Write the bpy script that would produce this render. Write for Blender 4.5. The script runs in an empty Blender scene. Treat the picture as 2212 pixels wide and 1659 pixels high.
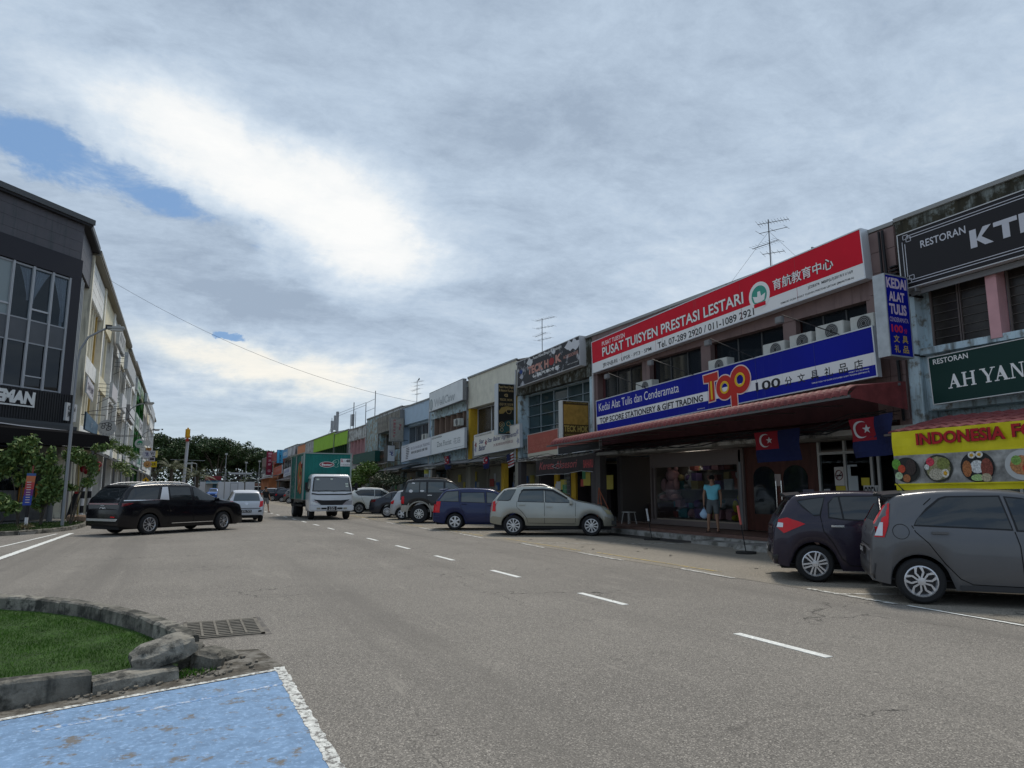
import bpy, bmesh, math, random
from mathutils import Vector, Matrix, geometry
from mathutils.bvhtree import BVHTree
R = math.radians
random.seed(7)
SC = bpy.context.scene
COL = SC.collection

# ------------------------------------------------------------------ camera
cam_data = bpy.data.cameras.new("camera")
cam_data.sensor_width = 36.0
cam_data.lens = 36.0 * 1500.0 / 2212.0
cam_data.clip_start = 0.05
cam_data.clip_end = 6000
cam = bpy.data.objects.new("camera", cam_data)
cam.location = (0, 0, 1.55)
cam.rotation_euler = (R(90) + math.atan(227.5 / 1500.0), 0, R(-25.4))
COL.objects.link(cam)
SC.camera = cam
SC.view_settings.view_transform = 'Standard'
SC.view_settings.look = 'None'
SC.view_settings.gamma = 1
SC.view_settings.use_curve_mapping = False
SC.view_settings.exposure = 0.72
SC.cycles.max_bounces = 6
SC.cycles.transparent_max_bounces = 12
SC.cycles.use_denoising = True

# ------------------------------------------------------------------ world: daylight sky under broken cloud
SUN_EL, SUN_AZ = 60.0, 42.0          # azimuth measured from +Y towards +X
world = bpy.data.worlds.new("World")
SC.world = world
world.use_nodes = True
nt = world.node_tree
nt.nodes.clear()
def N(t, **k):
    n = nt.nodes.new(t)
    for a, b in k.items(): setattr(n, a, b)
    return n
def lnk(a, b): nt.links.new(a, b)
def wmath(op, a, b=None, c=None, clamp=False):
    n = N('ShaderNodeMath', operation=op, use_clamp=clamp)
    for i, v in enumerate((a, b, c)):
        if v is None: continue
        if isinstance(v, (int, float)): n.inputs[i].default_value = v
        else: lnk(v, n.inputs[i])
    return n.outputs[0]
def wmix(f, a, b):
    n = N('ShaderNodeMix', data_type='RGBA')
    lnk(f, n.inputs[0]) if not isinstance(f, float) else setattr(n.inputs[0], 'default_value', f)
    for s, v in ((6, a), (7, b)):
        if isinstance(v, tuple): n.inputs[s].default_value = (*v, 1)
        else: lnk(v, n.inputs[s])
    return n.outputs[2]
def wstep(v, lo, hi):
    n = N('ShaderNodeMapRange', interpolation_type='SMOOTHSTEP')
    lnk(v, n.inputs[0]); n.inputs[1].default_value = lo; n.inputs[2].default_value = hi
    return n.outputs[0]
tc = N('ShaderNodeTexCoord')
sep = N('ShaderNodeSeparateXYZ'); lnk(tc.outputs['Generated'], sep.inputs[0])
zz = wmath('MAXIMUM', sep.outputs[2], 0.0)
den = wmath('ADD', zz, 0.16)
comb = N('ShaderNodeCombineXYZ')
lnk(wmath('DIVIDE', sep.outputs[0], den), comb.inputs[0]); lnk(wmath('DIVIDE', sep.outputs[1], den), comb.inputs[1])
P0 = comb.outputs[0]
def wnoise(vec, scale, detail=6, rough=.55, dist=0.0, stretch=None, off=(0, 0, 0)):
    mp = N('ShaderNodeMapping'); lnk(vec, mp.inputs[0])
    mp.inputs['Location'].default_value = off
    if stretch: mp.inputs['Rotation'].default_value = (0, 0, R(stretch[0])); mp.inputs['Scale'].default_value = (stretch[1], stretch[2], 1)
    n = N('ShaderNodeTexNoise'); lnk(mp.outputs[0], n.inputs['Vector'])
    n.inputs['Scale'].default_value = scale; n.inputs['Detail'].default_value = detail
    n.inputs['Roughness'].default_value = rough; n.inputs['Distortion'].default_value = dist
    return n
# warp
wn = wnoise(P0, 1.3, 4)
vm = N('ShaderNodeVectorMath', operation='SUBTRACT'); lnk(wn.outputs['Color'], vm.inputs[0]); vm.inputs[1].default_value = (.5, .5, .5)
vs = N('ShaderNodeVectorMath', operation='SCALE'); lnk(vm.outputs[0], vs.inputs[0]); vs.inputs['Scale'].default_value = 0.75
va = N('ShaderNodeVectorMath', operation='ADD'); lnk(P0, va.inputs[0]); lnk(vs.outputs[0], va.inputs[1])
PW = va.outputs[0]
def blob(cx, cy, ang, rx, ry, soft=.6):
    mp = N('ShaderNodeMapping', vector_type='TEXTURE'); lnk(PW, mp.inputs[0])
    mp.inputs['Location'].default_value = (cx, cy, 0); mp.inputs['Rotation'].default_value = (0, 0, R(ang)); mp.inputs['Scale'].default_value = (rx, ry, 1)
    ln = N('ShaderNodeVectorMath', operation='LENGTH'); lnk(mp.outputs[0], ln.inputs[0])
    return wstep(ln.outputs['Value'], 1.0, 1.0 - soft)
az = wmath('MULTIPLY', wmath('ARCTAN2', sep.outputs[0], sep.outputs[1]), 57.2958)
el = wmath('MULTIPLY', wmath('ARCSINE', sep.outputs[2]), 57.2958)
cae = N('ShaderNodeCombineXYZ'); lnk(az, cae.inputs[0]); lnk(el, cae.inputs[1])
w2 = wnoise(P0, 3.2, 6, .6, 0.0, (38, 1.0, .45))
vm2 = N('ShaderNodeVectorMath', operation='SUBTRACT'); lnk(w2.outputs['Color'], vm2.inputs[0]); vm2.inputs[1].default_value = (.5, .5, .5)
vs2 = N('ShaderNodeVectorMath', operation='MULTIPLY'); lnk(vm2.outputs[0], vs2.inputs[0]); vs2.inputs[1].default_value = (13, 6.5, 0)
va2 = N('ShaderNodeVectorMath', operation='ADD'); lnk(cae.outputs[0], va2.inputs[0]); lnk(vs2.outputs[0], va2.inputs[1])
PW = va2.outputs[0]
wisps = wnoise(P0, 3.0, 10, .66, .5, (52, .8, 1.2), (1.7, .4, 0)).outputs['Fac']
puffs = wnoise(P0, 8.0, 10, .68, .4, None, (3, 1, 0)).outputs['Fac']
large = wnoise(P0, .9, 3, .5, .2, (40, .6, 1.2), (5, 2, 0)).outputs['Fac']
fine = wnoise(P0, 24, 7, .75, .5, (50, .8, 1.2)).outputs['Fac']
sky = N('ShaderNodeTexSky', sky_type='NISHITA', sun_disc=False, sun_elevation=R(SUN_EL), sun_rotation=R(SUN_AZ))
sky.air_density = 1.0; sky.dust_density = 2.0; sky.ozone_density = 2.0
mulc = N('ShaderNodeMix', data_type='RGBA', blend_type='MULTIPLY'); mulc.inputs[0].default_value = 1.0
lnk(sky.outputs[0], mulc.inputs[6]); mulc.inputs[7].default_value = (.86, .92, 1.0, 1)
blue_sky = wmix(.8, mulc.outputs[2], (1.05, 1.95, 3.4))
# cloud deck brightness: grey-blue base, white thin parts, dark thick parts
white = wmath('MAXIMUM', blob(4, 24.2, -14, 24, 5.2, .9), blob(12, 20.6, -22, 14, 6.4, .9))
white = wmath('MAXIMUM', white, wmath('MULTIPLY', blob(5, 9.8, -8, 20, 3.6, .9), .85))
white = wmath('MAXIMUM', white, wmath('MULTIPLY', blob(45, 17, 0, 16, 7, .9), .3))
dark = wmath('MAXIMUM', blob(26, 29.5, 12, 17, 5.0, .95), wmath('MULTIPLY', blob(3, 15.8, -12, 13, 2.6, .9), .75))
dark = wmath('MAXIMUM', dark, wmath('MULTIPLY', blob(23, 15.6, 4, 11, 2.0, .9), .8))
tex = wmath('ADD', wmath('MULTIPLY', wisps, .55), wmath('ADD', wmath('MULTIPLY', puffs, .28), wmath('MULTIPLY', fine, .17)))
b1 = wmath('ADD', wmath('MULTIPLY', white, .76), wmath('MULTIPLY', dark, -.2))
bright = wmath('ADD', wmath('ADD', b1, .19), wmath('ADD', wmath('MULTIPLY', wmath('SUBTRACT', tex, .5), 1.25), wmath('MULTIPLY', wmath('SUBTRACT', large, .5), .5)), clamp=True)
cr = N('ShaderNodeValToRGB'); lnk(bright, cr.inputs[0]); e = cr.color_ramp.elements
e[0].position = 0; e[0].color = (.265, .33, .42, 1); e[1].position = 1; e[1].color = (.74, .745, .74, 1)
for p_, c_ in ((.25, (.37, .45, .55)), (.55, (.51, .58, .655)), (.8, (.68, .70, .71))): k = e.new(p_); k.color = (*c_, 1)
warm = N('ShaderNodeMix', data_type='RGBA', blend_type='MULTIPLY'); lnk(wmath('MULTIPLY', blob(4, 9.8, -8, 18, 3.4, .9), .9), warm.inputs[0]); lnk(cr.outputs[0], warm.inputs[6]); warm.inputs[7].default_value = (1.02, .97, .88, 1)
c10 = N('ShaderNodeVectorMath', operation='SCALE'); lnk(warm.outputs[2], c10.inputs[0]); c10.inputs['Scale'].default_value = 8.0
hz_ = wstep(el, 9.0, .5)
hmix = wmix(wmath('MULTIPLY', hz_, .75), c10.outputs[0], (4.0, 4.7, 5.0))
# gaps where the blue shows
gap = wmath('MAXIMUM', blob(-10, 22.2, -8, 15, 3.0, .75), blob(3.6, 12.2, -14, 2.6, .75, .6))
cov_n = wmath('ADD', wmath('MULTIPLY', wisps, .5), wmath('MULTIPLY', puffs, .5))
hole = wstep(wmath('ADD', wmath('MULTIPLY', gap, .62), wmath('MULTIPLY', wmath('SUBTRACT', .5, cov_n), 1.9)), .20, .62)
back = wstep(wmath('ADD', sep.outputs[1], wmath('MULTIPLY', cov_n, .6)), .45, -.3)   # broken cloud behind the photographer too
hole2 = wmath('MULTIPLY', wmath('MULTIPLY', back, wstep(cov_n, .52, .44)), .6)
final = wmix(wmath('MAXIMUM', hole, hole2), hmix, blue_sky)
bg = N('ShaderNodeBackground'); lnk(final, bg.inputs[0]); bg.inputs[1].default_value = 0.1
out = N('ShaderNodeOutputWorld'); lnk(bg.outputs[0], out.inputs[0])
# ------------------------------------------------------------------ sun behind thin cloud: one soft lamp
sd = bpy.data.lights.new("sun", 'SUN')
sd.energy = 1.5
sd.angle = R(14)
sd.color = (1.0, .93, .82)
sun = bpy.data.objects.new("sun", sd)
sun.rotation_euler = (R(90 - SUN_EL), 0, R(180 - SUN_AZ))
sun.location = (0, 0, 40)
COL.objects.link(sun)

# ------------------------------------------------------------------ material helper
def M(name, col, rough=.7, metal=0.0, var=0.0, vs=2.0, bump=0.0, bs=30.0, streak=None, blot=None, coat=0.0, spec=.28, emit=None, alpha=None, sc=(1, 1, 1)):
    """col linear base colour; var noise variation; streak=(colour, amount) vertical rain streaks; blot=(colour, amount, scale) patches."""
    m = bpy.data.materials.new(name); m.use_nodes = True
    t = m.node_tree; b = t.nodes['Principled BSDF']
    b.inputs['Roughness'].default_value = rough; b.inputs['Metallic'].default_value = metal
    b.inputs['Coat Weight'].default_value = coat; b.inputs['Coat Roughness'].default_value = .04
    b.inputs['Specular IOR Level'].default_value = spec
    b.inputs['Base Color'].default_value = (*col, 1)
    if emit:
        b.inputs['Emission Color'].default_value = (*emit[0], 1); b.inputs['Emission Strength'].default_value = emit[1]
    if alpha is not None: b.inputs['Alpha'].default_value = alpha
    if not (var or bump or streak or blot): return m
    g = t.nodes.new('ShaderNodeNewGeometry')
    def noise(scale, st=(1, 1, 1), det=4, ro=.6):
        mp = t.nodes.new('ShaderNodeMapping'); mp.inputs['Scale'].default_value = st
        t.links.new(g.outputs['Position'], mp.inputs[0])
        n = t.nodes.new('ShaderNodeTexNoise'); n.inputs['Scale'].default_value = scale; n.inputs['Detail'].default_value = det
        n.inputs['Roughness'].default_value = ro
        t.links.new(mp.outputs[0], n.inputs['Vector']); return n.outputs['Fac']
    def mrange(v, a, c, lo=0.0, hi=1.0):
        n = t.nodes.new('ShaderNodeMapRange'); t.links.new(v, n.inputs[0])
        n.inputs[1].default_value = a; n.inputs[2].default_value = c; n.inputs[3].default_value = lo; n.inputs[4].default_value = hi
        return n.outputs[0]
    def mix(f, a, c):
        n = t.nodes.new('ShaderNodeMix'); n.data_type = 'RGBA'; t.links.new(f, n.inputs[0])
        for s, v in ((6, a), (7, c)):
            if isinstance(v, tuple): n.inputs[s].default_value = (*v, 1)
            else: t.links.new(v, n.inputs[s])
        return n.outputs[2]
    c = tuple(col)
    if var:
        c = mix(mrange(noise(vs, sc), .3, .7), tuple(x * (1 - var) for x in col), tuple(min(1, x * (1 + var)) for x in col))
    if blot:
        c = mix(mrange(noise(blot[2], sc, 7, .68), .62 - .3 * blot[1], .7 - .22 * blot[1]), c, tuple(blot[0]))
    if streak:
        a = mrange(noise(1.6, (3, 3, .22), 6, .7), .70 - .35 * streak[1], .80 - .2 * streak[1])
        c = mix(a, c, tuple(streak[0]))
    if not isinstance(c, tuple): t.links.new(c, b.inputs['Base Color'])
    if bump:
        bp = t.nodes.new('ShaderNodeBump'); bp.inputs['Strength'].default_value = min(1, bump); bp.inputs['Distance'].default_value = .02
        t.links.new(noise(bs, (1, 1, 1), 5), bp.inputs['Height']); t.links.new(bp.outputs[0], b.inputs['Normal'])
    return m
_mc = {}
def P(col, rough=.55, **k):
    """cached plain material"""
    key = (tuple(round(c, 3) for c in col), rough, tuple(sorted((a, str(b)) for a, b in k.items())))
    if key not in _mc: _mc[key] = M('paint', col, rough, **k)
    return _mc[key]
def glass_mat(name, tint, fac=.12, rough=.03):
    m = bpy.data.materials.new(name); m.use_nodes = True; t = m.node_tree; t.nodes.clear()
    o = t.nodes.new('ShaderNodeOutputMaterial'); tr = t.nodes.new('ShaderNodeBsdfTransparent'); gl = t.nodes.new('ShaderNodeBsdfGlossy')
    tr.inputs[0].default_value = (*tint, 1); gl.inputs['Roughness'].default_value = rough; gl.inputs[0].default_value = (.9, .95, 1, 1)
    lw = t.nodes.new('ShaderNodeLayerWeight'); lw.inputs[0].default_value = .5
    pw = t.nodes.new('ShaderNodeMath'); pw.operation = 'POWER'; pw.inputs[1].default_value = 4.0; t.links.new(lw.outputs['Facing'], pw.inputs[0])
    ad = t.nodes.new('ShaderNodeMath'); ad.operation = 'MULTIPLY_ADD'; ad.use_clamp = True; ad.inputs[1].default_value = .6; ad.inputs[2].default_value = .045 + fac
    t.links.new(pw.outputs[0], ad.inputs[0])
    mx = t.nodes.new('ShaderNodeMixShader'); t.links.new(ad.outputs[0], mx.inputs[0]); t.links.new(tr.outputs[0], mx.inputs[1]); t.links.new(gl.outputs[0], mx.inputs[2])
    t.links.new(mx.outputs[0], o.inputs[0]); return m

# ------------------------------------------------------------------ object helpers
def link(o, parent=None):
    COL.objects.link(o)
    if parent is not None: o.parent = parent
    return o
def tag(o, label=None, cat=None, group=None, kind=None):
    if label: o['label'] = label
    if cat: o['category'] = cat
    if group: o['group'] = group
    if kind: o['kind'] = kind
    return o
def thing(name, label, cat, loc=(0, 0, 0), rz=0.0, mtx=None, group=None):
    o = bpy.data.objects.new(name, None); o.empty_display_size = .2
    link(o)
    if mtx is not None: o.matrix_world = mtx
    else: o.location = loc; o.rotation_euler = (0, 0, rz)
    return tag(o, label, cat, group)
def frame(o, ex, ez=(0, 0, 1)):
    """matrix with local x=ex, local y=up-ish, local z=outward (x cross y)"""
    ex = Vector(ex).normalized(); up = Vector(ez); up = (up - ex * up.dot(ex)).normalized(); n = ex.cross(up)
    m = Matrix.Identity(4)
    for i in range(3): m[i][0] = ex[i]; m[i][1] = up[i]; m[i][2] = n[i]; m[i][3] = o[i]
    return m
class MB:
    def __init__(s): s.v = []; s.f = []; s.m = []; s.mi = 0
    def q(s, *pts):
        n = len(s.v); s.v += [tuple(p) for p in pts]; s.f.append(tuple(range(n, n + len(pts)))); s.m.append(s.mi); return s
    def box(s, x0, y0, z0, x1, y1, z1):
        n = len(s.v)
        s.v += [(x0, y0, z0), (x1, y0, z0), (x1, y1, z0), (x0, y1, z0), (x0, y0, z1), (x1, y0, z1), (x1, y1, z1), (x0, y1, z1)]
        for f in ((0, 3, 2, 1), (4, 5, 6, 7), (0, 1, 5, 4), (1, 2, 6, 5), (2, 3, 7, 6), (3, 0, 4, 7)):
            s.f.append(tuple(n + i for i in f)); s.m.append(s.mi)
        return s
    def obox(s, c, ax, hx, hy, hz, up=(0, 0, 1)):
        """box centred c with local x axis ax"""
        ax = Vector(ax).normalized(); u = Vector(up); u = (u - ax * u.dot(ax)).normalized(); w = ax.cross(u); c = Vector(c); n = len(s.v)
        for sx, sy, sz in ((-1, -1, -1), (1, -1, -1), (1, 1, -1), (-1, 1, -1), (-1, -1, 1), (1, -1, 1), (1, 1, 1), (-1, 1, 1)):
            s.v.append(tuple(c + ax * hx * sx + w * hy * sy + u * hz * sz))
        for f in ((0, 3, 2, 1), (4, 5, 6, 7), (0, 1, 5, 4), (1, 2, 6, 5), (2, 3, 7, 6), (3, 0, 4, 7)):
            s.f.append(tuple(n + i for i in f)); s.m.append(s.mi)
        return s
    def tube(s, pts, r, n=6, r1=None, cap=True):
        pts = [Vector(p) for p in pts]; b = len(s.v); k = len(pts)
        for i, p in enumerate(pts):
            d = (pts[min(i + 1, k - 1)] - pts[max(i - 1, 0)]).normalized()
            a = d.orthogonal().normalized() if i == 0 else (a - d * a.dot(d)).normalized()
            c = d.cross(a); rr = r if r1 is None else r + (r1 - r) * i / (k - 1)
            for j in range(n):
                t = 2 * math.pi * j / n; s.v.append(tuple(p + a * rr * math.cos(t) + c * rr * math.sin(t)))
        for i in range(k - 1):
            for j in range(n):
                s.f.append((b + i * n + j, b + i * n + (j + 1) % n, b + (i + 1) * n + (j + 1) % n, b + (i + 1) * n + j)); s.m.append(s.mi)
        if cap:
            s.f.append(tuple(b + j for j in reversed(range(n)))); s.f.append(tuple(b + (k - 1) * n + j for j in range(n))); s.m += [s.mi] * 2
        return s
    def prism(s, poly, z0, z1):
        n = len(s.v); k = len(poly)
        s.v += [(x, y, z0) for x, y in poly] + [(x, y, z1) for x, y in poly]
        s.f.append(tuple(n + i for i in reversed(range(k)))); s.f.append(tuple(n + k + i for i in range(k))); s.m += [s.mi] * 2
        for i in range(k):
            j = (i + 1) % k; s.f.append((n + i, n + j, n + k + j, n + k + i)); s.m.append(s.mi)
        return s
    def lathe(s, prof, n=24, c=(0, 0, 0), axis='y'):
        """prof: (radius, along) pairs, closed with caps at ends if radius 0"""
        b = len(s.v)
        for r, h in prof:
            for j in range(n):
                t = 2 * math.pi * j / n; a, d = r * math.cos(t), r * math.sin(t)
                p = (a, h, d) if axis == 'y' else (a, d, h)
                s.v.append((p[0] + c[0], p[1] + c[1], p[2] + c[2]))
        for i in range(len(prof) - 1):
            for j in range(n):
                s.f.append((b + i * n + j, b + i * n + (j + 1) % n, b + (i + 1) * n + (j + 1) % n, b + (i + 1) * n + j)); s.m.append(s.mi)
        return s
    def mesh(s, name='mesh', mats=(), smooth=None):
        me = bpy.data.meshes.new(name); me.from_pydata(s.v, [], s.f)
        for m in mats: me.materials.append(m)
        if len(mats) > 1: me.polygons.foreach_set('material_index', s.m)
        bm = bmesh.new(); bm.from_mesh(me); bmesh.ops.recalc_face_normals(bm, faces=bm.faces); bm.to_mesh(me); bm.free()
        if smooth:
            me.shade_smooth(); me.set_sharp_from_angle(angle=R(smooth))
        return me
    def go(s, name, mat, parent=None, smooth=None):
        mats = mat if isinstance(mat, (list, tuple)) else [mat]
        return link(bpy.data.objects.new(name, s.mesh(name, mats, smooth)), parent)
def bevel(o, w, seg=2):
    me = o.data; bm = bmesh.new(); bm.from_mesh(me)
    bmesh.ops.bevel(bm, geom=list(bm.edges), offset=w, segments=seg, affect='EDGES', clamp_overlap=True)
    bm.to_mesh(me); bm.free(); me.shade_smooth(); me.set_sharp_from_angle(angle=R(50)); return o
def dup(root, loc=None, rz=None, label=None, mtx=None):
    r = root.copy(); COL.objects.link(r)
    if loc is not None: r.location = loc
    if rz is not None: r.rotation_euler = (0, 0, rz)
    if label: r['label'] = label
    for ch in root.children:
        c = ch.copy(); COL.objects.link(c); c.parent = r
        for g in ch.children:
            d = g.copy(); COL.objects.link(d); d.parent = c
    return r
def text(parent, s, box, mat, z=.006, bold=0.0, shear=0.0, name='lettering', ex=0.0, res=3, space=1.0):
    cu = bpy.data.curves.new('t', 'FONT'); cu.body = s; cu.offset = bold; cu.shear = shear; cu.extrude = ex; cu.resolution_u = res; cu.space_character = space
    o = bpy.data.objects.new('t', cu); me = bpy.data.meshes.new_from_object(o)
    bpy.data.objects.remove(o); bpy.data.curves.remove(cu)
    if not me.vertices: return None
    xs = [v.co.x for v in me.vertices]; ys = [v.co.y for v in me.vertices]
    x0, y0, x1, y1 = box; sx = (x1 - x0) / max(1e-6, max(xs) - min(xs)); sy = (y1 - y0) / max(1e-6, max(ys) - min(ys))
    if ex: zs = 1
    mx, my = min(xs), min(ys)
    for v in me.vertices: v.co = ((v.co.x - mx) * sx + x0, (v.co.y - my) * sy + y0, z + v.co.z)
    me.materials.clear(); me.materials.append(mat)
    for p in me.polygons: p.material_index = 0
    return link(bpy.data.objects.new(name, me), parent)
def ellipse(cx, cy, rx, ry, n=28): return [(cx + rx * math.cos(2 * math.pi * i / n), cy + ry * math.sin(2 * math.pi * i / n)) for i in range(n)]
_fz = [0]
def flat(parent, poly, mat, z=.004, name='print', th=.002):
    _fz[0] = (_fz[0] + 1) % 7; z += _fz[0] * .0004; return MB().prism(poly, z - th, z).go(name, mat, parent)
def rect(x0, y0, x1, y1): return [(x0, y0), (x1, y0), (x1, y1), (x0, y1)]

# ------------------------------------------------------------------ common materials
WHITE = P((.72, .73, .74), .45); OFFW = M('old white paint', (.5, .5, .46), .7, var=.12, streak=((.25, .24, .2), .35))
BLACK = P((.012, .012, .014), .5); DGREY = P((.05, .052, .056), .6); GREY = P((.2, .2, .2), .6); LGREY = P((.45, .46, .47), .55)
RED = P((.5, .02, .025), .4); YEL = P((.75, .6, .02), .5); BLUE = P((.012, .02, .26), .4); SILV = P((.55, .56, .58), .3, metal=.6)
GALV = M('galvanised steel', (.42, .44, .45), .4, metal=.5, var=.15, vs=4); ALU = P((.62, .64, .66), .35, metal=.3)
CONC = M('concrete', (.3, .29, .27), .9, var=.2, vs=3, bump=.4, bs=40, blot=((.12, .115, .1), .5, 2.0))
DARKIN = P((.02, .02, .022), .8); RUBBER = P((.018, .018, .019), .8); CHROME = P((.75, .76, .78), .12, metal=1.0)
WINDARK = P((.012, .016, .02), .04, spec=.6); WINTEAL = P((.03, .055, .06), .05, spec=.6)
GLASS = glass_mat('shop glass', (.78, .8, .8), -.02); CLEAR = glass_mat('window glass', (.72, .78, .8), .05)
# ------------------------------------------------------------------ setting: ground, road, paint
def asphalt(name, base, light, worn):
    m = bpy.data.materials.new(name); m.use_nodes = True; t = m.node_tree; b = t.nodes['Principled BSDF']
    g = t.nodes.new('ShaderNodeNewGeometry')
    def noise(s, d=3, r=.6, st=(1, 1, 1)):
        mp = t.nodes.new('ShaderNodeMapping'); mp.inputs['Scale'].default_value = st; t.links.new(g.outputs['Position'], mp.inputs[0])
        n = t.nodes.new('ShaderNodeTexNoise'); n.inputs['Scale'].default_value = s; n.inputs['Detail'].default_value = d; n.inputs['Roughness'].default_value = r
        t.links.new(mp.outputs[0], n.inputs['Vector']); return n.outputs['Fac']
    def mr(v, a, c):
        n = t.nodes.new('ShaderNodeMapRange'); t.links.new(v, n.inputs[0]); n.inputs[1].default_value = a; n.inputs[2].default_value = c; return n.outputs[0]
    def mix(f, a, c, bt='MIX'):
        n = t.nodes.new('ShaderNodeMix'); n.data_type = 'RGBA'; n.blend_type = bt
        if isinstance(f, float): n.inputs[0].default_value = f
        else: t.links.new(f, n.inputs[0])
        for s, v in ((6, a), (7, c)):
            if isinstance(v, tuple): n.inputs[s].default_value = (*v, 1)
            else: t.links.new(v, n.inputs[s])
        return n.outputs[2]
    vo = t.nodes.new('ShaderNodeTexVoronoi'); vo.inputs['Scale'].default_value = 120; t.links.new(g.outputs['Position'], vo.inputs['Vector'])
    spx = t.nodes.new('ShaderNodeSeparateXYZ'); t.links.new(vo.outputs['Color'], spx.inputs[0])
    c = mix(mr(noise(.35, 5, .6), .35, .65), base, light)
    c = mix(mr(noise(.9, 7, .72, (1, .25, 1)), .56, .72), c, worn)
    dark = tuple(x * .5 for x in base); c2 = mix(mr(spx.outputs[0], .45, .0), c, dark)
    c2 = mix(mr(spx.outputs[1], .70, 1.0), c2, tuple(min(1, x * 1.8) for x in light))
    c2 = mix(mr(noise(16, 4, .8), .60, .72), c2, tuple(x * .6 for x in base))
    c3 = mix(mr(noise(1.7, 6, .7), .64, .74), c2, tuple(x * .62 for x in base)); c3 = mix(mr(noise(3.1, 7, .75, (1.6, .18, 1)), .60, .70), c3, worn); c3 = mix(mr(noise(.7, 4, .6, (1, .03, 1)), .52, .75), c3, tuple(x * .78 for x in base)); c3 = mix(mr(noise(.55, 8, .8, (1, .5, 1)), .66, .69), c3, tuple(x * .5 for x in base))
    v2 = t.nodes.new('ShaderNodeTexVoronoi'); v2.feature = 'DISTANCE_TO_EDGE'; v2.inputs['Scale'].default_value = .42
    wv_ = t.nodes.new('ShaderNodeTexNoise'); wv_.inputs['Scale'].default_value = 2.5; wv_.inputs['Detail'].default_value = 5; t.links.new(g.outputs['Position'], wv_.inputs['Vector'])
    vv_ = t.nodes.new('ShaderNodeVectorMath'); vv_.operation = 'MULTIPLY_ADD'; t.links.new(wv_.outputs['Color'], vv_.inputs[0]); vv_.inputs[1].default_value = (.9, .9, 0); t.links.new(g.outputs['Position'], vv_.inputs[2]); t.links.new(vv_.outputs[0], v2.inputs['Vector'])
    mk_ = t.nodes.new('ShaderNodeMath'); mk_.operation = 'MULTIPLY'; t.links.new(mr(v2.outputs['Distance'], .0055, .001), mk_.inputs[0]); t.links.new(mr(noise(.25, 3), .5, .58), mk_.inputs[1])
    c3 = mix(mk_.outputs[0], c3, tuple(x * .35 for x in base))
    t.links.new(c3, b.inputs['Base Color']); b.inputs['Roughness'].default_value = .85; b.inputs['Specular IOR Level'].default_value = .3
    bp = t.nodes.new('ShaderNodeBump'); bp.inputs['Strength'].default_value = .6; bp.inputs['Distance'].default_value = .006
    t.links.new(vo.outputs['Distance'], bp.inputs['Height']); t.links.new(bp.outputs[0], b.inputs['Normal'])
    return m
ASPH = asphalt('asphalt', (.165, .15, .131), (.215, .196, .17), (.27, .247, .212))
ASPH2 = asphalt('parking asphalt', (.20, .178, .145), (.25, .222, .18), (.29, .258, .21))
EARTH = M('far ground', (.11, .10, .08), .95, var=.3, vs=.2)
def sheet(name, poly, z, mat, label=None, th=0.0):
    b = MB()
    if th: b.prism(poly, z - th, z)
    else: b.q(*[(x, y, z) for x, y in poly])
    o = b.go(name, mat); o['kind'] = 'structure'
    if label: o['label'] = label
    return o
sheet('ground', [(-2500, -600), (2500, -600), (2500, 3500), (-2500, 3500)], -.02, EARTH)
sheet('road', [(-40, -15), (14.6, -15), (14.6, 330), (-5.8, 330), (-5.8, 44), (-30, 20), (-40, 12)], 0.0, ASPH)
sheet('parking_strip', [(9.0, -15), (14.6, -15), (14.6, 300), (9.0, 300)], .004, ASPH2)
def worn_paint(name, col, amount, under=(.16, .15, .138), scale=6.0, edge=None, var=.12):
    m = M(name, col, .7, var=var, vs=7, blot=(tuple(min(1, x * 1.3 + .04) for x in col), .34, 26.0))
    t = m.node_tree; b = t.nodes['Principled BSDF']; g = t.nodes.new('ShaderNodeNewGeometry')
    src = b.inputs['Base Color'].links[0].from_socket
    def nz(s, d, r):
        n = t.nodes.new('ShaderNodeTexNoise'); n.inputs['Scale'].default_value = s; n.inputs['Detail'].default_value = d; n.inputs['Roughness'].default_value = r
        t.links.new(g.outputs['Position'], n.inputs['Vector']); return n.outputs['Fac']
    mr = t.nodes.new('ShaderNodeMapRange'); t.links.new(nz(scale, 8, .75), mr.inputs[0]); mr.inputs[1].default_value = .66 - .25 * amount; mr.inputs[2].default_value = .70 - .2 * amount
    mx = t.nodes.new('ShaderNodeMix'); mx.data_type = 'RGBA'; t.links.new(mr.outputs[0], mx.inputs[0]); t.links.new(src, mx.inputs[6]); mx.inputs[7].default_value = (*under, 1)
    t.links.new(mx.outputs[2], b.inputs['Base Color'])
    bp = t.nodes.new('ShaderNodeBump'); bp.inputs['Strength'].default_value = .7; bp.inputs['Distance'].default_value = .006
    t.links.new(nz(90, 3, .7), bp.inputs['Height']); t.links.new(bp.outputs[0], b.inputs['Normal'])
    return m
LINE = worn_paint('road line paint', (.68, .68, .64), .25, scale=14)
FADED = worn_paint('faded line paint', (.58, .57, .53), .75, under=(.21, .195, .165), scale=9)
FYEL = worn_paint('faded yellow paint', (.46, .33, .10), .7, under=(.21, .195, .165), scale=7)
BAYW = worn_paint('bay white paint', (.60, .60, .56), .7, scale=22)
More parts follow.
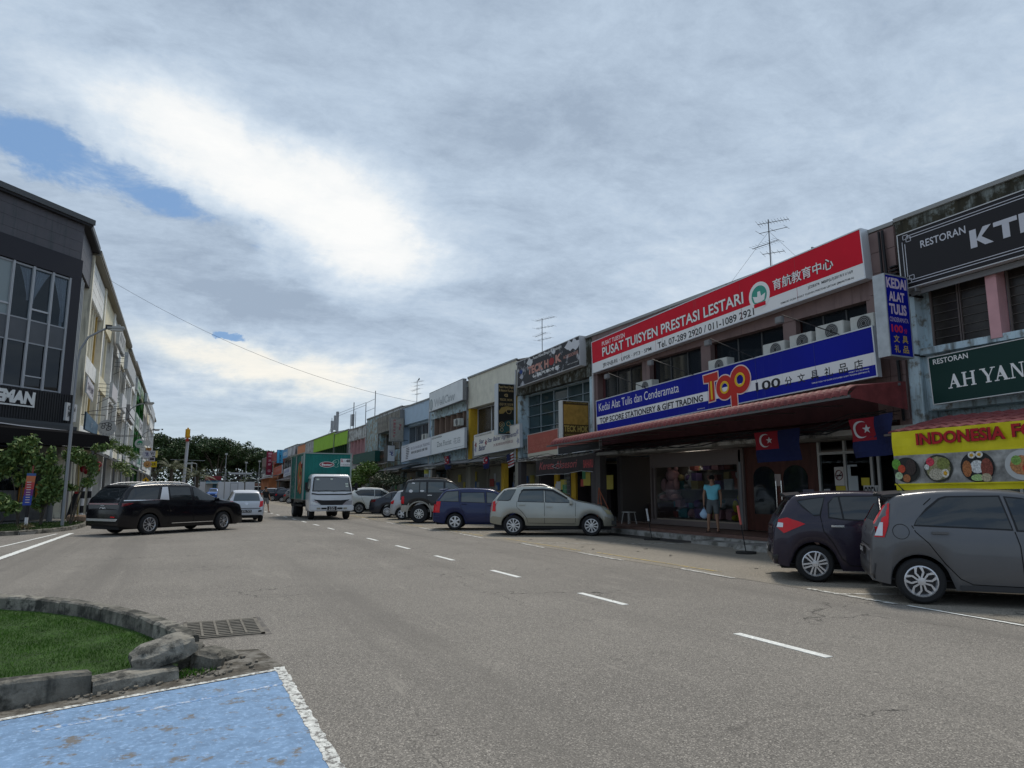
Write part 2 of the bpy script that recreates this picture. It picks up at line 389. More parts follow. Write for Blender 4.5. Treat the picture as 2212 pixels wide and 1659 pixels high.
# centre line dashes
dm = MB().box(-.05, 0, 0, .05, 1.2, .004).mesh('dash', [LINE])
for i in range(42):
    y = 1.56 + 3.3 * i
    if y > 140: break
    o = link(bpy.data.objects.new('centre_line_dash', dm)); o.location = (5.58, y, .001); o['kind'] = 'structure'
def strip(p, q, w, mat, name='road_line', z=.009):
    p, q = Vector((*p, 0)), Vector((*q, 0)); d = (q - p).normalized(); n = Vector((-d.y, d.x, 0)) * w / 2
    L = (q - p).length; k = max(2, int(L / (.045 if 'bay' in name else .12))); a, c = [], []
    for i in range(k + 1):
        r = p + d * L * i / k; j0 = .2 if 'bay' in name else .12; j1, j2 = random.uniform(-j0, j0), random.uniform(-j0, j0)
        a.append(tuple((r + n * (1 + j1)).xy)); c.append(tuple((r - n * (1 + j2)).xy))
    return sheet(name, a + c[::-1], z, mat)
for y0, y1 in ((13.1, 15.2), (9.7, 11.3), (6.6, 8.2), (16.8, 18.4), (21, 23.4), (26, 28), (31, 33), (36, 38)): strip((8.92, y0), (9.05, y1), .1, FADED, 'bay_line')
for y0, y1 in ((10.5, 15.0), (15.6, 20.5), (22, 27), (28.5, 33), (36, 44)): strip((9.35, y0), (9.45, y1), .07, FYEL, 'bay_line', .0095)
for y in (7.6, 4.9, 18.6, 24.2, 27.6, 33.2): strip((9.0, y), (13.2, y - 2.3), .08, FADED, 'bay_line', .0098)
strip((8.95, 6.45), (8.72, 3.0), .06, LINE, 'bay_line', .0092)
strip((-3.62, 16.0), (-3.33, 29.5), .17, LINE, 'road_line'); strip((-4.5, 20.5), (-3.75, 29.3), .09, LINE, 'road_line')
# blue parking bay in front
BPAINT = worn_paint('blue bay paint', (.165, .27, .42), .42, scale=4.6, var=.2)
sheet('blue_parking_bay', [(-4.2, 4.96), (.88, 6.54), (.88, 1.0), (-4.2, 1.0)], .006, BPAINT)
strip((-4.2, 5.0), (.93, 6.6), .055, BAYW, 'bay_edge_line', .0078); strip((.9, 6.66), (.9, 1.5), .085, BAYW, 'bay_edge_line', .0084)
strip((-.75, 5.62), (.86, 6.1), .045, worn_paint('faint bay paint', (.45, .5, .56), .85, under=(.14, .265, .47), scale=16), 'bay_inner_line', .0074)
# ------------------------------------------------------------------ drain grate
gt = thing('drain_grate', 'rusty iron drain grate sunk in the asphalt beside the broken kerb', 'drain grate', (.55, 8.74, .003))
IRON = M('rusty iron', (.16, .145, .12), .85, metal=.0, var=.3, vs=9, bump=.3)
MB().box(-.36, -.46, -.06, .36, .46, .0).go('pit', P((.01, .01, .01), .9), gt)
f = MB(); f.box(-.4, -.5, .0, -.36, .5, .012).box(.36, -.5, .0, .4, .5, .012).box(-.4, -.5, 0, .4, -.46, .012).box(-.4, .46, 0, .4, .5, .012); f.go('grate_frame', IRON, gt)
bmh = MB().box(-.36, -.022, 0, .36, .022, .014).mesh('bar', [IRON]); bmv = MB().box(-.012, -.46, .0, .012, .46, .02).mesh('cross_bar', [IRON])
for i in range(9): o = link(bpy.data.objects.new('bar', bmh), gt); o.location = (0, -.4 + i * .1, 0)
for i in range(4): o = link(bpy.data.objects.new('cross_bar', bmv), gt); o.location = (-.22 + i * .145, 0, 0)
sheet('concrete_surround', [(.1, 8.18), (1.02, 8.2), (1.0, 9.32), (.12, 9.3)], .002, M('worn concrete', (.19, .172, .148), .9, var=.25, vs=5, bump=.5, blot=((.12, .11, .1), .7, 3)))
# ------------------------------------------------------------------ traffic island with old kerb stones
KERB = M('old kerb stone', (.19, .176, .147), .95, var=.35, vs=4, bump=.7, bs=30, blot=((.05, .048, .04), .5, 3.2), streak=((.045, .045, .04), .6))
KERBL = M('pale kerb stone', (.25, .232, .195), .9, var=.3, vs=7, bump=.9, bs=30, blot=((.06, .058, .05), .5, 6.0))
isl = [(-6, 12.6), (-3.2, 12.1), (-2.05, 11.1), (-1.45, 10.6), (-.95, 9.95), (-.55, 9.25), (-.25, 8.6), (-.02, 7.95), (.14, 7.25)]
near = [(.05, 6.62), (-.5, 6.42), (-1.1, 6.22), (-1.75, 6.0), (-2.4, 5.78), (-3.2, 5.5), (-4.2, 5.2), (-6, 4.7)]
sheet('island_soil', isl + near, .05, M('soil', (.035, .07, .015), .95, var=.4, vs=6, bump=.5))
ks = thing('kerb', 'curved weathered kerb of mossy stones round the near grass island', 'kerb', (0, 0, 0))
def stone(parent, p, q, w, h0, h1, mat, name='kerb_stone', j=.005, inset=.0, z0=-.02):
    """rounded, uneven kerb stone between p and q; w to the left of p->q"""
    p, q = Vector((*p, 0)), Vector((*q, 0)); d = (q - p); L = d.length; d /= L; n = Vector((-d.y, d.x, 0)); k = 4
    b = MB(); ring = []
    for i in range(k + 1):
        r = p + d * (L * i / k); rr = lambda s: random.uniform(-s, s); e = .006 if i in (0, k) else 0
        h = h0 + (h1 - h0) * i / k - e
        prof = [(-.012, z0), (-.0, h - .022), (.02, h), (w - .02, h + .002), (w, h - .022), (w, z0)]
        ring.append([tuple(r + n * (a + rr(j)) + Vector((0, 0, c + (rr(j) if c > z0 else 0)))) for a, c in prof])
    for i in range(k):
        for a in range(5): b.q(ring[i][a], ring[i][a + 1], ring[i + 1][a + 1], ring[i + 1][a])
    b.q(*ring[0]); b.q(*ring[k][::-1])
    return b.go(name, mat, parent)
def resample(pts, step):
    out = [Vector(pts[0])]; acc = 0
    for a, c in zip(pts, pts[1:]):
        a, c = Vector(a), Vector(c); L = (c - a).length; t = step - acc
        while t < L: out.append(a + (c - a) * t / L); t += step
        acc = L - (t - step)
    return out
arc = resample(isl, .46)
for i in range(len(arc) - 1):
    d = (arc[i + 1] - arc[i]) * .004
    stone(ks, arc[i] + d, arc[i + 1] - d, .17, .205 + .01 * random.random(), .2, KERBL if i % 7 == 3 else KERB)
rr = resample(near[1:], .62)
for i in range(len(rr) - 1):
    d = (rr[i + 1] - rr[i]) * .01; a, c = rr[i] + d, rr[i + 1] - d
    stone(ks, c, a, .16, .2, .2 - (.01 if i else .03), KERB)
tl = stone(ks, (-.49, 6.4), (.1, 6.6), .24, .10, .105, KERBL, j=.006)
stone(ks, (.24, 6.95), (.3, 7.3), .16, .14, .18, KERB, j=.03)
def rock(name, label, loc, sx, sy, sz, rz, tilt, mat, seed, cuts=9):
    rnd = random.Random(seed); bm = bmesh.new(); bmesh.ops.create_cube(bm, size=2)
    bmesh.ops.bevel(bm, geom=list(bm.edges), offset=.42, segments=1, affect='EDGES')
    bmesh.ops.subdivide_edges(bm, edges=list(bm.edges), cuts=2, use_grid_fill=True)
    for v in bm.verts: v.co += Vector((rnd.gauss(0, .035), rnd.gauss(0, .035), rnd.gauss(0, .035)))
    for v in bm.verts: v.co = Vector((v.co.x * sx, v.co.y * sy, v.co.z * sz))
    me = bpy.data.meshes.new(name); bm.to_mesh(me); bm.free(); me.materials.append(mat); me.shade_smooth(); me.set_sharp_from_angle(angle=R(22))
    o = link(bpy.data.objects.new(name, me)); o.location = loc; o.rotation_euler = (R(tilt[0]), R(tilt[1]), rz)
    return tag(o, label, 'rock')
rock('broken_kerb_block', 'pale broken concrete block lying on top of the low kerb slab', (-.03, 6.82, .19), .24, .15, .095, R(10), (10, -14), KERBL, 4)
rock('broken_kerb_block', 'dark broken kerb lump on the ground beside the pale block', (.33, 6.95, .05), .13, .11, .1, R(-20), (0, 10), KERB, 9)
rock('broken_kerb_block', 'flat cracked kerb piece nearest the drain grate at the island tip', (.42, 7.3, .02), .2, .13, .05, R(-50), (4, 6), KERB, 12)
rub = MB(); rnd = random.Random(3)
for i in range(90):
    x = rnd.uniform(-.9, .8); y = 6.26 + (x + .9) * .31 + rnd.gauss(0, .05) if rnd.random() < .6 else rnd.uniform(6.6, 7.2); 
    if x < .1 and y > 6.7: x += .4
    s = rnd.uniform(.004, .016); rub.obox((x, y, .012 + s * .3), (rnd.random(), rnd.random(), rnd.random() * .3), s * 1.4, s, s * .6)
tag(rub.go('rubble', M('rubble', (.16, .145, .12), .95, var=.5, vs=40)), 'crumbled kerb grit along the island edge', None, None, 'stuff')
sheet('gutter_dirt', [(-4.2, 4.98), (.95, 6.62), (.8, 7.5), (.25, 7.6), (.02, 6.75), (-.5, 6.45), (-4.2, 5.25)], .0045, M('gutter dirt', (.085, .075, .06), .95, var=.5, vs=14, bump=.8, blot=((.2, .185, .16), .5, 5)))
# grass blades
def inside(p, poly):
    r = False; x, y = p
    for (x1, y1), (x2, y2) in zip(poly, poly[1:] + poly[:1]):
        if (y1 > y) != (y2 > y) and x < (x2 - x1) * (y - y1) / (y2 - y1) + x1: r = not r
    return r
def grass(name, label, poly, z, n, h, mat, seed=1):
    rnd = random.Random(seed); b = MB(); xs = [p[0] for p in poly]; ys = [p[1] for p in poly]; c = 0; V = b.v; F = b.f
    while c < n:
        x, y = rnd.uniform(min(xs), max(xs)), rnd.uniform(min(ys), max(ys))
        if not inside((x, y), poly): continue
        c += 1; a = rnd.uniform(0, 6.28); w = h * .13; hh = h * rnd.uniform(.5, 1.2) * (1.0 + .5 * math.sin(x * 7) * math.sin(y * 5 + 1)); lx, ly = rnd.gauss(0, h * .5), rnd.gauss(0, h * .5); k = len(V)
        V += [(x - w * math.cos(a), y - w * math.sin(a), z), (x + w * math.cos(a), y + w * math.sin(a), z), (x + lx, y + ly, z + hh)]; F.append((k, k + 1, k + 2))
    me = bpy.data.meshes.new(name); me.from_pydata(V, [], F); me.materials.append(mat)
    return tag(link(bpy.data.objects.new(name, me)), label, None, None, 'stuff')
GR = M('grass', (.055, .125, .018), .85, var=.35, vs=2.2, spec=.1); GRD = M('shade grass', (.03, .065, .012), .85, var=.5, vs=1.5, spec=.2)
gp = [(-3.4, 12.05), (-2.1, 11.0), (-1.5, 10.55), (-1.0, 9.92), (-.6, 9.2), (-.3, 8.58), (-.08, 7.93), (.05, 7.2), (.0, 6.8), (-.5, 6.6), (-1.15, 6.42), (-1.8, 6.2), (-3.6, 5.6)]
grass('grass', 'short green grass covering the near traffic island', gp, .055, 70000, .02, GR)
grass('weeds', 'small weeds growing between the broken kerb stones', [(.08, 6.6), (.4, 6.7), (.35, 6.95), (.12, 6.95)], .0, 260, .05, GR, 5)
# ------------------------------------------------------------------ left verge
verge = [(-12, 22.5), (-7.0, 27.2), (-5.3, 28.7), (-4.65, 29.3), (-4.0, 30.4), (-3.55, 32), (-3.45, 34), (-3.45, 60), (-3.45, 300)]
sheet('pavement', verge + [(-12, 300)], .09, M('pavement concrete', (.2, .195, .18), .9, var=.2, vs=1.2, bump=.3), th=.1)
vg = [(-11.8, 22.9), (-7.0, 27.5), (-5.3, 29.0), (-4.75, 29.6), (-4.2, 30.6), (-3.75, 32.2), (-3.65, 36.8), (-5.2, 37.5), (-11.8, 30)]
sheet('verge_soil', vg, .10, M('verge soil', (.05, .055, .028), .95, var=.4, vs=3))
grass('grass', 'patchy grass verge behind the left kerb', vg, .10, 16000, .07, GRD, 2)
kv = thing('kerb', 'dark stone kerb along the left grass verge behind the black car', 'kerb', (0, 0, 0))
va_ = resample(verge[:8], .75)
for i in range(len(va_) - 1):
    d = (va_[i + 1] - va_[i]) * .02; stone(kv, va_[i] + d, va_[i + 1] - d, .16, .15, .15, KERB)
# right-hand raised walkway
WALK = M('red walkway tiles', (.13, .075, .06), .5, var=.2, vs=3, bump=.1)
sheet('walkway', [(14.35, -6), (16.6, -6), (16.6, 150), (14.35, 150)], .26, WALK, th=.3)
sheet('walkway_step', [(14.15, -6), (14.345, -6), (14.345, 150), (14.15, 150)], .17, CONC, th=.2)
MB().box(13.55, 14.4, .0, 14.14, 16.4, .1).box(13.2, 11.6, 0, 14.14, 14.3, .14).go('kerb_ramp', CONC)['kind'] = 'structure'
sheet('dark_patch', [(13.2, 16.6), (14.1, 16.6), (14.1, 21.5), (13.4, 20.6)], .007, M('mottled dark patch', (.06, .055, .05), .6, var=.5, vs=2))  # dark mottled sheet on the strip along the walkway step
lit = MB(); rnd = random.Random(8)
for i in range(26): lit.obox((rnd.uniform(9.6, 13.6), rnd.uniform(9, 20), .012), (rnd.random(), rnd.random(), 0), rnd.uniform(.02, .09), rnd.uniform(.01, .04), .004)
tag(lit.go('litter', M('litter', (.2, .18, .15), .9, var=.8, vs=3)), 'scattered leaves and scraps on the parking strip', None, None, 'stuff')
# ------------------------------------------------------------------ cars
def lerp_prof(pr, x):
    if x <= pr[0][0]: return pr[0][1]
    for (a, c), (d, e) in zip(pr, pr[1:]):
        if x <= d: return c if d == a else c + (e - c) * (x - a) / (d - a)
    return pr[-1][1]
def smooth_prof(pr, n=3):
    """Catmull-Rom resample keeping x monotonic"""
    out = []
    for i in range(len(pr) - 1):
        p0, p1, p2, p3 = pr[max(i - 1, 0)], pr[i], pr[i + 1], pr[min(i + 2, len(pr) - 1)]
        for k in range(n):
            t = k / n
            f = lambda a, b, c, d: .5 * (2 * b + (c - a) * t + (2 * a - 5 * b + 4 * c - d) * t * t + (3 * b - a - 3 * c + d) * t ** 3)
            y = f(p0[1], p1[1], p2[1], p3[1]); lo, hi = min(p1[1], p2[1]) - .02, max(p1[1], p2[1]) + .03
            out.append((p1[0] + (p2[0] - p1[0]) * t, max(lo, min(hi, y))))
    out.append(pr[-1]); return out
class Car:
    def __init__(s, name, label, cat, rear_wheel, heading, spec, group=None, side='R'):
        """rear_wheel: ground point under the rear wheel nearest the camera (right side 'R' or left 'L')"""
        s.sp = sp = dict(W=1.72, wb=2.55, r=.31, rt=None, sill=.23, tumble=.22, belt=[(-1, 1.0), (3.5, .93)], body=P((.1, .1, .1), .25), pillars=(), lower=None, lowz=.5, endw=.82, arch=.05, lip=None, rim='ten', rimmat=SILV, steer=0)
        sp.update(spec); W = sp['W']; s.top = smooth_prof(sp['top']); s.x0, s.x1 = s.top[0][0], s.top[-1][0]
        th = R(heading); side_s = 1 if side == 'R' else -1
        ox = rear_wheel[0] - math.sin(th) * (W / 2 - .1) * side_s; oy = rear_wheel[1] + math.cos(th) * (W / 2 - .1) * side_s
        s.t = thing(name, label, cat, (ox, oy, .005), th, group=group)
        s.bodyshell(); s.underside(); s.wheels(); s.glazing(); s.details()
    def half(s, x):
        sp = s.sp; W2 = sp['W'] / 2; e = sp['endw']; d = min(x - s.x0, s.x1 - x); rl = sp.get('round', .45)
        if d < rl: t = 1 - max(0, d) / rl; return W2 * (1 - (1 - e) * t ** 2.2)
        return W2
    def section(s, x, zb):
        sp = s.sp; w = s.half(x); zt = lerp_prof(s.top, x); zbelt = min(lerp_prof(sp['belt'], x), zt - .05); b = max(0, min(1, (zt - zbelt - .05) / .4)); b = b * b * (3 - 2 * b)
        zb = min(zb, zbelt - .03); h = zbelt - zb
        pts = [(w * .955, zb), (w * .985, zb + h * .12), (w, zb + h * .35), (w * 1.0, zb + h * .55), (w * .992, zb + h * .72), (w * .978, zb + h * .88), (w * .955, zbelt)]
        zc = zt - (.075 if b > .3 else .03 + .045 * b); wc = w * (.94 - sp['tumble'] * b)
        for k in (1, 2, 3, 4):
            t = k / 4; pts.append((w * .955 + (wc - w * .955) * (t ** 1.15), zbelt + (zc - zbelt) * t))
        cr = .035
        pts += [(wc * .965, zc + (zt - cr - zc) * .5 + .01), (wc * .90, zt - cr * .75), (wc * .78, zt - cr * .4), (wc * .5, zt - cr * .12), (wc * .22, zt - .002), (0, zt)]
        return pts
    def zbot(s, x):
        sp = s.sp; z = sp['sill'] + sp.get('tail', .08) * max(0, 1 - (x - s.x0) / .45) ** 1 + .0
        return z
    def bodyshell(s):
        sp = s.sp; r = sp['r']; ra = r + sp['arch']; arches = (0, sp['wb']); st = []
        n = int((s.x1 - s.x0) / .07)
        xs = {round(s.x0 + (s.x1 - s.x0) * i / n, 4) for i in range(n + 1)} | {round(p[0], 4) for p in s.top}
        dx = math.sqrt(max(.01, ra ** 2 - (r - sp['sill']) ** 2))
        for a in arches:
            xs = {x for x in xs if not (abs(abs(x - a) - dx) < .02)}
            for k in range(13): xs.add(round(a - dx * math.cos(math.pi * k / 12), 4))
        for x in sorted(xs):
            z = s.zbot(x); inn = [a for a in arches if abs(x - a) < dx + 1e-4]
            if inn:
                za = r + math.sqrt(max(0, ra ** 2 - (x - inn[0]) ** 2))
                st.append((x, max(z, za)))
            else: st.append((x, z))
        b = MB(); rows = []; st = [st[0]] + st + [st[-1]]
        for i, (x, zb) in enumerate(st):
            sec = s.section(x, zb); row = []
            full = [(-y, z) for y, z in sec] + [(y, z) for y, z in sec[-2::-1]]
            if i in (0, len(st) - 1): full = [(y * .93, z + (.03 if z < .5 else -.012)) for y, z in full]; x += -.022 if i == 0 else .022
            for y, z in full: row.append(len(b.v)); b.v.append((x, y, z))
            rows.append(row)
        for i in range(len(rows) - 1):
            for j in range(len(rows[0]) - 1):
                f = (rows[i][j], rows[i][j + 1], rows[i + 1][j + 1], rows[i + 1][j]); b.f.append(f)
                z = sum(b.v[k][2] for k in f) / 4; b.m.append(1 if sp['lower'] and z < sp['lowz'] else 0)
        for row in (rows[0], rows[-1]):
            k = len(row)
            for j in range(k // 2):
                f = (row[j], row[j + 1], row[k - 2 - j], row[k - 1 - j])
                if len(set(f)) == 4: b.f.append(f)
                else: b.f.append((row[j], row[j + 1], row[k - 1 - j]))
                z = b.v[row[j]][2]; b.m.append(1 if sp['lower'] and z < sp['lowz'] else 0)
        mats = [sp['body']] + ([sp['lower']] if sp['lower'] else [])
        s.body = b.go('body', mats, s.t, smooth=38)
        bm = bmesh.new(); bm.from_mesh(s.body.data); s.bvh = BVHTree.FromBMesh(bm); bm.free(); s.arch_r = ra
    def underside(s):
        sp = s.sp; W2 = sp['W'] / 2; b = MB()
        b.box(s.x0 + .12, -W2 + .24, .2, s.x1 - .12, W2 - .24, .52); b.box(sp['r'] + .12, -W2 + .08, .24, sp['wb'] - sp['r'] - .12, W2 - .08, .4)
        b.go('underbody', RUBBER, s.t)
        if sp['lip']:
            for sd_ in (-1, 1):
                for a in (0, sp['wb']):
                    m = MB(); pts = [(a + (s.arch_r + .012) * math.cos(t), sd_ * (s.half(a) + .005), sp['r'] + (s.arch_r + .012) * math.sin(t)) for t in [math.pi * (-.08 + 1.16 * k / 14) for k in range(15)]]
                    m.tube([p for p in pts if p[2] > .2], .035, 6); m.go('wheel_arch', sp['lip'], s.t, smooth=60)
    def wheels(s):
        sp = s.sp; r = sp['r']; key = (r, sp['rim'], sp['rimmat'].name, sp.get('tw', .2)); 
        if key not in Car.cache: Car.cache[key] = Car.wheelmesh(r, sp['rim'], sp['rimmat'], sp.get('tw', .2), sp.get('rimr', r * .66))
        ty, rm = Car.cache[key]
        for sd_ in (-1, 1):
            for a in (0, sp['wb']):
                w = bpy.data.objects.new('wheel', ty); link(w, s.t); w.location = (a, sd_ * (sp['W'] / 2 - .115), r)
                w.rotation_euler = (0, random.uniform(0, 6), 0 if sd_ < 0 else math.pi)
                if a > 0: w.rotation_euler[2] += R(sp['steer'])
                link(bpy.data.objects.new('rim', rm), w)
    cache = {}
    @staticmethod
    def wheelmesh(r, style, rimmat, tw, rr):
        h = tw / 2; t = MB()
        t.lathe([(rr, -h + .02), (rr + .01, -h), (r - .04, -h - .004), (r - .012, -h + .02), (r, -h + .05), (r, h - .05), (r - .012, h - .02), (r - .04, h), (rr, h), (rr, -h + .02)], 36)
        ty = t.mesh('wheel', [RUBBER], 30); m = MB()
        m.mi = 0; m.lathe([(rr + .004, -h + .012), (rr - .012, -h + .008), (rr - .03, -h + .03), (rr - .035, h - .02)], 32)
        m.mi = 1; m.lathe([(rr - .03, -h + .055), (.0, -h + .065)], 24)
        def spoke(a0, w0, w1, ya=.016, tilt=0.0, r0=.035, r1=None, mi=0):
            m.mi = mi; r1 = r1 or rr - .012
            ca, sa = math.cos(a0), math.sin(a0); cb, sb = math.cos(a0 + tilt), math.sin(a0 + tilt); n = len(m.v)
            for rad, w, yy, (c, q) in ((r0, w0, -h + ya - .006, (ca, sa)), (r1, w1, -h + .012, (cb, sb))):
                for sg, dy in ((-1, 0), (1, 0), (1, .035), (-1, .035)): m.v.append((rad * c - sg * w * q, yy + dy, rad * q + sg * w * c))
            for f in ((0, 1, 5, 4), (1, 2, 6, 5), (3, 0, 4, 7), (2, 3, 7, 6)): m.f.append(tuple(n + i for i in f)); m.m.append(m.mi)
        if style == 'petal':      # five open petals, dark between
            for k in range(5):
                a = 2 * math.pi * k / 5
                for sg in (-1, 1):
                    spoke(a + sg * .10, .012, .013, tilt=sg * .30, r1=rr * .62); 
                    m_a = a + sg * .40; spoke(m_a, .013, .020, tilt=-sg * .24, r0=rr * .60)
        elif style == 'curl':
            for k in range(6):
                a = 2 * math.pi * k / 6
                for sg in (-1, 1): spoke(a, .013, .015, tilt=sg * .36)
        elif style == 'web':
            for k in range(5):
                a = 2 * math.pi * k / 5
                for sg in (-1, 1): spoke(a + sg * .06, .008, .011, tilt=sg * .26); spoke(a + sg * .32, .006, .008, tilt=-sg * .2, r0=rr * .55)
        elif style == 'five':
            for k in range(5): spoke(2 * math.pi * k / 5, .04, .034)
        elif style == 'six':
            for k in range(6): spoke(2 * math.pi * k / 6, .03, .034)
        elif style == 'multi':
            for k in range(10):
                for sg in (-1, 1): spoke(2 * math.pi * k / 10 + sg * .05, .007, .010, tilt=sg * .09)
        else:
            for k in range(10): spoke(2 * math.pi * k / 10, .014, .021)
        m.mi = 0; m.lathe([(.055, -h + .012), (.05, -h + .002), (.0, -h + .0)], 14)
        return ty, m.mesh('rim', [rimmat, P((.025, .025, .028), .35)], 40)
    def cast(s, kind, a, c, off):
        if kind in 'RL':
            sg = -1 if kind == 'R' else 1; o = Vector((a, sg * 2.5, c)); d = Vector((0, -sg, 0))
        elif kind == 'B': o, d = Vector((s.x0 - 2, a, c)), Vector((1, 0, 0))
        elif kind == 'F': o, d = Vector((s.x1 + 2, a, c)), Vector((-1, 0, 0))
        else: o, d = Vector((a, c, 4)), Vector((0, 0, -1))
        h, nrm, _, _ = s.bvh.ray_cast(o, d)
        if h is None:
            h, nrm, _, _ = s.bvh.find_nearest(o + d * 1.6)
        if nrm.dot(d) > 0: nrm = -nrm
        return h + nrm * off
    def patch(s, name, kind, poly, mat, off=.006, parent=None, step=.09):
        """panel that follows the body surface"""
        pts = []; k = len(poly)
        for i in range(k):
            a, c = Vector(poly[i]), Vector(poly[(i + 1) % k]); n = max(1, int((c - a).length / step))
            pts += [a + (c - a) * j / n for j in range(n)]
        nb = len(pts); xs = [p.x for p in pts]; ys = [p.y for p in pts]; pl = [tuple(p) for p in pts]
        x = min(xs) + step / 2
        while x < max(xs):
            y = min(ys) + step / 2
            while y < max(ys):
                if inside((x, y), pl) and min((Vector((x, y)) - p).length for p in pts) > step * .45: pts.append(Vector((x, y)))
                y += step
            x += step
        vs, es, fs, *_ = geometry.delaunay_2d_cdt(pts, [(i, (i + 1) % nb) for i in range(nb)], [], 1, 1e-5)
        b = MB(); b.v = [tuple(s.cast(kind, v.x, v.y, off)) for v in vs]; b.f = [tuple(f) for f in fs if inside(tuple(sum((vs[i] for i in f), Vector((0, 0))) / len(f)), pl)]; b.m = [0] * len(b.f)
        me = bpy.data.meshes.new(name); me.from_pydata(b.v, [], b.f); me.materials.append(mat); me.shade_smooth()
        return link(bpy.data.objects.new(name, me), parent or s.t)
    def line(s, name, kind, pts, w, mat, off=.004, parent=None):
        """ribbon along a polyline on the body"""
        P2 = [Vector(p) for p in pts]; fine_ = []
        for a, c in zip(P2, P2[1:]):
            n = max(1, int((c - a).length / .07)); fine_ += [a + (c - a) * j / n for j in range(n)]
        fine_.append(P2[-1]); b = MB(); L = []
        for i, p in enumerate(fine_):
            d = (fine_[min(i + 1, len(fine_) - 1)] - fine_[max(i - 1, 0)]).normalized(); n = Vector((-d.y, d.x)) * w / 2
            L.append((s.cast(kind, *(p + n), off), s.cast(kind, *(p - n), off)))
        for (a, c), (d, e) in zip(L, L[1:]): b.q(a, c, e, d)
        return b.go(name, mat, parent or s.t)
    def glazing(s):
        sp = s.sp; g = sp.get('glass', CARGLASS); xr, xf = sp['gx']; tr = sp.get('trim', BLACKTRIM)
        def outline(a, c, inset, m=.11):
            """auto glass outline between x=a and x=c"""
            bot, top = [], []; n = 10
            for i in range(n + 1):
                x = a + (c - a) * i / n; zb = lerp_prof(sp['belt'], x) + .035 + inset; zt = lerp_prof(s.top, x) - m - inset
                if zt - zb > .015: bot.append((x, zb)); top.append((x, zt))
            return bot + top[::-1]
        ol = outline(xr, xf, -.02)
        for k in 'RL':
            if not sp.get('wins'): s.patch('window_surround', k, ol, tr, .003)
            cuts = [xr] + list(sp['pillars']) + [xf]
            if sp.get('wins'):
                for w in sp['wins']:
                    cx = sum(p[0] for p in w) / len(w); cz = sum(p[1] for p in w) / len(w)
                    s.patch('window_surround', k, [(cx + (x - cx) * 1.0 + (.02 if x > cx else -.02), z + (.022 if z > cz else -.018)) for x, z in w], tr, .003)
                    s.patch('window', k, w, g, .007)
            else:
                for a, c in zip(cuts, cuts[1:]):
                    o = outline(a + .028, c - .028, .0)
                    if len(o) > 4: s.patch('window', k, o, g, .007)
            for sm in sp.get('seams', ()): s.line('door_seam', k, sm, .011, SEAM)
            for hx, hz in sp.get('handles', ()):
                p = s.cast(k, hx, hz, .022); MB().obox(p, (1, 0, 0), .1, .013, .016).go('door_handle', sp.get('hmat', sp['body']), s.t)
            mx, mz = sp.get('mirror', (xf - .12, lerp_prof(sp['belt'], xf) + .06)); sg = -1 if k == 'R' else 1
            p = s.cast(k, mx - .05, mz - .02, .0); m = MB().obox(p + Vector((.03, sg * .13, .03)), (1, 0, 0), .055, .095, .065).obox(p + Vector((.02, sg * .03, -.01)), (1, 0, 0), .03, .05, .02)
            bevel(m.go('mirror', sp.get('mirmat', sp['body']), s.t), .02)
            for l in sp.get('side_lights', ()): s.patch(l[0], k, l[1], l[2], l[3] if len(l) > 3 else .01)
        if 'rglass' in sp:
            z0, z1, w0, w1 = sp['rglass']; s.patch('rear_window', 'B', [(-w0, z0), (w0, z0), (w1, z1), (-w1, z1)], g, .006)
        z0, z1, w0, w1 = sp['fglass']; s.patch('windscreen', 'F', [(-w0, z0), (w0, z0), (w1, z1), (-w1, z1)], g, .006)
    def details(s):
        sp = s.sp
        for nm, poly, mat in sp.get('rear', ()): 
            s.patch(nm, 'B', poly, mat, .01)
            if min(p[0] for p in poly) > .1: s.patch(nm, 'B', [(-y, z) for y, z in poly][::-1], mat, .01)
        for nm, poly, mat in sp.get('front', ()):
            s.patch(nm, 'F', poly, mat, .01)
            if min(p[0] for p in poly) > .1: s.patch(nm, 'F', [(-y, z) for y, z in poly][::-1], mat, .01)
        if 'rail' in sp:
            x0, x1, mat = sp['rail']
            for sg in (-1, 1):
                y = sg * (sp['W'] / 2 * (.94 - sp['tumble']) * .9); pts = [(x, y, lerp_prof(s.top, x) + (.035 if 0 < i < 6 else -.01)) for i, x in enumerate([x0 + (x1 - x0) * k / 6 for k in range(7)])]
                MB().tube(pts, .018, 6).go('roof_rail', mat, s.t, smooth=60)
        if 'plate' in sp:
            txt, z, w = sp['plate']; p = s.cast('B', 0, z, .02)
            pl = MB().box(p.x - .012, -w / 2, z - .06, p.x + .0, w / 2, z + .06).go('number_plate', BLACK, s.t)
            m = Matrix.Identity(4); ex, ey, n = Vector((0, -1, 0)), Vector((0, 0, 1)), Vector((-1, 0, 0))
            if txt:
                tx = text(None, txt, (-w / 2 + .03, -.038, w / 2 - .03, .038), P((.8, .8, .8), .5), bold=.01); tx.parent = pl
                tx.matrix_local = Matrix(((0, 0, -1, p.x - .013), (-1, 0, 0, 0), (0, 1, 0, z), (0, 0, 0, 1)))
        if 'spoiler' in sp:
            x, z, w, l, mat = sp['spoiler']; b = MB(); n = 8; V = []
            for i in range(n + 1):
                y = -w + 2 * w * i / n; k = 1 - .18 * abs(y / w) ** 3
                V.append([(x + .08, y, z - .005 * 0 - .035 * (y / w) ** 2), (x - l * k, y, z - .02 - .045 * (y / w) ** 2), (x - l * k, y, z - .045 - .045 * (y / w) ** 2), (x + .03, y, z - .07 - .035 * (y / w) ** 2)])
            for a, c in zip(V, V[1:]):
                for j in range(4): b.q(a[j], a[(j + 1) % 4], c[(j + 1) % 4], c[j])
            b.q(*V[0]); b.q(*V[-1][::-1]); b.go('spoiler', mat, s.t, smooth=40)
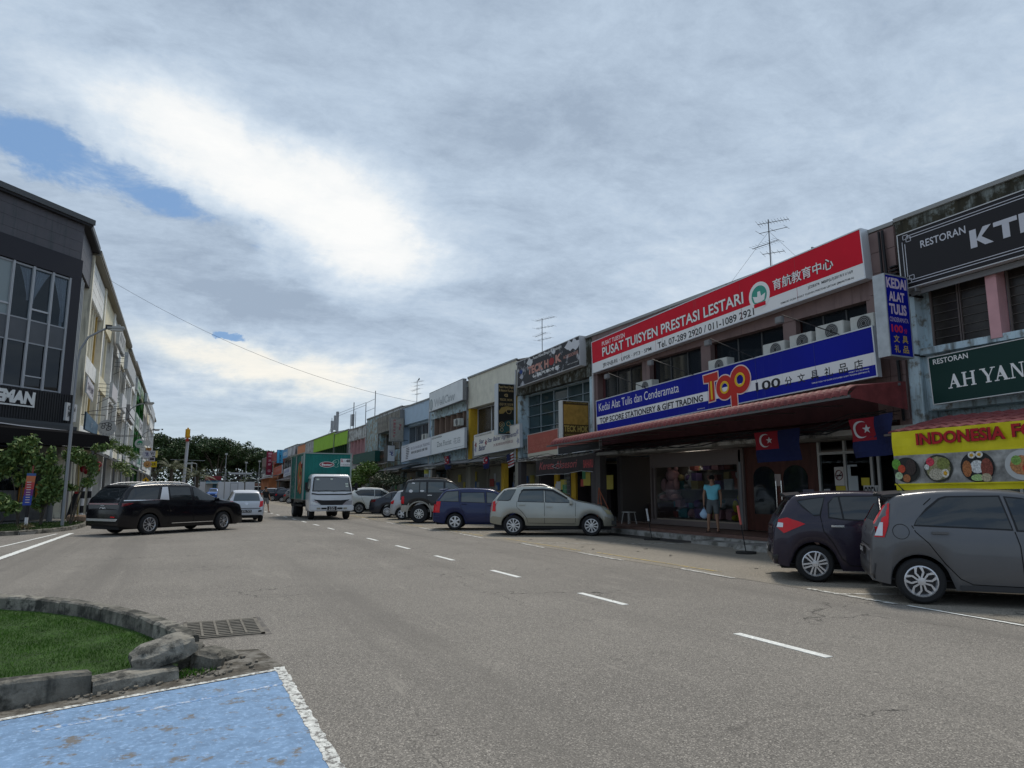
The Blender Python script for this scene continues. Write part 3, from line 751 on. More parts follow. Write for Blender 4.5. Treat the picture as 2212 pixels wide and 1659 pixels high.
        for f in sp.get('extra', ()): f(s)
def paintmat(name, col, rough=.28, metal=.35, coat=1.0): return M(name, col, rough, metal=metal * .5, var=.06, vs=1.2, coat=coat * .4, spec=.3)
CARGLASS = M('tinted car glass', (.014, .018, .02), .03, spec=.6, coat=.3); CARGLASS2 = M('pale tinted car glass', (.07, .085, .085), .04, spec=.6, coat=.4)
BLACKTRIM = P((.012, .012, .013), .35); SEAM = P((.004, .004, .004), .8)
TAIL = M('tail lamp red', (.55, .006, .012), .15, coat=.2); TAILD = M('dark tail lamp', (.14, .005, .008), .12, coat=1.0); LAMPC = M('clear lamp', (.55, .56, .58), .1, metal=.5, coat=1.0); LAMPY = M('yellowed headlamp', (.42, .38, .22), .15, coat=1.0)
GRILLE = P((.02, .02, .022), .5)
def emblem(kind, y, z, ry, rz_, mat=CHROME):
    def f(s):
        pts = ellipse(y, z, ry, rz_, 16); s.line('emblem', kind, pts + pts[:1], .014, mat, .016); s.line('emblem_bar', kind, [(y - ry, z), (y + ry, z)], .01, mat, .016)
    return f
def antenna(x, y=0):
    def f(s): z = lerp_prof(s.top, x); MB().tube([(x, y, z), (x - .14, y, z + .16)], .008, 5, r1=.003).go('antenna', BLACK, s.t)
    return f
def fin(x):
    def f(s): z = lerp_prof(s.top, x); MB().prism([(x - .09, -.02), (x + .1, -.012), (x + .1, .012), (x - .09, .02)], z - .01, z + .045).go('antenna_fin', s.sp['body'], s.t)
    return f
def fuel_door(x, z):
    def f(s):
        pts = ellipse(x, z, .1, .1, 22); s.line('fuel_door', 'R', pts + pts[:1], .007, SEAM, .004)
    return f
def body_line(pts, w, mat, name='trim_strip', kinds='RL'):
    def f(s):
        for k in kinds: s.line(name, k, pts, w, mat, .012)
    return f
TOP_HATCH = [(-.60, .78), (-.575, .98), (-.50, 1.06), (-.30, 1.38), (-.16, 1.48), (.3, 1.535), (.9, 1.545), (1.45, 1.48), (2.05, 1.16), (2.28, 1.04), (2.8, .96), (3.12, .82), (3.26, .66), (3.30, .5)]
PG = 'cars parked along the shops'
# grey hatchback, nearest
GREYP = paintmat('grey car paint', (.105, .106, .112), .30, .6)
c_grey = Car('hatchback', 'grey hatchback with arrow shaped red tail lamp, parked nearest on the right', 'car', (9.28, 6.47), -47, dict(
    W=1.76, wb=2.555, r=.305, body=GREYP, top=[(-.58, .72), (-.56, .95), (-.51, 1.08), (-.33, 1.38), (-.20, 1.49), (.3, 1.55), (.9, 1.555), (1.45, 1.49), (2.05, 1.18), (2.3, 1.05), (2.85, .96), (3.14, .82), (3.27, .66), (3.31, .5)],
    belt=[(-.6, 1.04), (0, 1.045), (1.2, .985), (2.3, .93)], gx=(-.02, 2.2), tumble=.2, sill=.2,
    wins=[[(-.02, 1.06), (.02, 1.14), (.16, 1.26), (.33, 1.40), (.42, 1.43), (1.02, 1.44), (1.10, 1.02)], [(1.17, 1.01), (1.10, 1.43), (1.3, 1.41), (1.6, 1.30), (2.12, 1.02), (2.14, .965)]],
    seams=[[(-.06, 1.05), (-.02, .96), (.12, .82), (.30, .55), (.46, .36), (.6, .29), (2.05, .27)], [(1.13, .99), (1.17, .8), (1.18, .28)], [(.22, 1.42), (.12, 1.33)], [(2.2, .97), (2.22, .7), (2.1, .4)]],
    handles=[(.27, .955), (1.42, .91)], rim='petal', rimmat=P((.62, .62, .64), .25, metal=.7), rimr=.205,
    side_lights=[('taillight', [(-.55, .99), (-.36, 1.31), (-.29, 1.35), (-.34, 1.05), (-.40, .88), (-.52, .88)], TAIL, .014), ('reversing_lamp', [(-.51, .90), (-.44, 1.08), (-.40, 1.08), (-.42, .90)], LAMPC, .02)],
    rglass=(1.1, 1.40, .60, .52), fglass=(1.08, 1.46, .62, .5), spoiler=(-.20, 1.53, .6, .2, P((.03, .03, .032), .3)), plate=('JSU 6393', .66, .46),
    rear=[('bumper', [(-.72, .3), (.72, .3), (.76, .52), (-.76, .52)], P((.06, .06, .063), .4)), ('tailgate_seam', [(-.55, .74), (.55, .74), (.55, .752), (-.55, .752)], SEAM)],
    front=[('headlight', [(.42, .68), (.72, .74), (.74, .86), (.42, .78)], LAMPC), ('grille', [(-.4, .5), (.4, .5), (.42, .72), (-.42, .72)], GRILLE)],
    extra=[fuel_door(-.2, .965), emblem('B', 0, .93, .05, .06), antenna(.0), body_line([(.45, .245), (2.1, .245)], .06, P((.06, .06, .063), .35), 'side_skirt')]), group=PG)
# dark purple hatchback
c_purp = Car('hatchback', 'dark purple hatchback with silver six spoke wheels beside the grey hatchback', 'car', (9.82, 8.72), -42, dict(
    W=1.74, wb=2.5, r=.305, body=paintmat('dark purple car paint', (.022, .017, .032), .25, .3), top=[(-.64, .66), (-.62, .92), (-.55, 1.06), (-.34, 1.38), (-.22, 1.47), (.3, 1.515), (.9, 1.52), (1.45, 1.46), (2.05, 1.15), (2.25, 1.04), (2.8, .95), (3.1, .8), (3.22, .66), (3.25, .5)],
    belt=[(-.6, 1.04), (.2, 1.03), (2.3, .93)], gx=(-.1, 2.15), tumble=.2, sill=.2,
    wins=[[(-.2, 1.33), (-.12, 1.25), (.02, 1.11), (.12, 1.12), (.22, 1.40), (.1, 1.385), (-.18, 1.34)], [(.27, 1.08), (.29, 1.3), (.37, 1.40), (.44, 1.41), (.47, 1.05)], [(.5, 1.05), (.47, 1.41), (1.05, 1.42), (1.1, 1.02)], [(1.17, 1.02), (1.12, 1.41), (1.35, 1.38), (2.05, 1.04), (2.1, .98)]],
    seams=[[(.2, 1.4), (.13, 1.1), (.16, .85), (.30, .65), (.42, .4), (.55, .29), (2.0, .27)], [(1.13, 1.0), (1.17, .8), (1.17, .28)]], handles=[(.38, .93), (1.45, .9)], hmat=CHROME, rim='curl', rimmat=P((.6, .6, .62), .25, metal=.7), rimr=.205,
    side_lights=[('taillight', [(-.56, .90), (-.53, 1.03), (-.40, 1.06), (-.22, 1.0), (-.12, .96), (-.34, .86), (-.46, .80)], TAIL, .014), ('reversing_lamp', [(-.56, .9), (-.54, .98), (-.46, .97), (-.47, .90)], LAMPC, .02)],
    rglass=(1.1, 1.38, .6, .5), fglass=(1.06, 1.42, .62, .5), spoiler=(-.22, 1.5, .56, .2, P((.02, .02, .025), .3)), plate=('JLW 48', .50, .44),
    rear=[('bumper', [(-.72, .28), (.72, .28), (.76, .44), (-.76, .44)], P((.03, .03, .032), .4)), ('rear_trim', [(-.5, .86), (.5, .86), (.5, .9), (-.5, .9)], CHROME)],
    front=[('headlight', [(.42, .7), (.72, .76), (.74, .86), (.42, .78)], LAMPC), ('grille', [(-.4, .45), (.4, .45), (.42, .7), (-.42, .7)], GRILLE)], extra=[fin(.05)]), group=PG)
# silver SUV
SVP = paintmat('silver green car paint', (.36, .37, .34), .3, .6); SVL = paintmat('gold beige lower paint', (.27, .255, .20), .35, .5)
c_suv = Car('suv', 'silver SUV with beige lower panels and missing front bumper', 'car', (10.35, 21.68), -31, dict(
    W=1.82, wb=2.63, r=.34, arch=.07, sill=.33, body=SVP, lower=SVL, lowz=.60, top=[(-.80, .78), (-.78, .98), (-.72, 1.16), (-.42, 1.50), (-.28, 1.58), (.3, 1.66), (.9, 1.67), (1.35, 1.62), (1.95, 1.28), (2.15, 1.17), (2.75, 1.06), (3.1, .96), (3.3, .82), (3.38, .66), (3.42, .5)],
    belt=[(-.8, 1.12), (2.2, 1.05)], gx=(-.6, 2.1), tumble=.2,
    wins=[[(-.56, 1.18), (-.5, 1.29), (-.30, 1.49), (-.22, 1.52), (.06, 1.52), (.02, 1.42), (-.12, 1.2), (-.2, 1.17)], [(.16, 1.14), (.22, 1.36), (.34, 1.53), (1.0, 1.55), (1.02, 1.12)], [(1.1, 1.12), (1.08, 1.55), (1.35, 1.5), (1.8, 1.25), (1.98, 1.1)]],
    glass=CARGLASS2, seams=[[(.12, 1.13), (.12, .95), (.3, .78), (.45, .6), (.5, .42), (2.1, .4)], [(1.06, 1.12), (1.06, .4)], [(2.1, 1.1), (2.1, .45)]], handles=[(.3, 1.02), (1.22, .96)], rim='ten', rimmat=P((.6, .6, .6), .3, metal=.5), lip=None,
    side_lights=[('taillight', [(-.72, .80), (-.70, 1.12), (-.62, 1.16), (-.60, .80)], TAIL, .014), ('headlight', [(2.98, .95), (3.1, .95), (3.31, .84), (3.33, .70), (3.16, .72)], LAMPY, .015)],
    rglass=(1.2, 1.5, .6, .5), fglass=(1.2, 1.55, .64, .5), rail=(.1, 1.15, P((.5, .5, .5), .45, metal=.4)), plate=('JHE 3301', .9, .46),
    rear=[('taillight', [(.72, .8), (.86, .8), (.84, 1.14), (.72, 1.14)], TAIL)],
    front=[('grille', [(-.6, .42), (.6, .42), (.62, .78), (-.62, .78)], GRILLE)],
    extra=[body_line([(.5, .62), (2.15, .62)], .05, SVP), lambda s: MB().box(3.0, -.72, .3, 3.47, .72, .62).box(3.3, -.86, .38, 3.45, .86, .5).go('crash_bar', P((.03, .03, .03), .6), s.t),
           lambda s: s.patch('roof_panel', 'T', [(-.2, -.55), (1.3, -.55), (1.3, .55), (-.2, .55)], P((.05, .05, .052), .4), .004),
           lambda s: [s.patch('window_visor', k, [(.22, 1.47), (.34, 1.55), (1.0, 1.565), (1.35, 1.53), (1.85, 1.25), (1.8, 1.22), (1.32, 1.47), (1.0, 1.505), (.35, 1.495)], BLACKTRIM, .02) for k in 'RL']]), group=PG)
# navy MPV
c_navy = Car('minivan', 'dark navy blue people carrier parked between the silver SUV and the black off roader', 'car', (9.71, 25.57), -27, dict(
    W=1.72, wb=2.75, r=.315, sill=.24, body=paintmat('navy car paint', (.012, .02, .075), .25, .3), top=[(-.86, .7), (-.84, .95), (-.76, 1.1), (-.5, 1.45), (-.36, 1.54), (.3, 1.6), (.9, 1.6), (1.5, 1.53), (2.15, 1.2), (2.35, 1.1), (3.0, .98), (3.4, .8), (3.6, .6), (3.65, .45)],
    belt=[(-.8, 1.05), (2.4, .98)], gx=(-.66, 2.3), glass=CARGLASS2, tumble=.17,
    wins=[[(-.62, 1.1), (-.42, 1.38), (-.34, 1.44), (.1, 1.47), (.12, 1.08)], [(.24, 1.07), (.24, 1.40), (1.1, 1.41), (1.14, 1.04)], [(1.24, 1.03), (1.22, 1.42), (1.5, 1.4), (2.1, 1.08), (2.15, 1.02)]],
    seams=[[(.2, 1.5), (.18, 1.0), (.3, .7), (.45, .4), (.5, .3), (2.2, .28)], [(1.19, 1.5), (1.2, .3)]], handles=[(.35, .98), (1.35, .93)], rim='six', rimmat=P((.62, .62, .62), .3, metal=.5),
    side_lights=[('taillight', [(-.80, .66), (-.80, 1.02), (-.72, 1.08), (-.56, 1.08), (-.60, .66)], TAIL, .014)], rear=[('taillight', [(.62, .66), (.84, .66), (.82, 1.06), (.66, 1.08)], TAIL)],
    rglass=(1.14, 1.42, .6, .5), fglass=(1.15, 1.5, .62, .5), spoiler=(-.42, 1.58, .55, .26, P((.01, .015, .06), .3)), plate=('JKV 88', .8, .4),
    front=[('headlight', [(.42, .7), (.72, .76), (.74, .9), (.42, .8)], LAMPC)], extra=[body_line([(-.6, .5), (-.85, .5)], .03, P((.02, .03, .08), .3))]), group=PG)
# black 4x4
FLARE = paintmat('beige flare paint', (.36, .35, .31), .4, .3)
c_4x4 = Car('off_roader', 'tall black off roader with beige lower body and big mud tyres', 'car', (10.18, 31.5), -24, dict(
    W=1.78, wb=2.73, r=.42, arch=.13, tw=.27, rimr=.22, sill=.52, tail=.0, body=paintmat('black car paint', (.014, .014, .015), .3, .1), lower=FLARE, lowz=.86, endw=.93, round=.25,
    top=[(-.84, 1.1), (-.83, 1.3), (-.78, 1.5), (-.62, 1.92), (-.5, 2.0), (.2, 2.05), (.9, 2.03), (1.5, 1.93), (2.1, 1.52), (2.25, 1.4), (3.1, 1.32), (3.3, 1.22), (3.36, 1.0), (3.38, .8)],
    belt=[(-.8, 1.36), (2.3, 1.33)], gx=(-.7, 2.15), tumble=.13, glass=CARGLASS2,
    wins=[[(-.66, 1.40), (-.56, 1.8), (-.5, 1.85), (-.02, 1.88), (-.02, 1.40)], [(.02, 1.4), (.02, 1.88), (.3, 1.88), (.3, 1.4)], [(.4, 1.4), (.4, 1.88), (1.1, 1.88), (1.12, 1.4)], [(1.2, 1.4), (1.2, 1.87), (1.5, 1.82), (2.05, 1.45), (2.06, 1.4)]],
    seams=[[(.35, 1.9), (.36, 1.1), (.55, .8), (2.1, .78)], [(1.16, 1.9), (1.16, .8)]], handles=[(.48, 1.27), (1.3, 1.25)], hmat=CHROME, rim='ten', rimmat=P((.62, .62, .6), .3, metal=.5), lip=FLARE,
    side_lights=[('taillight', [(-.80, .88), (-.80, 1.22), (-.70, 1.22), (-.70, .88)], TAIL, .014)], rear=[('taillight', [(.74, .88), (.86, .88), (.86, 1.22), (.74, 1.22)], TAIL)],
    rglass=(1.42, 1.85, .6, .5), fglass=(1.42, 1.85, .62, .54), rail=(-.3, 1.4, BLACK),
    front=[('headlight', [(.5, 1.02), (.74, 1.02), (.74, 1.18), (.5, 1.18)], LAMPC)],
    extra=[lambda s: [s.patch('window_sticker', 'R', ellipse(x, z, a, c, 12), P((.7, .7, .7), .5), .012) for x, z, a, c in ((-.4, 1.46, .09, .07), (-.3, 1.83, .08, .03), (.12, 1.47, .1, .04))],
           lambda s: MB().tube([(.2, -.5, .5), (.2, .5, .5)], .06, 8).tube([(0, -.8, .42), (0, .8, .42)], .05, 8).box(.3, -.8, .5, .6, -.5, .62).go('axle', P((.1, .1, .1), .5), s.t)]), group=PG)
# silver car hidden behind the 4x4
SEDTOP = [(-1.0, .62), (-.98, .9), (-.9, 1.02), (-.45, 1.10), (.1, 1.38), (.5, 1.45), (1.0, 1.455), (1.5, 1.38), (2.1, 1.1), (2.3, 1.02), (3.0, .92), (3.35, .75), (3.48, .6), (3.5, .45)]
Car('hatchback', 'silver car mostly hidden behind the black off roader', 'car', (10.45, 35.2), -22, dict(
    W=1.7, wb=2.45, r=.3, body=paintmat('silver car paint', (.4, .41, .42), .3, .6), top=TOP_HATCH, belt=[(-.6, 1.0), (2.3, .94)], gx=(-.1, 2.1), pillars=(1.1,), rim='five', rglass=(1.1, 1.36, .55, .48), fglass=(1.08, 1.42, .6, .5),
    side_lights=[('taillight', [(-.58, .8), (-.56, 1.0), (-.4, 1.0), (-.44, .8)], TAIL)], handles=[(.3, .93), (1.4, .9)], seams=[[(.1, 1.0), (.3, .6), (.5, .28), (2.0, .27)], [(1.1, 1.0), (1.12, .28)]]), group=PG)
Car('sedan', 'dark blue grey sedan parked between the white crossover and the black off roader', 'car', (10.56, 38.41), -19, dict(
    W=1.74, wb=2.6, r=.32, body=paintmat('blue black car paint', (.02, .024, .036), .25, .3), top=SEDTOP, belt=[(-.9, .98), (0, 1.0), (2.4, .93)], gx=(-.15, 2.15), pillars=(.22, 1.15), rim='multi', rimmat=P((.55, .55, .56), .3, metal=.6), rglass=(1.14, 1.34, .5, .45), fglass=(1.08, 1.38, .6, .48),
    side_lights=[('taillight', [(-.95, .84), (-.93, .98), (-.6, .98), (-.7, .86)], TAILD)], handles=[(.42, .9), (1.4, .87)], hmat=CHROME, plate=('JTQ 71', .6, .42), seams=[[(.2, 1.0), (.35, .6), (.5, .28), (2.1, .27)], [(1.17, 1.0), (1.18, .28)]]), group=PG)
Car('crossover', 'white crossover parked just right of the green truck', 'car', (10.51, 44.95), -15, dict(
    W=1.78, wb=2.685, r=.345, arch=.06, sill=.3, body=paintmat('white car paint', (.7, .7, .68), .3, .0), top=[(-.8, .8), (-.78, 1.0), (-.68, 1.16), (-.36, 1.5), (-.2, 1.6), (.3, 1.66), (.9, 1.66), (1.5, 1.58), (2.2, 1.2), (2.35, 1.12), (3.0, 1.02), (3.4, .85), (3.5, .6), (3.52, .5)],
    belt=[(-.8, 1.14), (2.4, 1.02)], gx=(-.35, 2.2), wins=[[(-.28, 1.36), (-.05, 1.18), (.02, 1.17), (.92, 1.13), (.9, 1.5), (.1, 1.49)], [(1.0, 1.12), (.98, 1.5), (1.4, 1.46), (2.05, 1.12), (2.1, 1.08)]], rim='web', rimmat=P((.35, .35, .36), .3, metal=.5), rglass=(1.2, 1.5, .6, .5), fglass=(1.18, 1.52, .62, .5),
    side_lights=[('taillight', [(-.74, .98), (-.72, 1.12), (-.4, 1.1), (-.58, .96)], TAIL)], handles=[(.35, 1.04), (1.35, 1.0)], seams=[[(.1, 1.15), (.3, .7), (.5, .36), (2.1, .34)], [(.96, 1.15), (.98, .36)]], extra=[fin(.2)]), group=PG)
# far parked cars
FG = 'far cars parked along the right row'
def simple(name, label, cat, pos, hd, col, top, r=.32, W=1.76, group=FG, side='R', wb=2.6, belt=1.0, rim='ten', metal=.3, extra=None, **k):
    xf = [p[0] for p in top if p[1] > belt + .1]; d = dict(W=W, wb=wb, r=r, body=paintmat('car paint', col, .3, metal), top=top, belt=[(-1, belt + .03), (2.4, belt - .04)], gx=(xf[0] + .12, xf[-1] + .02), pillars=(1.12,), rim=rim,
        rglass=(belt + .1, top[4][1] - .08, .56, .48), fglass=(belt + .12, max(p[1] for p in top) - .12, .6, .48), side_lights=[('taillight', [(top[0][0] + .04, belt - .2), (top[0][0] + .05, belt), (top[0][0] + .26, belt), (top[0][0] + .2, belt - .2)], TAIL)],
        rear=[('taillight', [(.6, belt - .2), (.78, belt - .2), (.78, belt), (.6, belt)], TAIL)], front=[('headlight', [(.42, .68), (.74, .72), (.76, .84), (.42, .8)], LAMPC), ('grille', [(-.4, .5), (.4, .5), (.42, .72), (-.42, .72)], GRILLE)])
    d.update(k); return Car(name, label, cat, pos, hd, d, group=group, side=side)
SUVTOP = [(-.8, .8), (-.78, 1.0), (-.7, 1.2), (-.4, 1.55), (-.26, 1.65), (.3, 1.72), (.9, 1.72), (1.4, 1.64), (2.0, 1.25), (2.2, 1.16), (2.9, 1.06), (3.3, .9), (3.42, .65), (3.45, .5)]
simple('minivan', 'black car just behind the truck on its right side', 'car', (10.9, 51.5), -14, (.015, .015, .018), SUVTOP)
simple('hatchback', 'grey car peeking out left of the truck box', 'car', (10.98, 80.0), -14, (.16, .15, .14), TOP_HATCH)
simple('suv', 'dark blue car with a sloping tail, left of the truck box', 'car', (11.3, 88.5), -20, (.02, .025, .045), [(a, b * .93) for a, b in SUVTOP], belt=1.0)
simple('pickup_truck', 'dark navy pickup with chrome wheels beyond the dark blue car', 'car', (11.2, 97.0), -22, (.012, .016, .03), [(-1.1, .9), (-1.08, 1.12), (-.9, 1.16), (.3, 1.18), (.5, 1.7), (.9, 1.8), (1.3, 1.78), (1.8, 1.6), (2.3, 1.25), (2.5, 1.18), (3.3, 1.08), (3.6, .9), (3.7, .6)], r=.38, wb=3.0, belt=1.12)
simple('hatchback', 'white car parked behind the dark pickup', 'car', (11.4, 106.0), -25, (.65, .65, .65), SUVTOP)
simple('sedan', 'black sedan beyond the silver hatchback on the road', 'car', (11.6, 122), -30, (.02, .02, .022), SEDTOP)
simple('van', 'long white van with a pale green roof in the distance', 'van', (12.8, 136), -40, (.66, .68, .62), [(-1.0, 1.3), (-.98, 1.8), (-.9, 1.95), (-.5, 2.05), (.3, 2.1), (1.5, 2.08), (2.2, 1.95), (2.9, 1.3), (3.1, 1.2), (3.5, .9), (3.6, .6)], wb=2.9, belt=1.25)
simple('suv', 'blue car with its front facing the camera, far down the road', 'car', (6.2, 128), -96, (.02, .09, .32), SUVTOP, side='L', group=None)
simple('suv', 'dark maroon car far away behind the bonnet of the black people carrier', 'car', (1.2, 118), 82, (.06, .015, .02), SUVTOP, side='R', group=None)
simple('hatchback', 'pale grey car far away left of the blue car', 'car', (5.0, 152), -94, (.5, .5, .48), TOP_HATCH, side='L', group=None)
# silver-white hatchback on the road, rear view
Car('hatchback', 'silver hatchback driving away in the road, seen from behind', 'car', (3.68, 36.2), 90, dict(
    W=1.62, wb=2.455, r=.29, body=paintmat('light silver car paint', (.5, .52, .55), .3, .5), endw=.93, round=.3, top=[(-.62, .62), (-.60, .9), (-.54, 1.02), (-.34, 1.36), (-.2, 1.46), (.3, 1.51), (.9, 1.51), (1.4, 1.44), (2.0, 1.14), (2.2, 1.03), (2.8, .93), (3.05, .75), (3.1, .5)],
    belt=[(-.6, 1.0), (2.3, .94)], gx=(-.15, 2.1), pillars=(1.05,), rglass=(1.0, 1.36, .60, .52), fglass=(1.08, 1.42, .58, .46), glass=CARGLASS2, rim='ten', plate=('JHU 7273', .52, .46),
    rear=[('taillight', [(.56, .70), (.72, .74), (.735, 1.0), (.60, .98)], TAIL), ('bumper_vent', [(.52, .47), (.68, .5), (.68, .57), (.54, .56)], BLACKTRIM), ('rear_trim', [(-.62, .63), (.62, .63), (.62, .67), (-.62, .67)], P((.12, .12, .13), .3)), ('bumper_lower', [(-.6, .26), (.6, .26), (.62, .36), (-.62, .36)], BLACKTRIM)],
    side_lights=[('taillight', [(-.55, .72), (-.50, 1.0), (-.38, .98), (-.46, .74)], TAIL)], extra=[emblem('B', 0, .86, .055, .035)]), side='R')
# black people carrier turning into the road
KB = paintmat('gloss black car paint', (.004, .004, .006), .2, .0, coat=.7)
def kia_rear(s):
    s.patch('light_bar', 'B', [(-.8, 1.03), (.8, 1.03), (.8, 1.075), (-.8, 1.075)], TAILD, .012)
    for k in 'RL':
        s.patch('taillight', k, [(-1.02, .97), (-1.0, 1.08), (-.62, 1.09), (-.75, 1.03)], TAILD, .014)
        s.patch('chrome_fin', k, [(.36, 1.19), (.50, 1.62), (.72, 1.63), (.72, 1.17)], P((.62, .63, .65), .3, metal=.6), .016)
        s.line('chrome_line', k, [(-.95, 1.165), (.4, 1.18)], .025, CHROME, .014); s.line('chrome_line', k, [(.85, .36), (2.6, .36)], .022, CHROME, .014)
    s.patch('bumper_trim', 'B', [(-.8, .48), (.8, .48), (.86, .56), (-.86, .56)], P((.5, .5, .5), .25, metal=.7), .014)
    s.patch('reflector', 'B', [(-.72, .60), (-.5, .60), (-.5, .64), (-.72, .64)], TAIL, .014)
    s.patch('spoiler_trim', 'B', [(-.6, 1.62), (.6, 1.62), (.55, 1.67), (-.55, 1.67)], BLACKTRIM, .03)
    p = s.cast('B', 0, .93, .014)
    for tx, z0, z1, w in (('C80', .85, .94, .16), ('KIA', .985, 1.015, .1)):
        o = text(None, tx, (-w, z0, w, z1), P((.75, .75, .75), .4), bold=.01, z=0); o.parent = s.t; o.matrix_local = Matrix(((0, 0, -1, p.x - .004), (-1, 0, 0, 0), (0, 1, 0, 0), (0, 0, 0, 1)))
c_kia = Car('people_carrier', 'glossy black people carrier with chrome fin turning across the road', 'car', (-.88, 27.54), 37, dict(
    W=1.99, wb=3.09, r=.35, arch=.05, tw=.23, rimr=.235, sill=.24, body=KB, endw=.9, round=.5, top=[(-1.08, .9), (-1.06, 1.1), (-1.0, 1.25), (-.72, 1.6), (-.55, 1.70), (.2, 1.76), (1.2, 1.76), (1.9, 1.68), (2.75, 1.28), (3.0, 1.17), (3.6, 1.08), (3.9, .98), (4.02, .8), (4.05, .6)],
    belt=[(-1, 1.14), (2.9, 1.08)], gx=(-.85, 2.8), tumble=.15,
    wins=[[(-.86, 1.18), (-.66, 1.5), (-.56, 1.58), (.40, 1.62), (.26, 1.19)], [(.80, 1.18), (.78, 1.62), (1.62, 1.62), (1.66, 1.16)], [(1.8, 1.15), (1.76, 1.61), (2.0, 1.56), (2.65, 1.22), (2.68, 1.14)]],
    seams=[[(.74, 1.16), (.74, .34), (1.6, .32)], [(1.72, 1.16), (1.74, .32), (2.6, .3)], [(2.72, 1.1), (2.72, .4)]], handles=[(1.55, 1.04), (1.95, 1.04)], rim='web', rimmat=P((.55, .55, .56), .25, metal=.7), steer=10,
    rglass=(1.2, 1.58, .74, .64), fglass=(1.2, 1.62, .74, .6), rail=(-.45, 1.7, P((.5, .51, .53), .45, metal=.5)),
    front=[('headlight', [(.6, .8), (.88, .84), (.88, .98), (.6, .94)], LAMPC), ('grille', [(-.5, .55), (.5, .55), (.55, .9), (-.55, .9)], GRILLE)], extra=[kia_rear]), side='R')
# ------------------------------------------------------------------ green box truck
GREEN = M('green truck paint', (.01, .165, .14), .4, var=.12, vs=2, streak=((.01, .07, .06), .35)); TWH = M('white cab paint', (.62, .64, .66), .3, coat=.6, var=.05, vs=4)
tr = thing('box_truck', 'green box lorry with a white cab driving towards the camera', 'truck', (7.22, 37.0, 0.0), 0)
tr.scale = (1.17, 1.0, 1.03)
# local: x right (seen from camera), y away, front face at y=0 side
b = MB().box(-1.04, 1.75, .98, 1.12, 6.6, 3.36)
for i in range(13): x = -.98 + i * .165; b.box(x, 1.725, 1.04, x + .075, 1.75, 3.3)
for i in range(26): y = 1.85 + i * .18; b.box(-1.06, y, 1.04, -1.04, y + .08, 3.3)
b.go('cargo_box', GREEN, tr)
MB().box(-1.08, 1.70, 3.36, 1.16, 6.65, 3.41).box(-1.07, 1.71, .95, -1.0, 1.78, 3.36).box(1.08, 1.71, .95, 1.15, 1.78, 3.36).go('box_frame', P((.3, .36, .33), .5), tr)
MB().box(-.4, 1.6, .62, .4, 6.5, .86).box(-.98, 2.3, .6, .98, 6.3, .7).box(-1.0, 5.9, .55, -.9, 6.0, .95).go('chassis', RUBBER, tr)
# cab
def loft(rings, mat, name, parent, smooth=35, close=True):
    b = MB(); n = len(rings[0])
    for r_ in rings: b.v += [tuple(p) for p in r_]
    for i in range(len(rings) - 1):
        for j in range(n): b.f.append((i * n + j, i * n + (j + 1) % n, (i + 1) * n + (j + 1) % n, (i + 1) * n + j)); b.m.append(0)
    b.f.append(tuple(range(n))); b.f.append(tuple((len(rings) - 1) * n + j for j in reversed(range(n)))); b.m += [0, 0]
    return b.go(name, mat, parent, smooth)
def rrect(w, y0, y1, z, rad=.12, n=4):
    pts = []
    for cx, cy, a0 in ((w - rad, y0 + rad, -90), (w - rad, y1 - rad, 0), (-w + rad, y1 - rad, 90), (-w + rad, y0 + rad, 180)):
        for k in range(n + 1): a = R(a0 + 90 * k / n); pts.append((cx + rad * math.cos(a), cy + rad * math.sin(a), z))
    return pts
cabz = [(.42, .90, .02), (.5, .93, -.02), (.9, .95, -.02), (1.25, .95, .02), (1.42, .93, .07), (2.1, .86, .32), (2.22, .82, .42), (2.27, .74, .52)]
loft([rrect(w, y, 1.55, z, .16 if z < 1.3 else .14) for z, w, y in cabz], TWH, 'cab', tr)
def cabface(name, poly, mat, off=.008):
    """poly in (x,z) laid on the sloping cab front"""
    def yz(z):
        return lerp_prof([(q[0], q[2]) for q in cabz], z)
    b = MB(); b.q(*[(x, yz(z) - off, z) for x, z in poly]); return b.go(name, mat, tr)
cabface('windscreen', [(-.80, 1.44), (.80, 1.44), (.74, 2.06), (.68, 2.1), (-.68, 2.1), (-.74, 2.06)], M('lorry windscreen', (.05, .06, .065), .06, spec=.8, coat=1), .02)
fr = [(-.86, 1.40), (.86, 1.40), (.78, 2.1), (.7, 2.15), (-.7, 2.15), (-.78, 2.1)]
cabface('windscreen_seal', fr, BLACKTRIM, .012)
cabface('black_band', [(-.88, 1.26), (-.6, 1.22), (.6, 1.22), (.88, 1.26), (.88, 1.33), (.6, 1.28), (-.6, 1.28), (-.88, 1.33)], BLACKTRIM)
cabface('grille', [(-.78, 1.0), (-.5, .72), (.5, .72), (.78, 1.0), (.9, 1.02), (.4, .96), (-.4, .96), (-.9, 1.02)], GRILLE, .012)
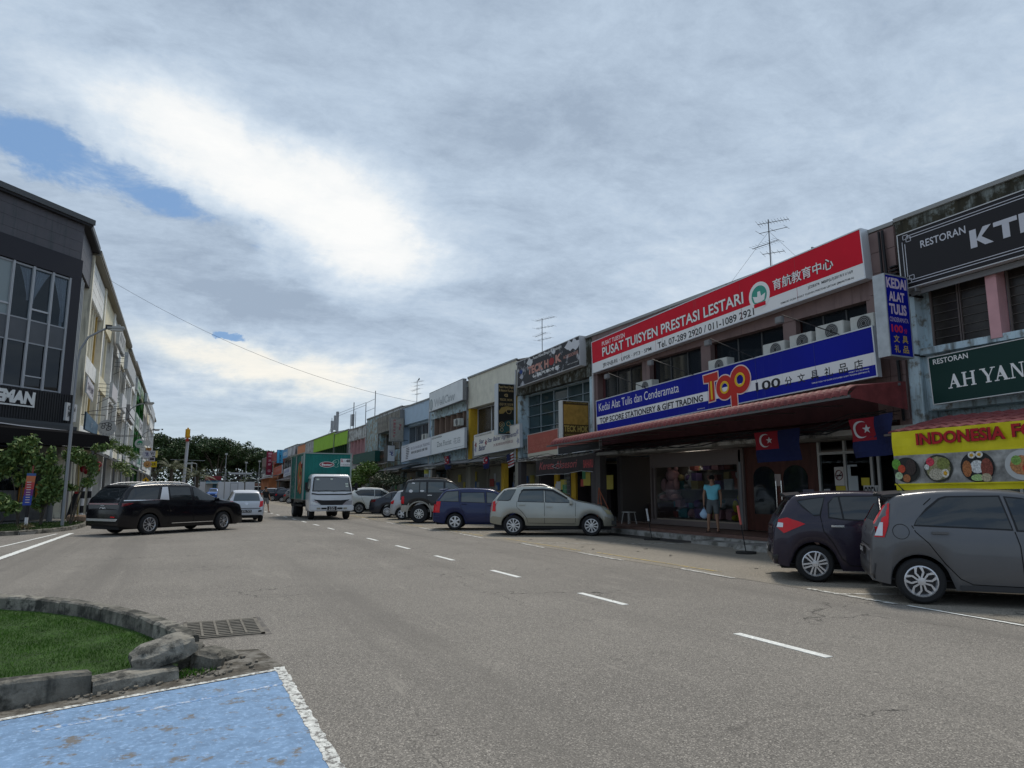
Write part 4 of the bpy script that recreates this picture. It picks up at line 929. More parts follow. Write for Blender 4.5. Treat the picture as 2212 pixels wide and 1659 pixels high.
for sg in (-1, 1):
    cabface('headlight', [(sg * .46, .73), (sg * .88, .73), (sg * .90, .95), (sg * .66, .93)], LAMPC, .016)
    cabface('fog_lamp', [(sg * .5, .52), (sg * .66, .52), (sg * .66, .6), (sg * .5, .6)], P((.3, .28, .22), .3), .11)
    cabface('bumper_slot', [(sg * .22, .52), (sg * .46, .52), (sg * .46, .6), (sg * .24, .6)], BLACKTRIM, .11)
    MB().tube([(sg * .93, .3, 1.5), (sg * 1.1, .22, 1.55)], .015).box(min(sg * 1.04, sg * 1.16), .16, 1.45, max(sg * 1.04, sg * 1.16), .22, 1.85).go('mirror', BLACKTRIM, tr)
    MB().box(min(sg * .958, sg * .94), .45, 1.38, max(sg * .958, sg * .94), 1.3, 1.5).go('door_trim', BLACKTRIM, tr)
    w0 = [(sg * .951, .22, 1.45), (sg * .951, 1.25, 1.45), (sg * .885, 1.25, 2.05), (sg * .885, .48, 2.05)]; MB().q(*w0).go('side_window', CARGLASS, tr)
bevel(MB().box(-.97, -.11, .42, .97, .3, .72).go('bumper', TWH, tr), .05)
pl = MB().box(-.2, -.135, .46, .2, -.115, .66).go('number_plate', BLACK, tr)
for s_, z0 in (('JTK', .57), ('6396', .48)):
    o = text(pl, s_, (-.13, z0, .13, z0 + .075), P((.8, .8, .8), .5), bold=.01); o.rotation_euler = (R(90), 0, 0); o.location = (0, -.13, 0)
for x0, x1 in ((-.62, -.1), (.05, .62)): MB().tube([(x0, .03, 1.40), (x1, .08, 1.47)], .012, 5).go('wiper', BLACK, tr)
for x, z, s_ in ((-.6, 2.0, .06), (.66, 1.78, .06), (.67, 1.66, .06), (0, 2.02, .05)): cabface('window_sticker', [(x - s_, z - .035), (x + s_, z - .035), (x + s_, z + .035), (x - s_, z + .035)], P((.6, .65, .55), .5), .03)
ty, rm = Car.wheelmesh(.4, 'six', P((.3, .3, .3), .5), .22, .22)
for x, y in ((-.78, .75), (.78, .75), (-.72, 4.9), (-.95, 4.9), (.72, 4.9), (.95, 4.9)):
    w = link(bpy.data.objects.new('wheel', ty), tr); w.location = (x, y, .4); w.rotation_euler = (0, 0, R(-90 if x < 0 else 90)); link(bpy.data.objects.new('rim', rm), w)
MB().box(-1.0, 5.4, .35, -.7, 5.42, .75).go('mudflap', BLACK, tr)
def printy(parent, poly, mat, y, name='print'):
    return MB().q(*[(x, y, z) for x, z in poly]).go(name, mat, parent)
def lety(parent, s, box, mat, y, **k):
    o = text(parent, s, box, mat, **k); o.rotation_euler = (R(90), 0, 0); o.location = (0, y, 0); return o
Y = 1.715
printy(tr, ellipse(.0, 2.80, .34, .155), P((.75, .75, .72), .5), Y, 'badge_border'); printy(tr, ellipse(.0, 2.80, .315, .13), P((.22, .01, .02), .5), Y - .004, 'badge')
lety(tr, 'Bestari', (-.24, 2.735, .24, 2.86), P((.8, .8, .78), .5), Y - .006, bold=.025)
for pts in ([(.2, 2.9), (.32, 3.02), (.42, 2.98)], [(.28, 2.94), (.4, 3.08), (.52, 3.05), (.55, 2.92), (.48, 2.8)], [(.3, 2.72), (.42, 2.66), (.52, 2.7), (.5, 2.78)], [(.25, 2.92), (.36, 2.9), (.44, 2.94)]):
    MB().tube([(x, Y - .006, z) for x, z in pts], .012, 4).go('leaf_outline', P((.35, .6, .5), .5), tr)
printy(tr, rect(.62, 2.72, 1.10, 3.12), P((.75, .75, .74), .5), Y, 'company_plate')
lety(tr, 'SL', (.645, 2.94, .76, 3.09), P((.4, .01, .02), .5), Y - .005, bold=.02); lety(tr, 'Sdn', (.775, 2.98, .85, 3.03), P((.2, .2, .2), .5), Y - .005); lety(tr, '48', (.87, 2.93, 1.07, 3.09), BLACK, Y - .005, bold=.03); lety(tr, 'T: 07-8350733', (.65, 2.76, 1.07, 2.84), P((.1, .1, .1), .5), Y - .005)
# side picture of a bottle and food on the box (flat print on the -x side)
def sidep(poly, mat, nm='side_print'): return MB().q(*[(-1.066, y, z) for y, z in poly]).go(nm, mat, tr)
FOOD = M('food print', (.34, .22, .06), .5, var=.6, vs=9, blot=((.38, .05, .02), .8, 7))
sidep([(2.1, 1.35), (2.5, 1.25), (3.3, 1.5), (3.6, 2.2), (3.4, 2.85), (2.7, 3.0), (2.2, 2.75), (2.05, 2.1)][::1], FOOD)
for k in range(34):
    rn = random.Random(k); y, z = rn.uniform(2.15, 3.3), rn.uniform(1.4, 2.75); c = rn.choice([(.5, .4, .12), (.45, .05, .02), (.2, .3, .05), (.55, .3, .05), (.5, .45, .35), (.3, .02, .02)]); MB().q(*[(-1.069 - .0004 * k, y + rn.uniform(.05, .2) * math.cos(a), z + rn.uniform(.05, .16) * math.sin(a)) for a in [i * 1.05 for i in range(6)]]).go('side_print', P(c, .6), tr)
sidep(rect(2.05, 2.55, 2.5, 2.85), P((.35, .01, .02), .5)); sidep(rect(2.1, 2.85, 2.4, 3.25), P((.6, .6, .6), .5))
for i, (y, z0, z1) in enumerate(((4.6, 1.3, 2.9), (5.1, 1.5, 2.6), (4.2, 2.7, 3.1), (5.6, 1.2, 2.2))): sidep(rect(y, z0, y + .14, z1), M('peeling print', (.55, .6, .58), .6, blot=((.01, .1, .09), .9, 5)))
MB().tube([(-1.09, 4.0, 1.0), (-1.09, 4.0, 3.3)], .025).tube([(-1.09, 5.95, 1.0), (-1.09, 5.95, 3.3)], .025).go('door_bar', P((.4, .4, .38), .5), tr)
# ------------------------------------------------------------------ right-hand row of shop houses (facade line X = 15)
FX = 15.0
TILEP = M('dusty pink wall tiles', (.20, .135, .125), .6, var=.15, vs=1.5, streak=((.09, .06, .055), .4))
MAROON = M('maroon painted wall', (.085, .028, .03), .6, var=.2, vs=2)
SKYW = M('pale blue weathered wall', (.50, .62, .67), .85, var=.12, vs=2, streak=((.12, .13, .12), .55), blot=((.2, .19, .16), .35, 3))
PEEL = M('peeling light blue wall', (.42, .60, .66), .85, var=.15, vs=1.5, streak=((.16, .17, .15), .6), blot=((.33, .29, .22), .7, 2.2))
BLUEW = M('powder blue wall', (.44, .56, .68), .8, var=.06, vs=2, streak=((.2, .24, .27), .25))
CREAM = M('cream parapet plaster', (.68, .65, .54), .85, var=.1, vs=2, streak=((.4, .37, .28), .35))
YELW = M('yellow painted column', (.56, .34, .03), .7, var=.1, vs=3, streak=((.25, .17, .05), .3))
GREENW = M('lime green wall', (.30, .54, .05), .8, var=.1, vs=1, streak=((.12, .2, .05), .35)); DKGRN = M('dark green fins', (.02, .06, .025), .7, var=.2)
GREYW = M('grey weathered wall', (.56, .58, .57), .9, var=.15, vs=1, streak=((.12, .12, .11), .6), blot=((.2, .19, .17), .5, 2)); PINKF = M('pink fin', (.60, .33, .34), .8, var=.1, streak=((.25, .15, .14), .3))
BROWNF = M('brown fin', (.25, .17, .13), .8, var=.1); MOSSY = M('mossy old parapet', (.30, .33, .31), .95, var=.3, vs=3, streak=((.03, .028, .02), .8), blot=((.05, .045, .03), .8, 3.0))
ORNG = M('orange wall', (.65, .27, .14), .8, var=.12, streak=((.25, .14, .1), .3)); REDW = M('faded red wall', (.36, .07, .05), .8, var=.15)
ROOFM = M('old roof sheet', (.24, .22, .2), .9, var=.3, vs=1, streak=((.07, .06, .05), .6)); GUT = P((.3, .3, .29), .6); SOFF = M('soffit paint', (.46, .44, .40), .85, var=.12, vs=1.5, blot=((.14, .13, .11), .4, 1.5))
FLOORIN = P((.16, .12, .1), .4); WOOD = M('dark red wood', (.07, .022, .015), .4, var=.3, vs=8, sc=(1, 1, .15))
GREYDK = M('dusty window glass', (.035, .03, .026), .25, var=.4, vs=3)
RG = 'shop houses in the right-hand row'
def unit(name, label, y0, y1, wall, parapet, pz=(6.15, 7.78), wins='glass', pier=None, winz=(4.62, 6.15), glass=WINDARK, frame_m=ALU, fin=None, nfin=4, ground='shop', gpier=None, roof=True, sill=None, detail=True, ceilz=3.02, wx=.55, nwin=4, inner=P((.14, .13, .12), .8)):
    w = y1 - y0; t = thing(name, label, 'shop house', (FX, y0, 0), 0, group=RG); pier = pier or wall; sill = sill or wall; e = .004
    MB().box(.62, e, ceilz, 12, w - e, 7.55).go('wall', wall, t)
    MB().box(.0, e, pz[0], .18, w - e, pz[1]).box(.18, e, pz[0], .62, w - e, pz[0] + .12).go('parapet', parapet, t)
    for a in (e, w - .3): MB().box(.03, a, 2.9, .6, a + .296, pz[0] - .003).go('pier', pier, t)
    MB().box(.3, .3, winz[1], .6, w - .3, pz[0] - .004).box(.18, .3, 3.3, .6, w - .3, winz[0]).go('spandrel', sill, t)
    if roof:
        MB().prism([(-.02, 0), (7, 0), (12.2, 0), (-.02, 0)], 0, 0) if False else None
        r = MB(); r.q((-.05, e, pz[1] + .03), (6.2, e, pz[1] + 1.5), (6.2, w - e, pz[1] + 1.5), (-.05, w - e, pz[1] + .03)).q((6.2, e, pz[1] + 1.5), (12.3, e, pz[1]), (12.3, w - e, pz[1]), (6.2, w - e, pz[1] + 1.5))
        r.q((-.05, e, pz[1] + .03), (-.05, e, pz[1] - .05), (12.3, e, 7.4), (12.3, e, pz[1]), (6.2, e, pz[1] + 1.5)).q((-.05, w - e, pz[1] + .03), (-.05, w - e, pz[1] - .05), (12.3, w - e, 7.4), (12.3, w - e, pz[1]), (6.2, w - e, pz[1] + 1.5)); r.go('roof', ROOFM, t)
        MB().box(-.06, e, pz[1] + .0, .04, w - e, pz[1] + .09).go('gutter', GUT, t)
    ya, yb = .3, w - .3
    if wins in ('glass', 'fins', 'bars', 'louvre'):
        n = nwin; pw = (yb - ya) / n; pane = MB().box(0, 0, 0, .02, pw - .06, winz[1] - winz[0] - .08).mesh('pane', [glass])
        f = MB()
        for i in range(n + 1): f.box(wx - .06, ya + i * pw - .03, winz[0], wx + .0, ya + i * pw + .03, winz[1])
        f.box(wx - .055, ya, winz[0], wx - .005, yb, winz[0] + .05).box(wx - .055, ya, winz[1] - .05, wx - .005, yb, winz[1])
        if wins == 'bars':
            for i in range(n * 5): f.box(wx - .1, ya + i * pw / 5, winz[0], wx - .08, ya + i * pw / 5 + .02, winz[1])
        f = f.go('window_frame', frame_m, t)
        for i in range(n): o = link(bpy.data.objects.new('pane', pane), f); o.location = (wx - .02, ya + i * pw + .03, winz[0] + .04)
    else:
        MB().box(.3, ya, winz[0], .6, yb, winz[1]).go('blank_wall', wall, t)
    if wins == 'fins' and fin:
        fm = MB().box(.02, -.05, 0, wx - .1, .05, pz[0] - 3.9).mesh('fin', [fin])
        for i in range(nfin): o = link(bpy.data.objects.new('fin', fm), t); o.location = (0, ya + (yb - ya) * (i + .5) / nfin, 3.9)
    # verandah
    MB().box(.0, e, 2.88, 1.6, w - e, ceilz - .004).go('verandah_ceiling', SOFF, t)
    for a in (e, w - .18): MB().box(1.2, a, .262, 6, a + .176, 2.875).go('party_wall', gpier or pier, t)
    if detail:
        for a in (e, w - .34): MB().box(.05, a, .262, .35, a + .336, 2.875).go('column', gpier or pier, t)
    MB().box(1.4, .18, .2, 8, w - .18, .3).go('shop_floor', FLOORIN, t)
    MB().box(7.6, .18, .3, 7.8, w - .18, 2.87).go('back_wall', inner, t)
    if ground == 'glass':
        f = MB(); k = 5; pw = (w - .36) / k
        for i in range(k + 1): f.box(1.28, .18 + i * pw - .03, .45, 1.36, .18 + i * pw + .03, 2.87)
        f.box(1.285, .18, 2.3, 1.355, w - .18, 2.36).box(1.285, .18, .3, 1.355, w - .18, .44).go('shopfront_frame', ALU, t)
        for i in range(k): MB().box(1.31, .21 + i * pw, .45, 1.325, .15 + (i + 1) * pw, 2.29).go('shop_window', GLASS, t)
    if ground == 'shutter':
        s_ = MB(); 
        for i in range(26): s_.box(1.3 + .02 * (i % 2), .2, .31 + i * .097, 1.36, w - .2, .31 + (i + 1) * .097)
        s_.go('roller_shutter', P((.3, .3, .29), .5), t)
    return t
# --- signs
class RSign:
    """shop sign lying along the right facade; local x = towards the camera (text direction)"""
    def __init__(s, name, label, X, BL, BR, h, mat, depth=.16, edge=ALU, cat='sign', group=None, thick_edge=.03, face_name='sign_face'):
        s.X, s.BL, s.h = X, BL, h; s.w = math.hypot(BL[0] - BR[0], BR[1] - BL[1]); s.k = (BR[1] - BL[1]) / (BL[0] - BR[0])
        s.t = thing(name, label, cat, mtx=frame((X, BL[0], BL[1]), (0, BR[0] - BL[0], BR[1] - BL[1])), group=group)
        MB().box(0, 0, -depth, s.w, h, -.002).go('cabinet', edge, s.t)
        MB().box(thick_edge, thick_edge, -.001, s.w - thick_edge, h - thick_edge, .003).go(face_name, mat, s.t)
        e = thick_edge; MB().box(0, 0, 0, s.w, e, .012).box(0, h - e, 0, s.w, h, .012).box(0, e, 0, e, h - e, .012).box(s.w - e, e, 0, s.w, h - e, .012).go('frame', edge, s.t)
    def p(s, Y, z): x = s.BL[0] - Y; return x, z - s.BL[1] - s.k * x
    def txt(s, st, a, top, c, mat, **k):
        """a=(Y,z) bottom left, top=z of top at left, c=Y at right"""
        x0, y0 = s.p(*a); y1 = s.p(a[0], top)[1]; x1 = s.BL[0] - c; return text(s.t, st, (x0, y0, x1, y1), mat, **k)
    def band(s, y0, y1, mat, x0=None, x1=None, z=.005, name='colour_band'):
        return flat(s.t, rect(.03 if x0 is None else x0, y0, (s.w - .03) if x1 is None else x1, y1), mat, z, name)
def outlined(parent, s, box, face, edge, off=.012, z=.008, b0=.0, b1=.03, **k):
    text(parent, s, box, edge, z=z, bold=b1, name='lettering_outline', **k); return text(parent, s, box, face, z=z + .004, bold=b0, **k)
INK = P((.015, .015, .018), .5); PW = P((.82, .81, .78), .5); SW = M('white sign vinyl', (.8, .79, .77), .45, var=.03, vs=.8, streak=((.6, .58, .54), .3))
# ===== stationery shop: red and blue signs
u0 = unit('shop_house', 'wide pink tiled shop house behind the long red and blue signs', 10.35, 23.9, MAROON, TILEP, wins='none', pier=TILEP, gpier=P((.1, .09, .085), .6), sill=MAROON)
# recessed dark windows between columns
for a, c in ((.95, 3.1), (3.6, 6.5), (7.0, 9.7), (10.3, 13.0)):
    MB().box(.25, a, 4.63, .29, c, 6.5).go('window', WINDARK, u0)
    for k in range(1, 3): yy = a + (c - a) * k / 3; MB().box(.22, yy - .02, 4.63, .25, yy + .02, 6.12).go('window_bar', P((.08, .08, .08), .5), u0)
for a in (.3, 3.12, 6.55, 9.75): MB().box(.02, a, 4.0, .2, a + (.45 if a > .5 else .62), 6.148).go('wall_column', TILEP, u0)
MB().box(-.01, .3, 3.9, .5, 13.25, 4.62).go('ledge', P((.16, .12, .11), .8), u0)
# tiled end wall with joints
tw = thing('tiled_wall_panel', 'pink tiled wall end with black pipes between the red sign and the black restaurant sign', 'wall', (14.98, 10.35, 3.1))
tm_ = MB().box(-.03, 0, 0, 0, .37, .50).mesh('tile', [TILEP])
for i in range(9): 
    for j in range(2): o = link(bpy.data.objects.new('tile', tm_), tw); o.location = (0, .01 + j * .385, .05 + i * .512)
MB().tube([(-.1, .25, 4.6), (-.12, .2, 3.4), (-.1, .12, 1.2), (-.1, .1, 0)], .035).tube([(-.1, .34, 4.6), (-.13, .3, 3.0), (-.1, .22, 1.6)], .03).go('pipe', BLACK, tw)
for i in range(8): MB().box(-.12, -.02, 3.0 + i * .09, .0, .14, 3.03 + i * .09).go('bracket', BLACK, tw)
REDS = M('red vinyl', (.62, .010, .028), .55, spec=.15, var=.07, vs=.6, streak=((.45, .05, .06), .28)); BLUES = M('blue vinyl', (.004, .010, .27), .5, spec=.15, var=.1, vs=.6, streak=((.03, .04, .25), .25))
rs = RSign('sign', 'long red and white tuition centre sign on the upper storey', 14.7, (23.42, 6.14), (10.98, 6.60), 1.29, SW, depth=.26)
rs.band(.40, 1.26, REDS)
OUTL = P((.12, .01, .01), .5)
rs.txt('PUSAT TUISYEN', (22.65, 7.12), 7.29, 21.1, PW, bold=.012)
x0, y0 = rs.p(22.64, 6.69); outlined(rs.t, 'PUSAT TUISYEN PRESTASI LESTARI', (x0, y0, 23.42 - 15.0, y0 + .36), PW, OUTL, b0=.018, b1=.05)
x0, y0 = rs.p(13.85, 7.04); outlined(rs.t, '育航教育中心', (x0, y0, 23.42 - 11.84, y0 + .32), PW, OUTL, b0=.01, b1=.05)
rs.txt('宽中各科 · UPSR · PT3 · SPM', (22.65, 6.245), 6.43, 19.52, INK, bold=.008); rs.txt('Tel. 07-289 2920 / 011-1089 2921', (19.15, 6.36), 6.585, 14.63, INK, bold=.014)
rs.txt('JZ2B374  MBIP(L/I)2019/11/169', (12.69, 6.765), 6.86, 11.31, INK, bold=.012); rs.txt('DIMILIKI OLEH: PUSAT TUISYEN PRESTASI LESTARI (JM0907248-A)', (13.63, 6.585), 6.65, 11.3, INK, bold=.012)
cx, cy = rs.p(14.38, 7.05)
flat(rs.t, ellipse(cx, cy, .40, .40), PW, .009, 'round_emblem'); flat(rs.t, ellipse(cx, cy, .29, .29), P((.05, .32, .24), .5), .012, 'emblem_field')
flat(rs.t, [(cx - .1, cy - .2), (cx + .1, cy - .2), (cx + .05, cy + .12), (cx - .05, cy + .12)], PW, .015, 'emblem_lighthouse'); flat(rs.t, rect(cx - .22, cy - .33, cx + .22, cy - .22), REDS, .016, 'emblem_ribbon')
flat(rs.t, [(cx - .24, cy + .02), (cx - .07, cy - .03), (cx - .07, cy - .2), (cx - .18, cy - .17)], PW, .015, 'emblem_wing'); flat(rs.t, [(cx + .24, cy + .02), (cx + .07, cy - .03), (cx + .07, cy - .2), (cx + .18, cy - .17)], PW, .015, 'emblem_wing')
for k in (.12, .4, .62, .88): MB().box(rs.w * k, 1.285, -.1, rs.w * k + .03, 1.34, .0).go('bracket', GREY, rs.t)
bs = RSign('sign', 'long blue and white stationery and gift shop sign above the red awning', 14.4, (22.70, 3.72), (10.65, 4.12), 1.22, BLUES, depth=.14)
bs.band(.29, .58, SW)
bs.txt('Kedai Alat Tulis dan Cenderamata', (22.5, 4.50), 4.80, 17.72, PW, bold=.0)
bs.txt('TOP SCORE STATIONERY & GIFT TRADING', (22.47, 4.03), 4.24, 16.6, INK, bold=.03)
bs.txt('100', (14.41, 4.24), 4.50, 13.52, INK, bold=.02)
for i, ch in enumerate('分文具礼品店'): yy = 13.37 - i * .425; bs.txt(ch, (yy, 4.255 + i * .018), 4.50 + i * .018, yy - .25, INK, bold=.012)
bs.txt('MPJBT 3/3 20191026', (11.4, 4.30), 4.34, 10.85, PW, bold=.01); bs.txt('DIMILIKI OLEH: TOP SCORE STATIONERY & GIFT TRADING (JM0736412-T)', (12.5, 4.19), 4.235, 10.85, PW, bold=.01); bs.txt('(JM0736412-T)', (16.9, 3.98), 4.02, 16.55, PW, bold=.01)
TR_ = P((.52, .03, .02), .4); TY_ = P((.75, .48, .02), .4)
def bigP(lx0, yb, yt, s_): pass
# TOP lettering: fat red shapes with yellow cores
lx, ly = bs.p(16.5, 4.16)
def ring(cx, cy, r0, r1, mat, z, nm):
    _fz[0] = (_fz[0] + 1) % 7; z += _fz[0] * .0004
    b = MB(); n = 28
    for i in range(n):
        a, c = 2 * math.pi * i / n, 2 * math.pi * (i + 1) / n
        b.q((cx + r0 * math.cos(a), cy + r0 * math.sin(a), z), (cx + r1 * math.cos(a), cy + r1 * math.sin(a), z), (cx + r1 * math.cos(c), cy + r1 * math.sin(c), z), (cx + r0 * math.cos(c), cy + r0 * math.sin(c), z))
    return b.go(nm, mat, bs.t)
for g_, m_, z_ in ((.035, P((.75, .6, .55), .5), .012), (0, TR_, .018)):
    flat(bs.t, [(lx + .0 - g_, ly + .62 - g_), (lx + .22 - g_, ly + .60 - g_), (lx + .18 - g_, ly + .0 - g_), (lx + .44 + g_, ly + .02 - g_), (lx + .44 + g_, ly + .60 - g_), (lx + .62 + g_, ly + .62 - g_), (lx + .62 + g_, ly + .86 + g_), (lx - .02 - g_, ly + .84 + g_)], m_, z_, 'letter_t')
    ring(lx + .88, ly + .34, .15 - g_, .36 + g_, m_, z_, 'letter_o'); ring(lx + 1.52, ly + .46, .17 - g_, .40 + g_, m_, z_, 'letter_p')
    flat(bs.t, [(lx + 1.12 - g_, ly - .32 - g_), (lx + 1.36 + g_, ly - .32 - g_), (lx + 1.36 + g_, ly + .5), (lx + 1.12 - g_, ly + .5)], m_, z_, 'letter_p_stem')
ring(lx + .88, ly + .34, .13, .19, TY_, .024, 'letter_core'); ring(lx + 1.52, ly + .46, .14, .21, TY_, .024, 'letter_core'); flat(bs.t, rect(lx + .28, ly + .06, lx + .36, ly + .62), TY_, .024, 'letter_core')
for k in range(1, 6): flat(rs.t, rect(rs.w * k / 6, .03, rs.w * k / 6 + .008, 1.26), P((.35, .05, .06), .5), .0055, 'panel_joint'); flat(bs.t, rect(bs.w * k / 6 + .3, .03, bs.w * k / 6 + .307, 1.19), P((.05, .06, .2), .5), .0075, 'panel_joint')
# air conditioners on the ledge
def aircon(label, X, Y0, Y1, z, group='air conditioner units above the blue sign'):
    w = Y1 - Y0; t = thing('air_conditioner', label, 'air conditioner', (X, Y0, z + .06), group=group); h = .43
    bevel(MB().box(0, 0, 0, .3, w, h).go('casing', OFFW, t), .015)
    b = MB(); 
    for r_ in (.06, .1, .14, .18): 
        pts = [(-.012, w * .42 + r_ * math.cos(a), h / 2 + r_ * math.sin(a)) for a in [2 * math.pi * i / 16 for i in range(17)]]; b.tube(pts, .006, 4, cap=False)
    b.go('fan_guard', P((.35, .35, .34), .5), t); MB().lathe([(0, -.006), (.19, -.006), (.19, .01)], 20, (0, 0, 0)).mesh
    f = MB().prism(ellipse(0, 0, .19, .19, 20), 0, .01).go('fan_opening', P((.03, .03, .03), .6), t); f.matrix_local = Matrix(((0, 0, -1, -.001), (1, 0, 0, w * .42), (0, 1, 0, h / 2), (0, 0, 0, 1)))
    return t
for lb, y1, y0, z in (('first air conditioner from the left end of the blue sign', 20.42, 19.45, 4.85), ('air conditioner unit just left of the letters top', 16.58, 15.75, 5.0), ('air conditioner unit just right of the letters top', 14.32, 13.52, 5.08), ('middle unit in the group of four air conditioners', 13.36, 12.62, 5.14), ('large air conditioner second from the blue hanging sign', 12.5, 11.65, 5.22), ('air conditioner half hidden by the blue hanging sign', 11.46, 10.8, 5.22)):
    aircon(lb, 14.62, y0, y1, z)
for i, (ya, za, yb, zb) in enumerate(((21.07, 5.68, 19.3, 4.95), (18.44, 5.75, 16.97, 5.1), (15.63, 5.89, 14.39, 5.2), (12.88, 5.97, 11.58, 5.3))):
    t = thing('floodlight', 'floodlight on a thin arm above the blue sign, number %d from the left end' % (i + 1), 'floodlight', (13.9, ya, za), group='floodlights on arms above the blue sign')
    MB().tube([(0, 0, .06), (.45, yb - ya, zb - za)], .014, 5).go('arm', BLACK, t); bevel(MB().box(-.06, -.02, -.14, .06, .22, .04).go('lamp_head', GREY, t), .02)
    t['label'] = ['floodlight over the left end of the blue sign', 'floodlight over the words kedai alat tulis', 'floodlight over the word top', 'floodlight over the right part of the blue sign'][i]
# curved red awning of rolled sheets
AWR = M('red awning sheet', (.17, .036, .035), .6, var=.25, vs=5, streak=((.10, .03, .03), .4))
aw = thing('awning', 'long curved red metal awning under the blue stationery sign', 'awning', (13.0, 10.1, 3.2))
prof = []
for k in range(7): a = R(90 - 15 * k); prof.append((-.36 * math.sin(R(15 * k)), .25 * math.cos(R(15 * k))))
m = MB(); pr = [(1.5, .42)] + [(x, z) for x, z in prof] ; wv = .205
for (xa, za), (xb, zb) in zip(pr, pr[1:]):
    n = 5
    for j in range(n):
        h0, h1 = .028 * math.sin(math.pi * j / n), .028 * math.sin(math.pi * (j + 1) / n); d0, d1 = wv * j / n, wv * (j + 1) / n
        m.q((xa - h0, d0, za + h0), (xa - h1, d1, za + h1), (xb - h1, d1, zb + h1), (xb - h0, d0, zb + h0))
am = m.mesh('awning_rib', [AWR], 40)
for i in range(64): o = link(bpy.data.objects.new('awning_rib', am), aw); o.location = (0, i * .205, .30 - i * .0048)
MB().obox((-.34, 6.7, .135), (0, 1, -.0235), 6.75, .02, .03).obox((1.3, 6.7, .5), (0, 1, -.0235), 6.75, .02, .03).go('edge_bar', P((.12, .12, .12), .5), aw)
for i in range(10): y = .2 + i * 1.45; MB().tube([(-.3, y, .28 - .0048 * y / .205), (1.5, y, .40 - .0048 * y / .205)], .018, 4).go('rafter', P((.13, .12, .11), .6), aw)
MB().q((-.33, 0, .32), (.0, 0, .55), (1.55, 0, .74), (1.55, 0, .1), (-.3, 0, .28)).go('awning_end', AWR, aw)
# shop interior fronts of the stationery shop
DISPLAY = [((.34, .18, .2), 'pink'), ((.07, .2, .22), 'teal'), ((.28, .22, .1), 'yellow'), ((.14, .09, .2), 'purple'), ((.32, .32, .32), 'white'), ((.22, .07, .06), 'red')]
f = MB()
for y in (6.55, 6.75, 11.15, 11.35): f.box(1.15, y, .3, 1.25, y + .08, 2.85)
f.box(1.16, 6.6, 2.35, 1.24, 11.4, 2.42).box(1.1, 6.6, .28, 1.3, 11.4, .46).box(1.14, 6.6, 2.42, 1.2, 11.4, 2.86).go('shopfront_frame', P((.16, .13, .12), .5), u0)
MB().box(1.19, 6.8, .46, 1.205, 11.15, 2.35).go('display_window', GLASS, u0)
MB().box(1.16, 6.82, .46, 1.5, 11.1, .5).go('display_shelf', P((.3, .25, .2), .6), u0)
rnd = random.Random(11)
shf = thing('display_shelf', 'dim display of toys and bags behind the stationery shop window', 'shelf', (16.95, 17, .3))
MB().box(-.5, -.0, .2, 0, 4.1, .24).box(-.1, 0, 0, 0, 4.1, 2.4).box(-.5, 0, 1.2, 0, 4.1, 1.23).go('rack', P((.12, .1, .09), .7), shf)
for i in range(70):
    c, nm = DISPLAY[rnd.randrange(6)]; s_ = rnd.uniform(.08, .19); z = rnd.choice([.24, .24, .6, 1.23, 1.55, 1.9]); 
    bm = bmesh.new(); bmesh.ops.create_icosphere(bm, subdivisions=2, radius=s_) if i % 3 == 0 else bmesh.ops.create_cube(bm, size=s_ * 1.8)
    for v in bm.verts: v.co = Vector((v.co.x * rnd.uniform(.8, 1.1), v.co.y * rnd.uniform(.9, 1.2), v.co.z)) * (1 + rnd.gauss(0, .06))
    me = bpy.data.meshes.new('goods'); bm.to_mesh(me); bm.free(); me.materials.append(P(c, .7)); me.shade_smooth() if i % 3 == 0 else None; o = link(bpy.data.objects.new('goods', me), shf); o.location = (-.3 + rnd.uniform(-.15, .1), rnd.uniform(.15, 3.95), z + s_)
def soft_toy(label, loc, col, s_):
    t = thing('soft_toy', label, 'soft toy', loc); m_ = P(col, .9)
    for nm, c, r_ in (('toy_body', (0, 0, .3), (.22, .26, .32)), ('toy_head', (0, 0, .72), (.2, .22, .2)), ('toy_leg', (-.1, -.25, .08), (.22, .1, .1)), ('toy_leg', (-.1, .25, .08), (.22, .1, .1)), ('toy_arm', (-.1, -.28, .45), (.1, .1, .2)), ('toy_arm', (-.1, .28, .45), (.1, .1, .2)), ('toy_ear', (0, -.16, .92), (.06, .08, .08)), ('toy_ear', (0, .16, .92), (.06, .08, .08))):
        bm = bmesh.new(); bmesh.ops.create_uvsphere(bm, u_segments=14, v_segments=9, radius=s_)
        for v in bm.verts: v.co = Vector((v.co.x * r_[0], v.co.y * r_[1], v.co.z * r_[2]))
        me = bpy.data.meshes.new(nm); bm.to_mesh(me); bm.free(); me.materials.append(m_); me.shade_smooth(); o = link(bpy.data.objects.new(nm, me), t); o.location = Vector(c) * s_
soft_toy('large pale pink bear hanging at the left of the display window', (16.6, 21.0, 1.15), (.42, .24, .25), 1.25)
soft_toy('white soft bear high in the display window', (16.7, 20.0, 1.6), (.4, .38, .36), .8)
soft_toy('yellow soft toy at the right edge of the display window', (16.55, 17.35, .55), (.4, .36, .03), 1.0)
tl_ = thing('tube_lamp', 'small lit ceiling tube inside the display window', 'lamp', (16.45, 19.4, 2.62)); MB().box(-.03, -.6, 0, .03, .6, .04).go('tube', M('lit tube', (.8, .8, .8), .5, emit=((1, .95, .85), 9.0)), tl_)
tl2 = thing('tube_lamp', 'small lit lamp deep inside the dark left part of the shop', 'lamp', (18.5, 22.6, 1.9)); MB().box(-.03, -.3, 0, .03, .3, .04).go('tube', M('lit tube', (.8, .8, .8), .5, emit=((1, .9, .75), 5.0)), tl2)
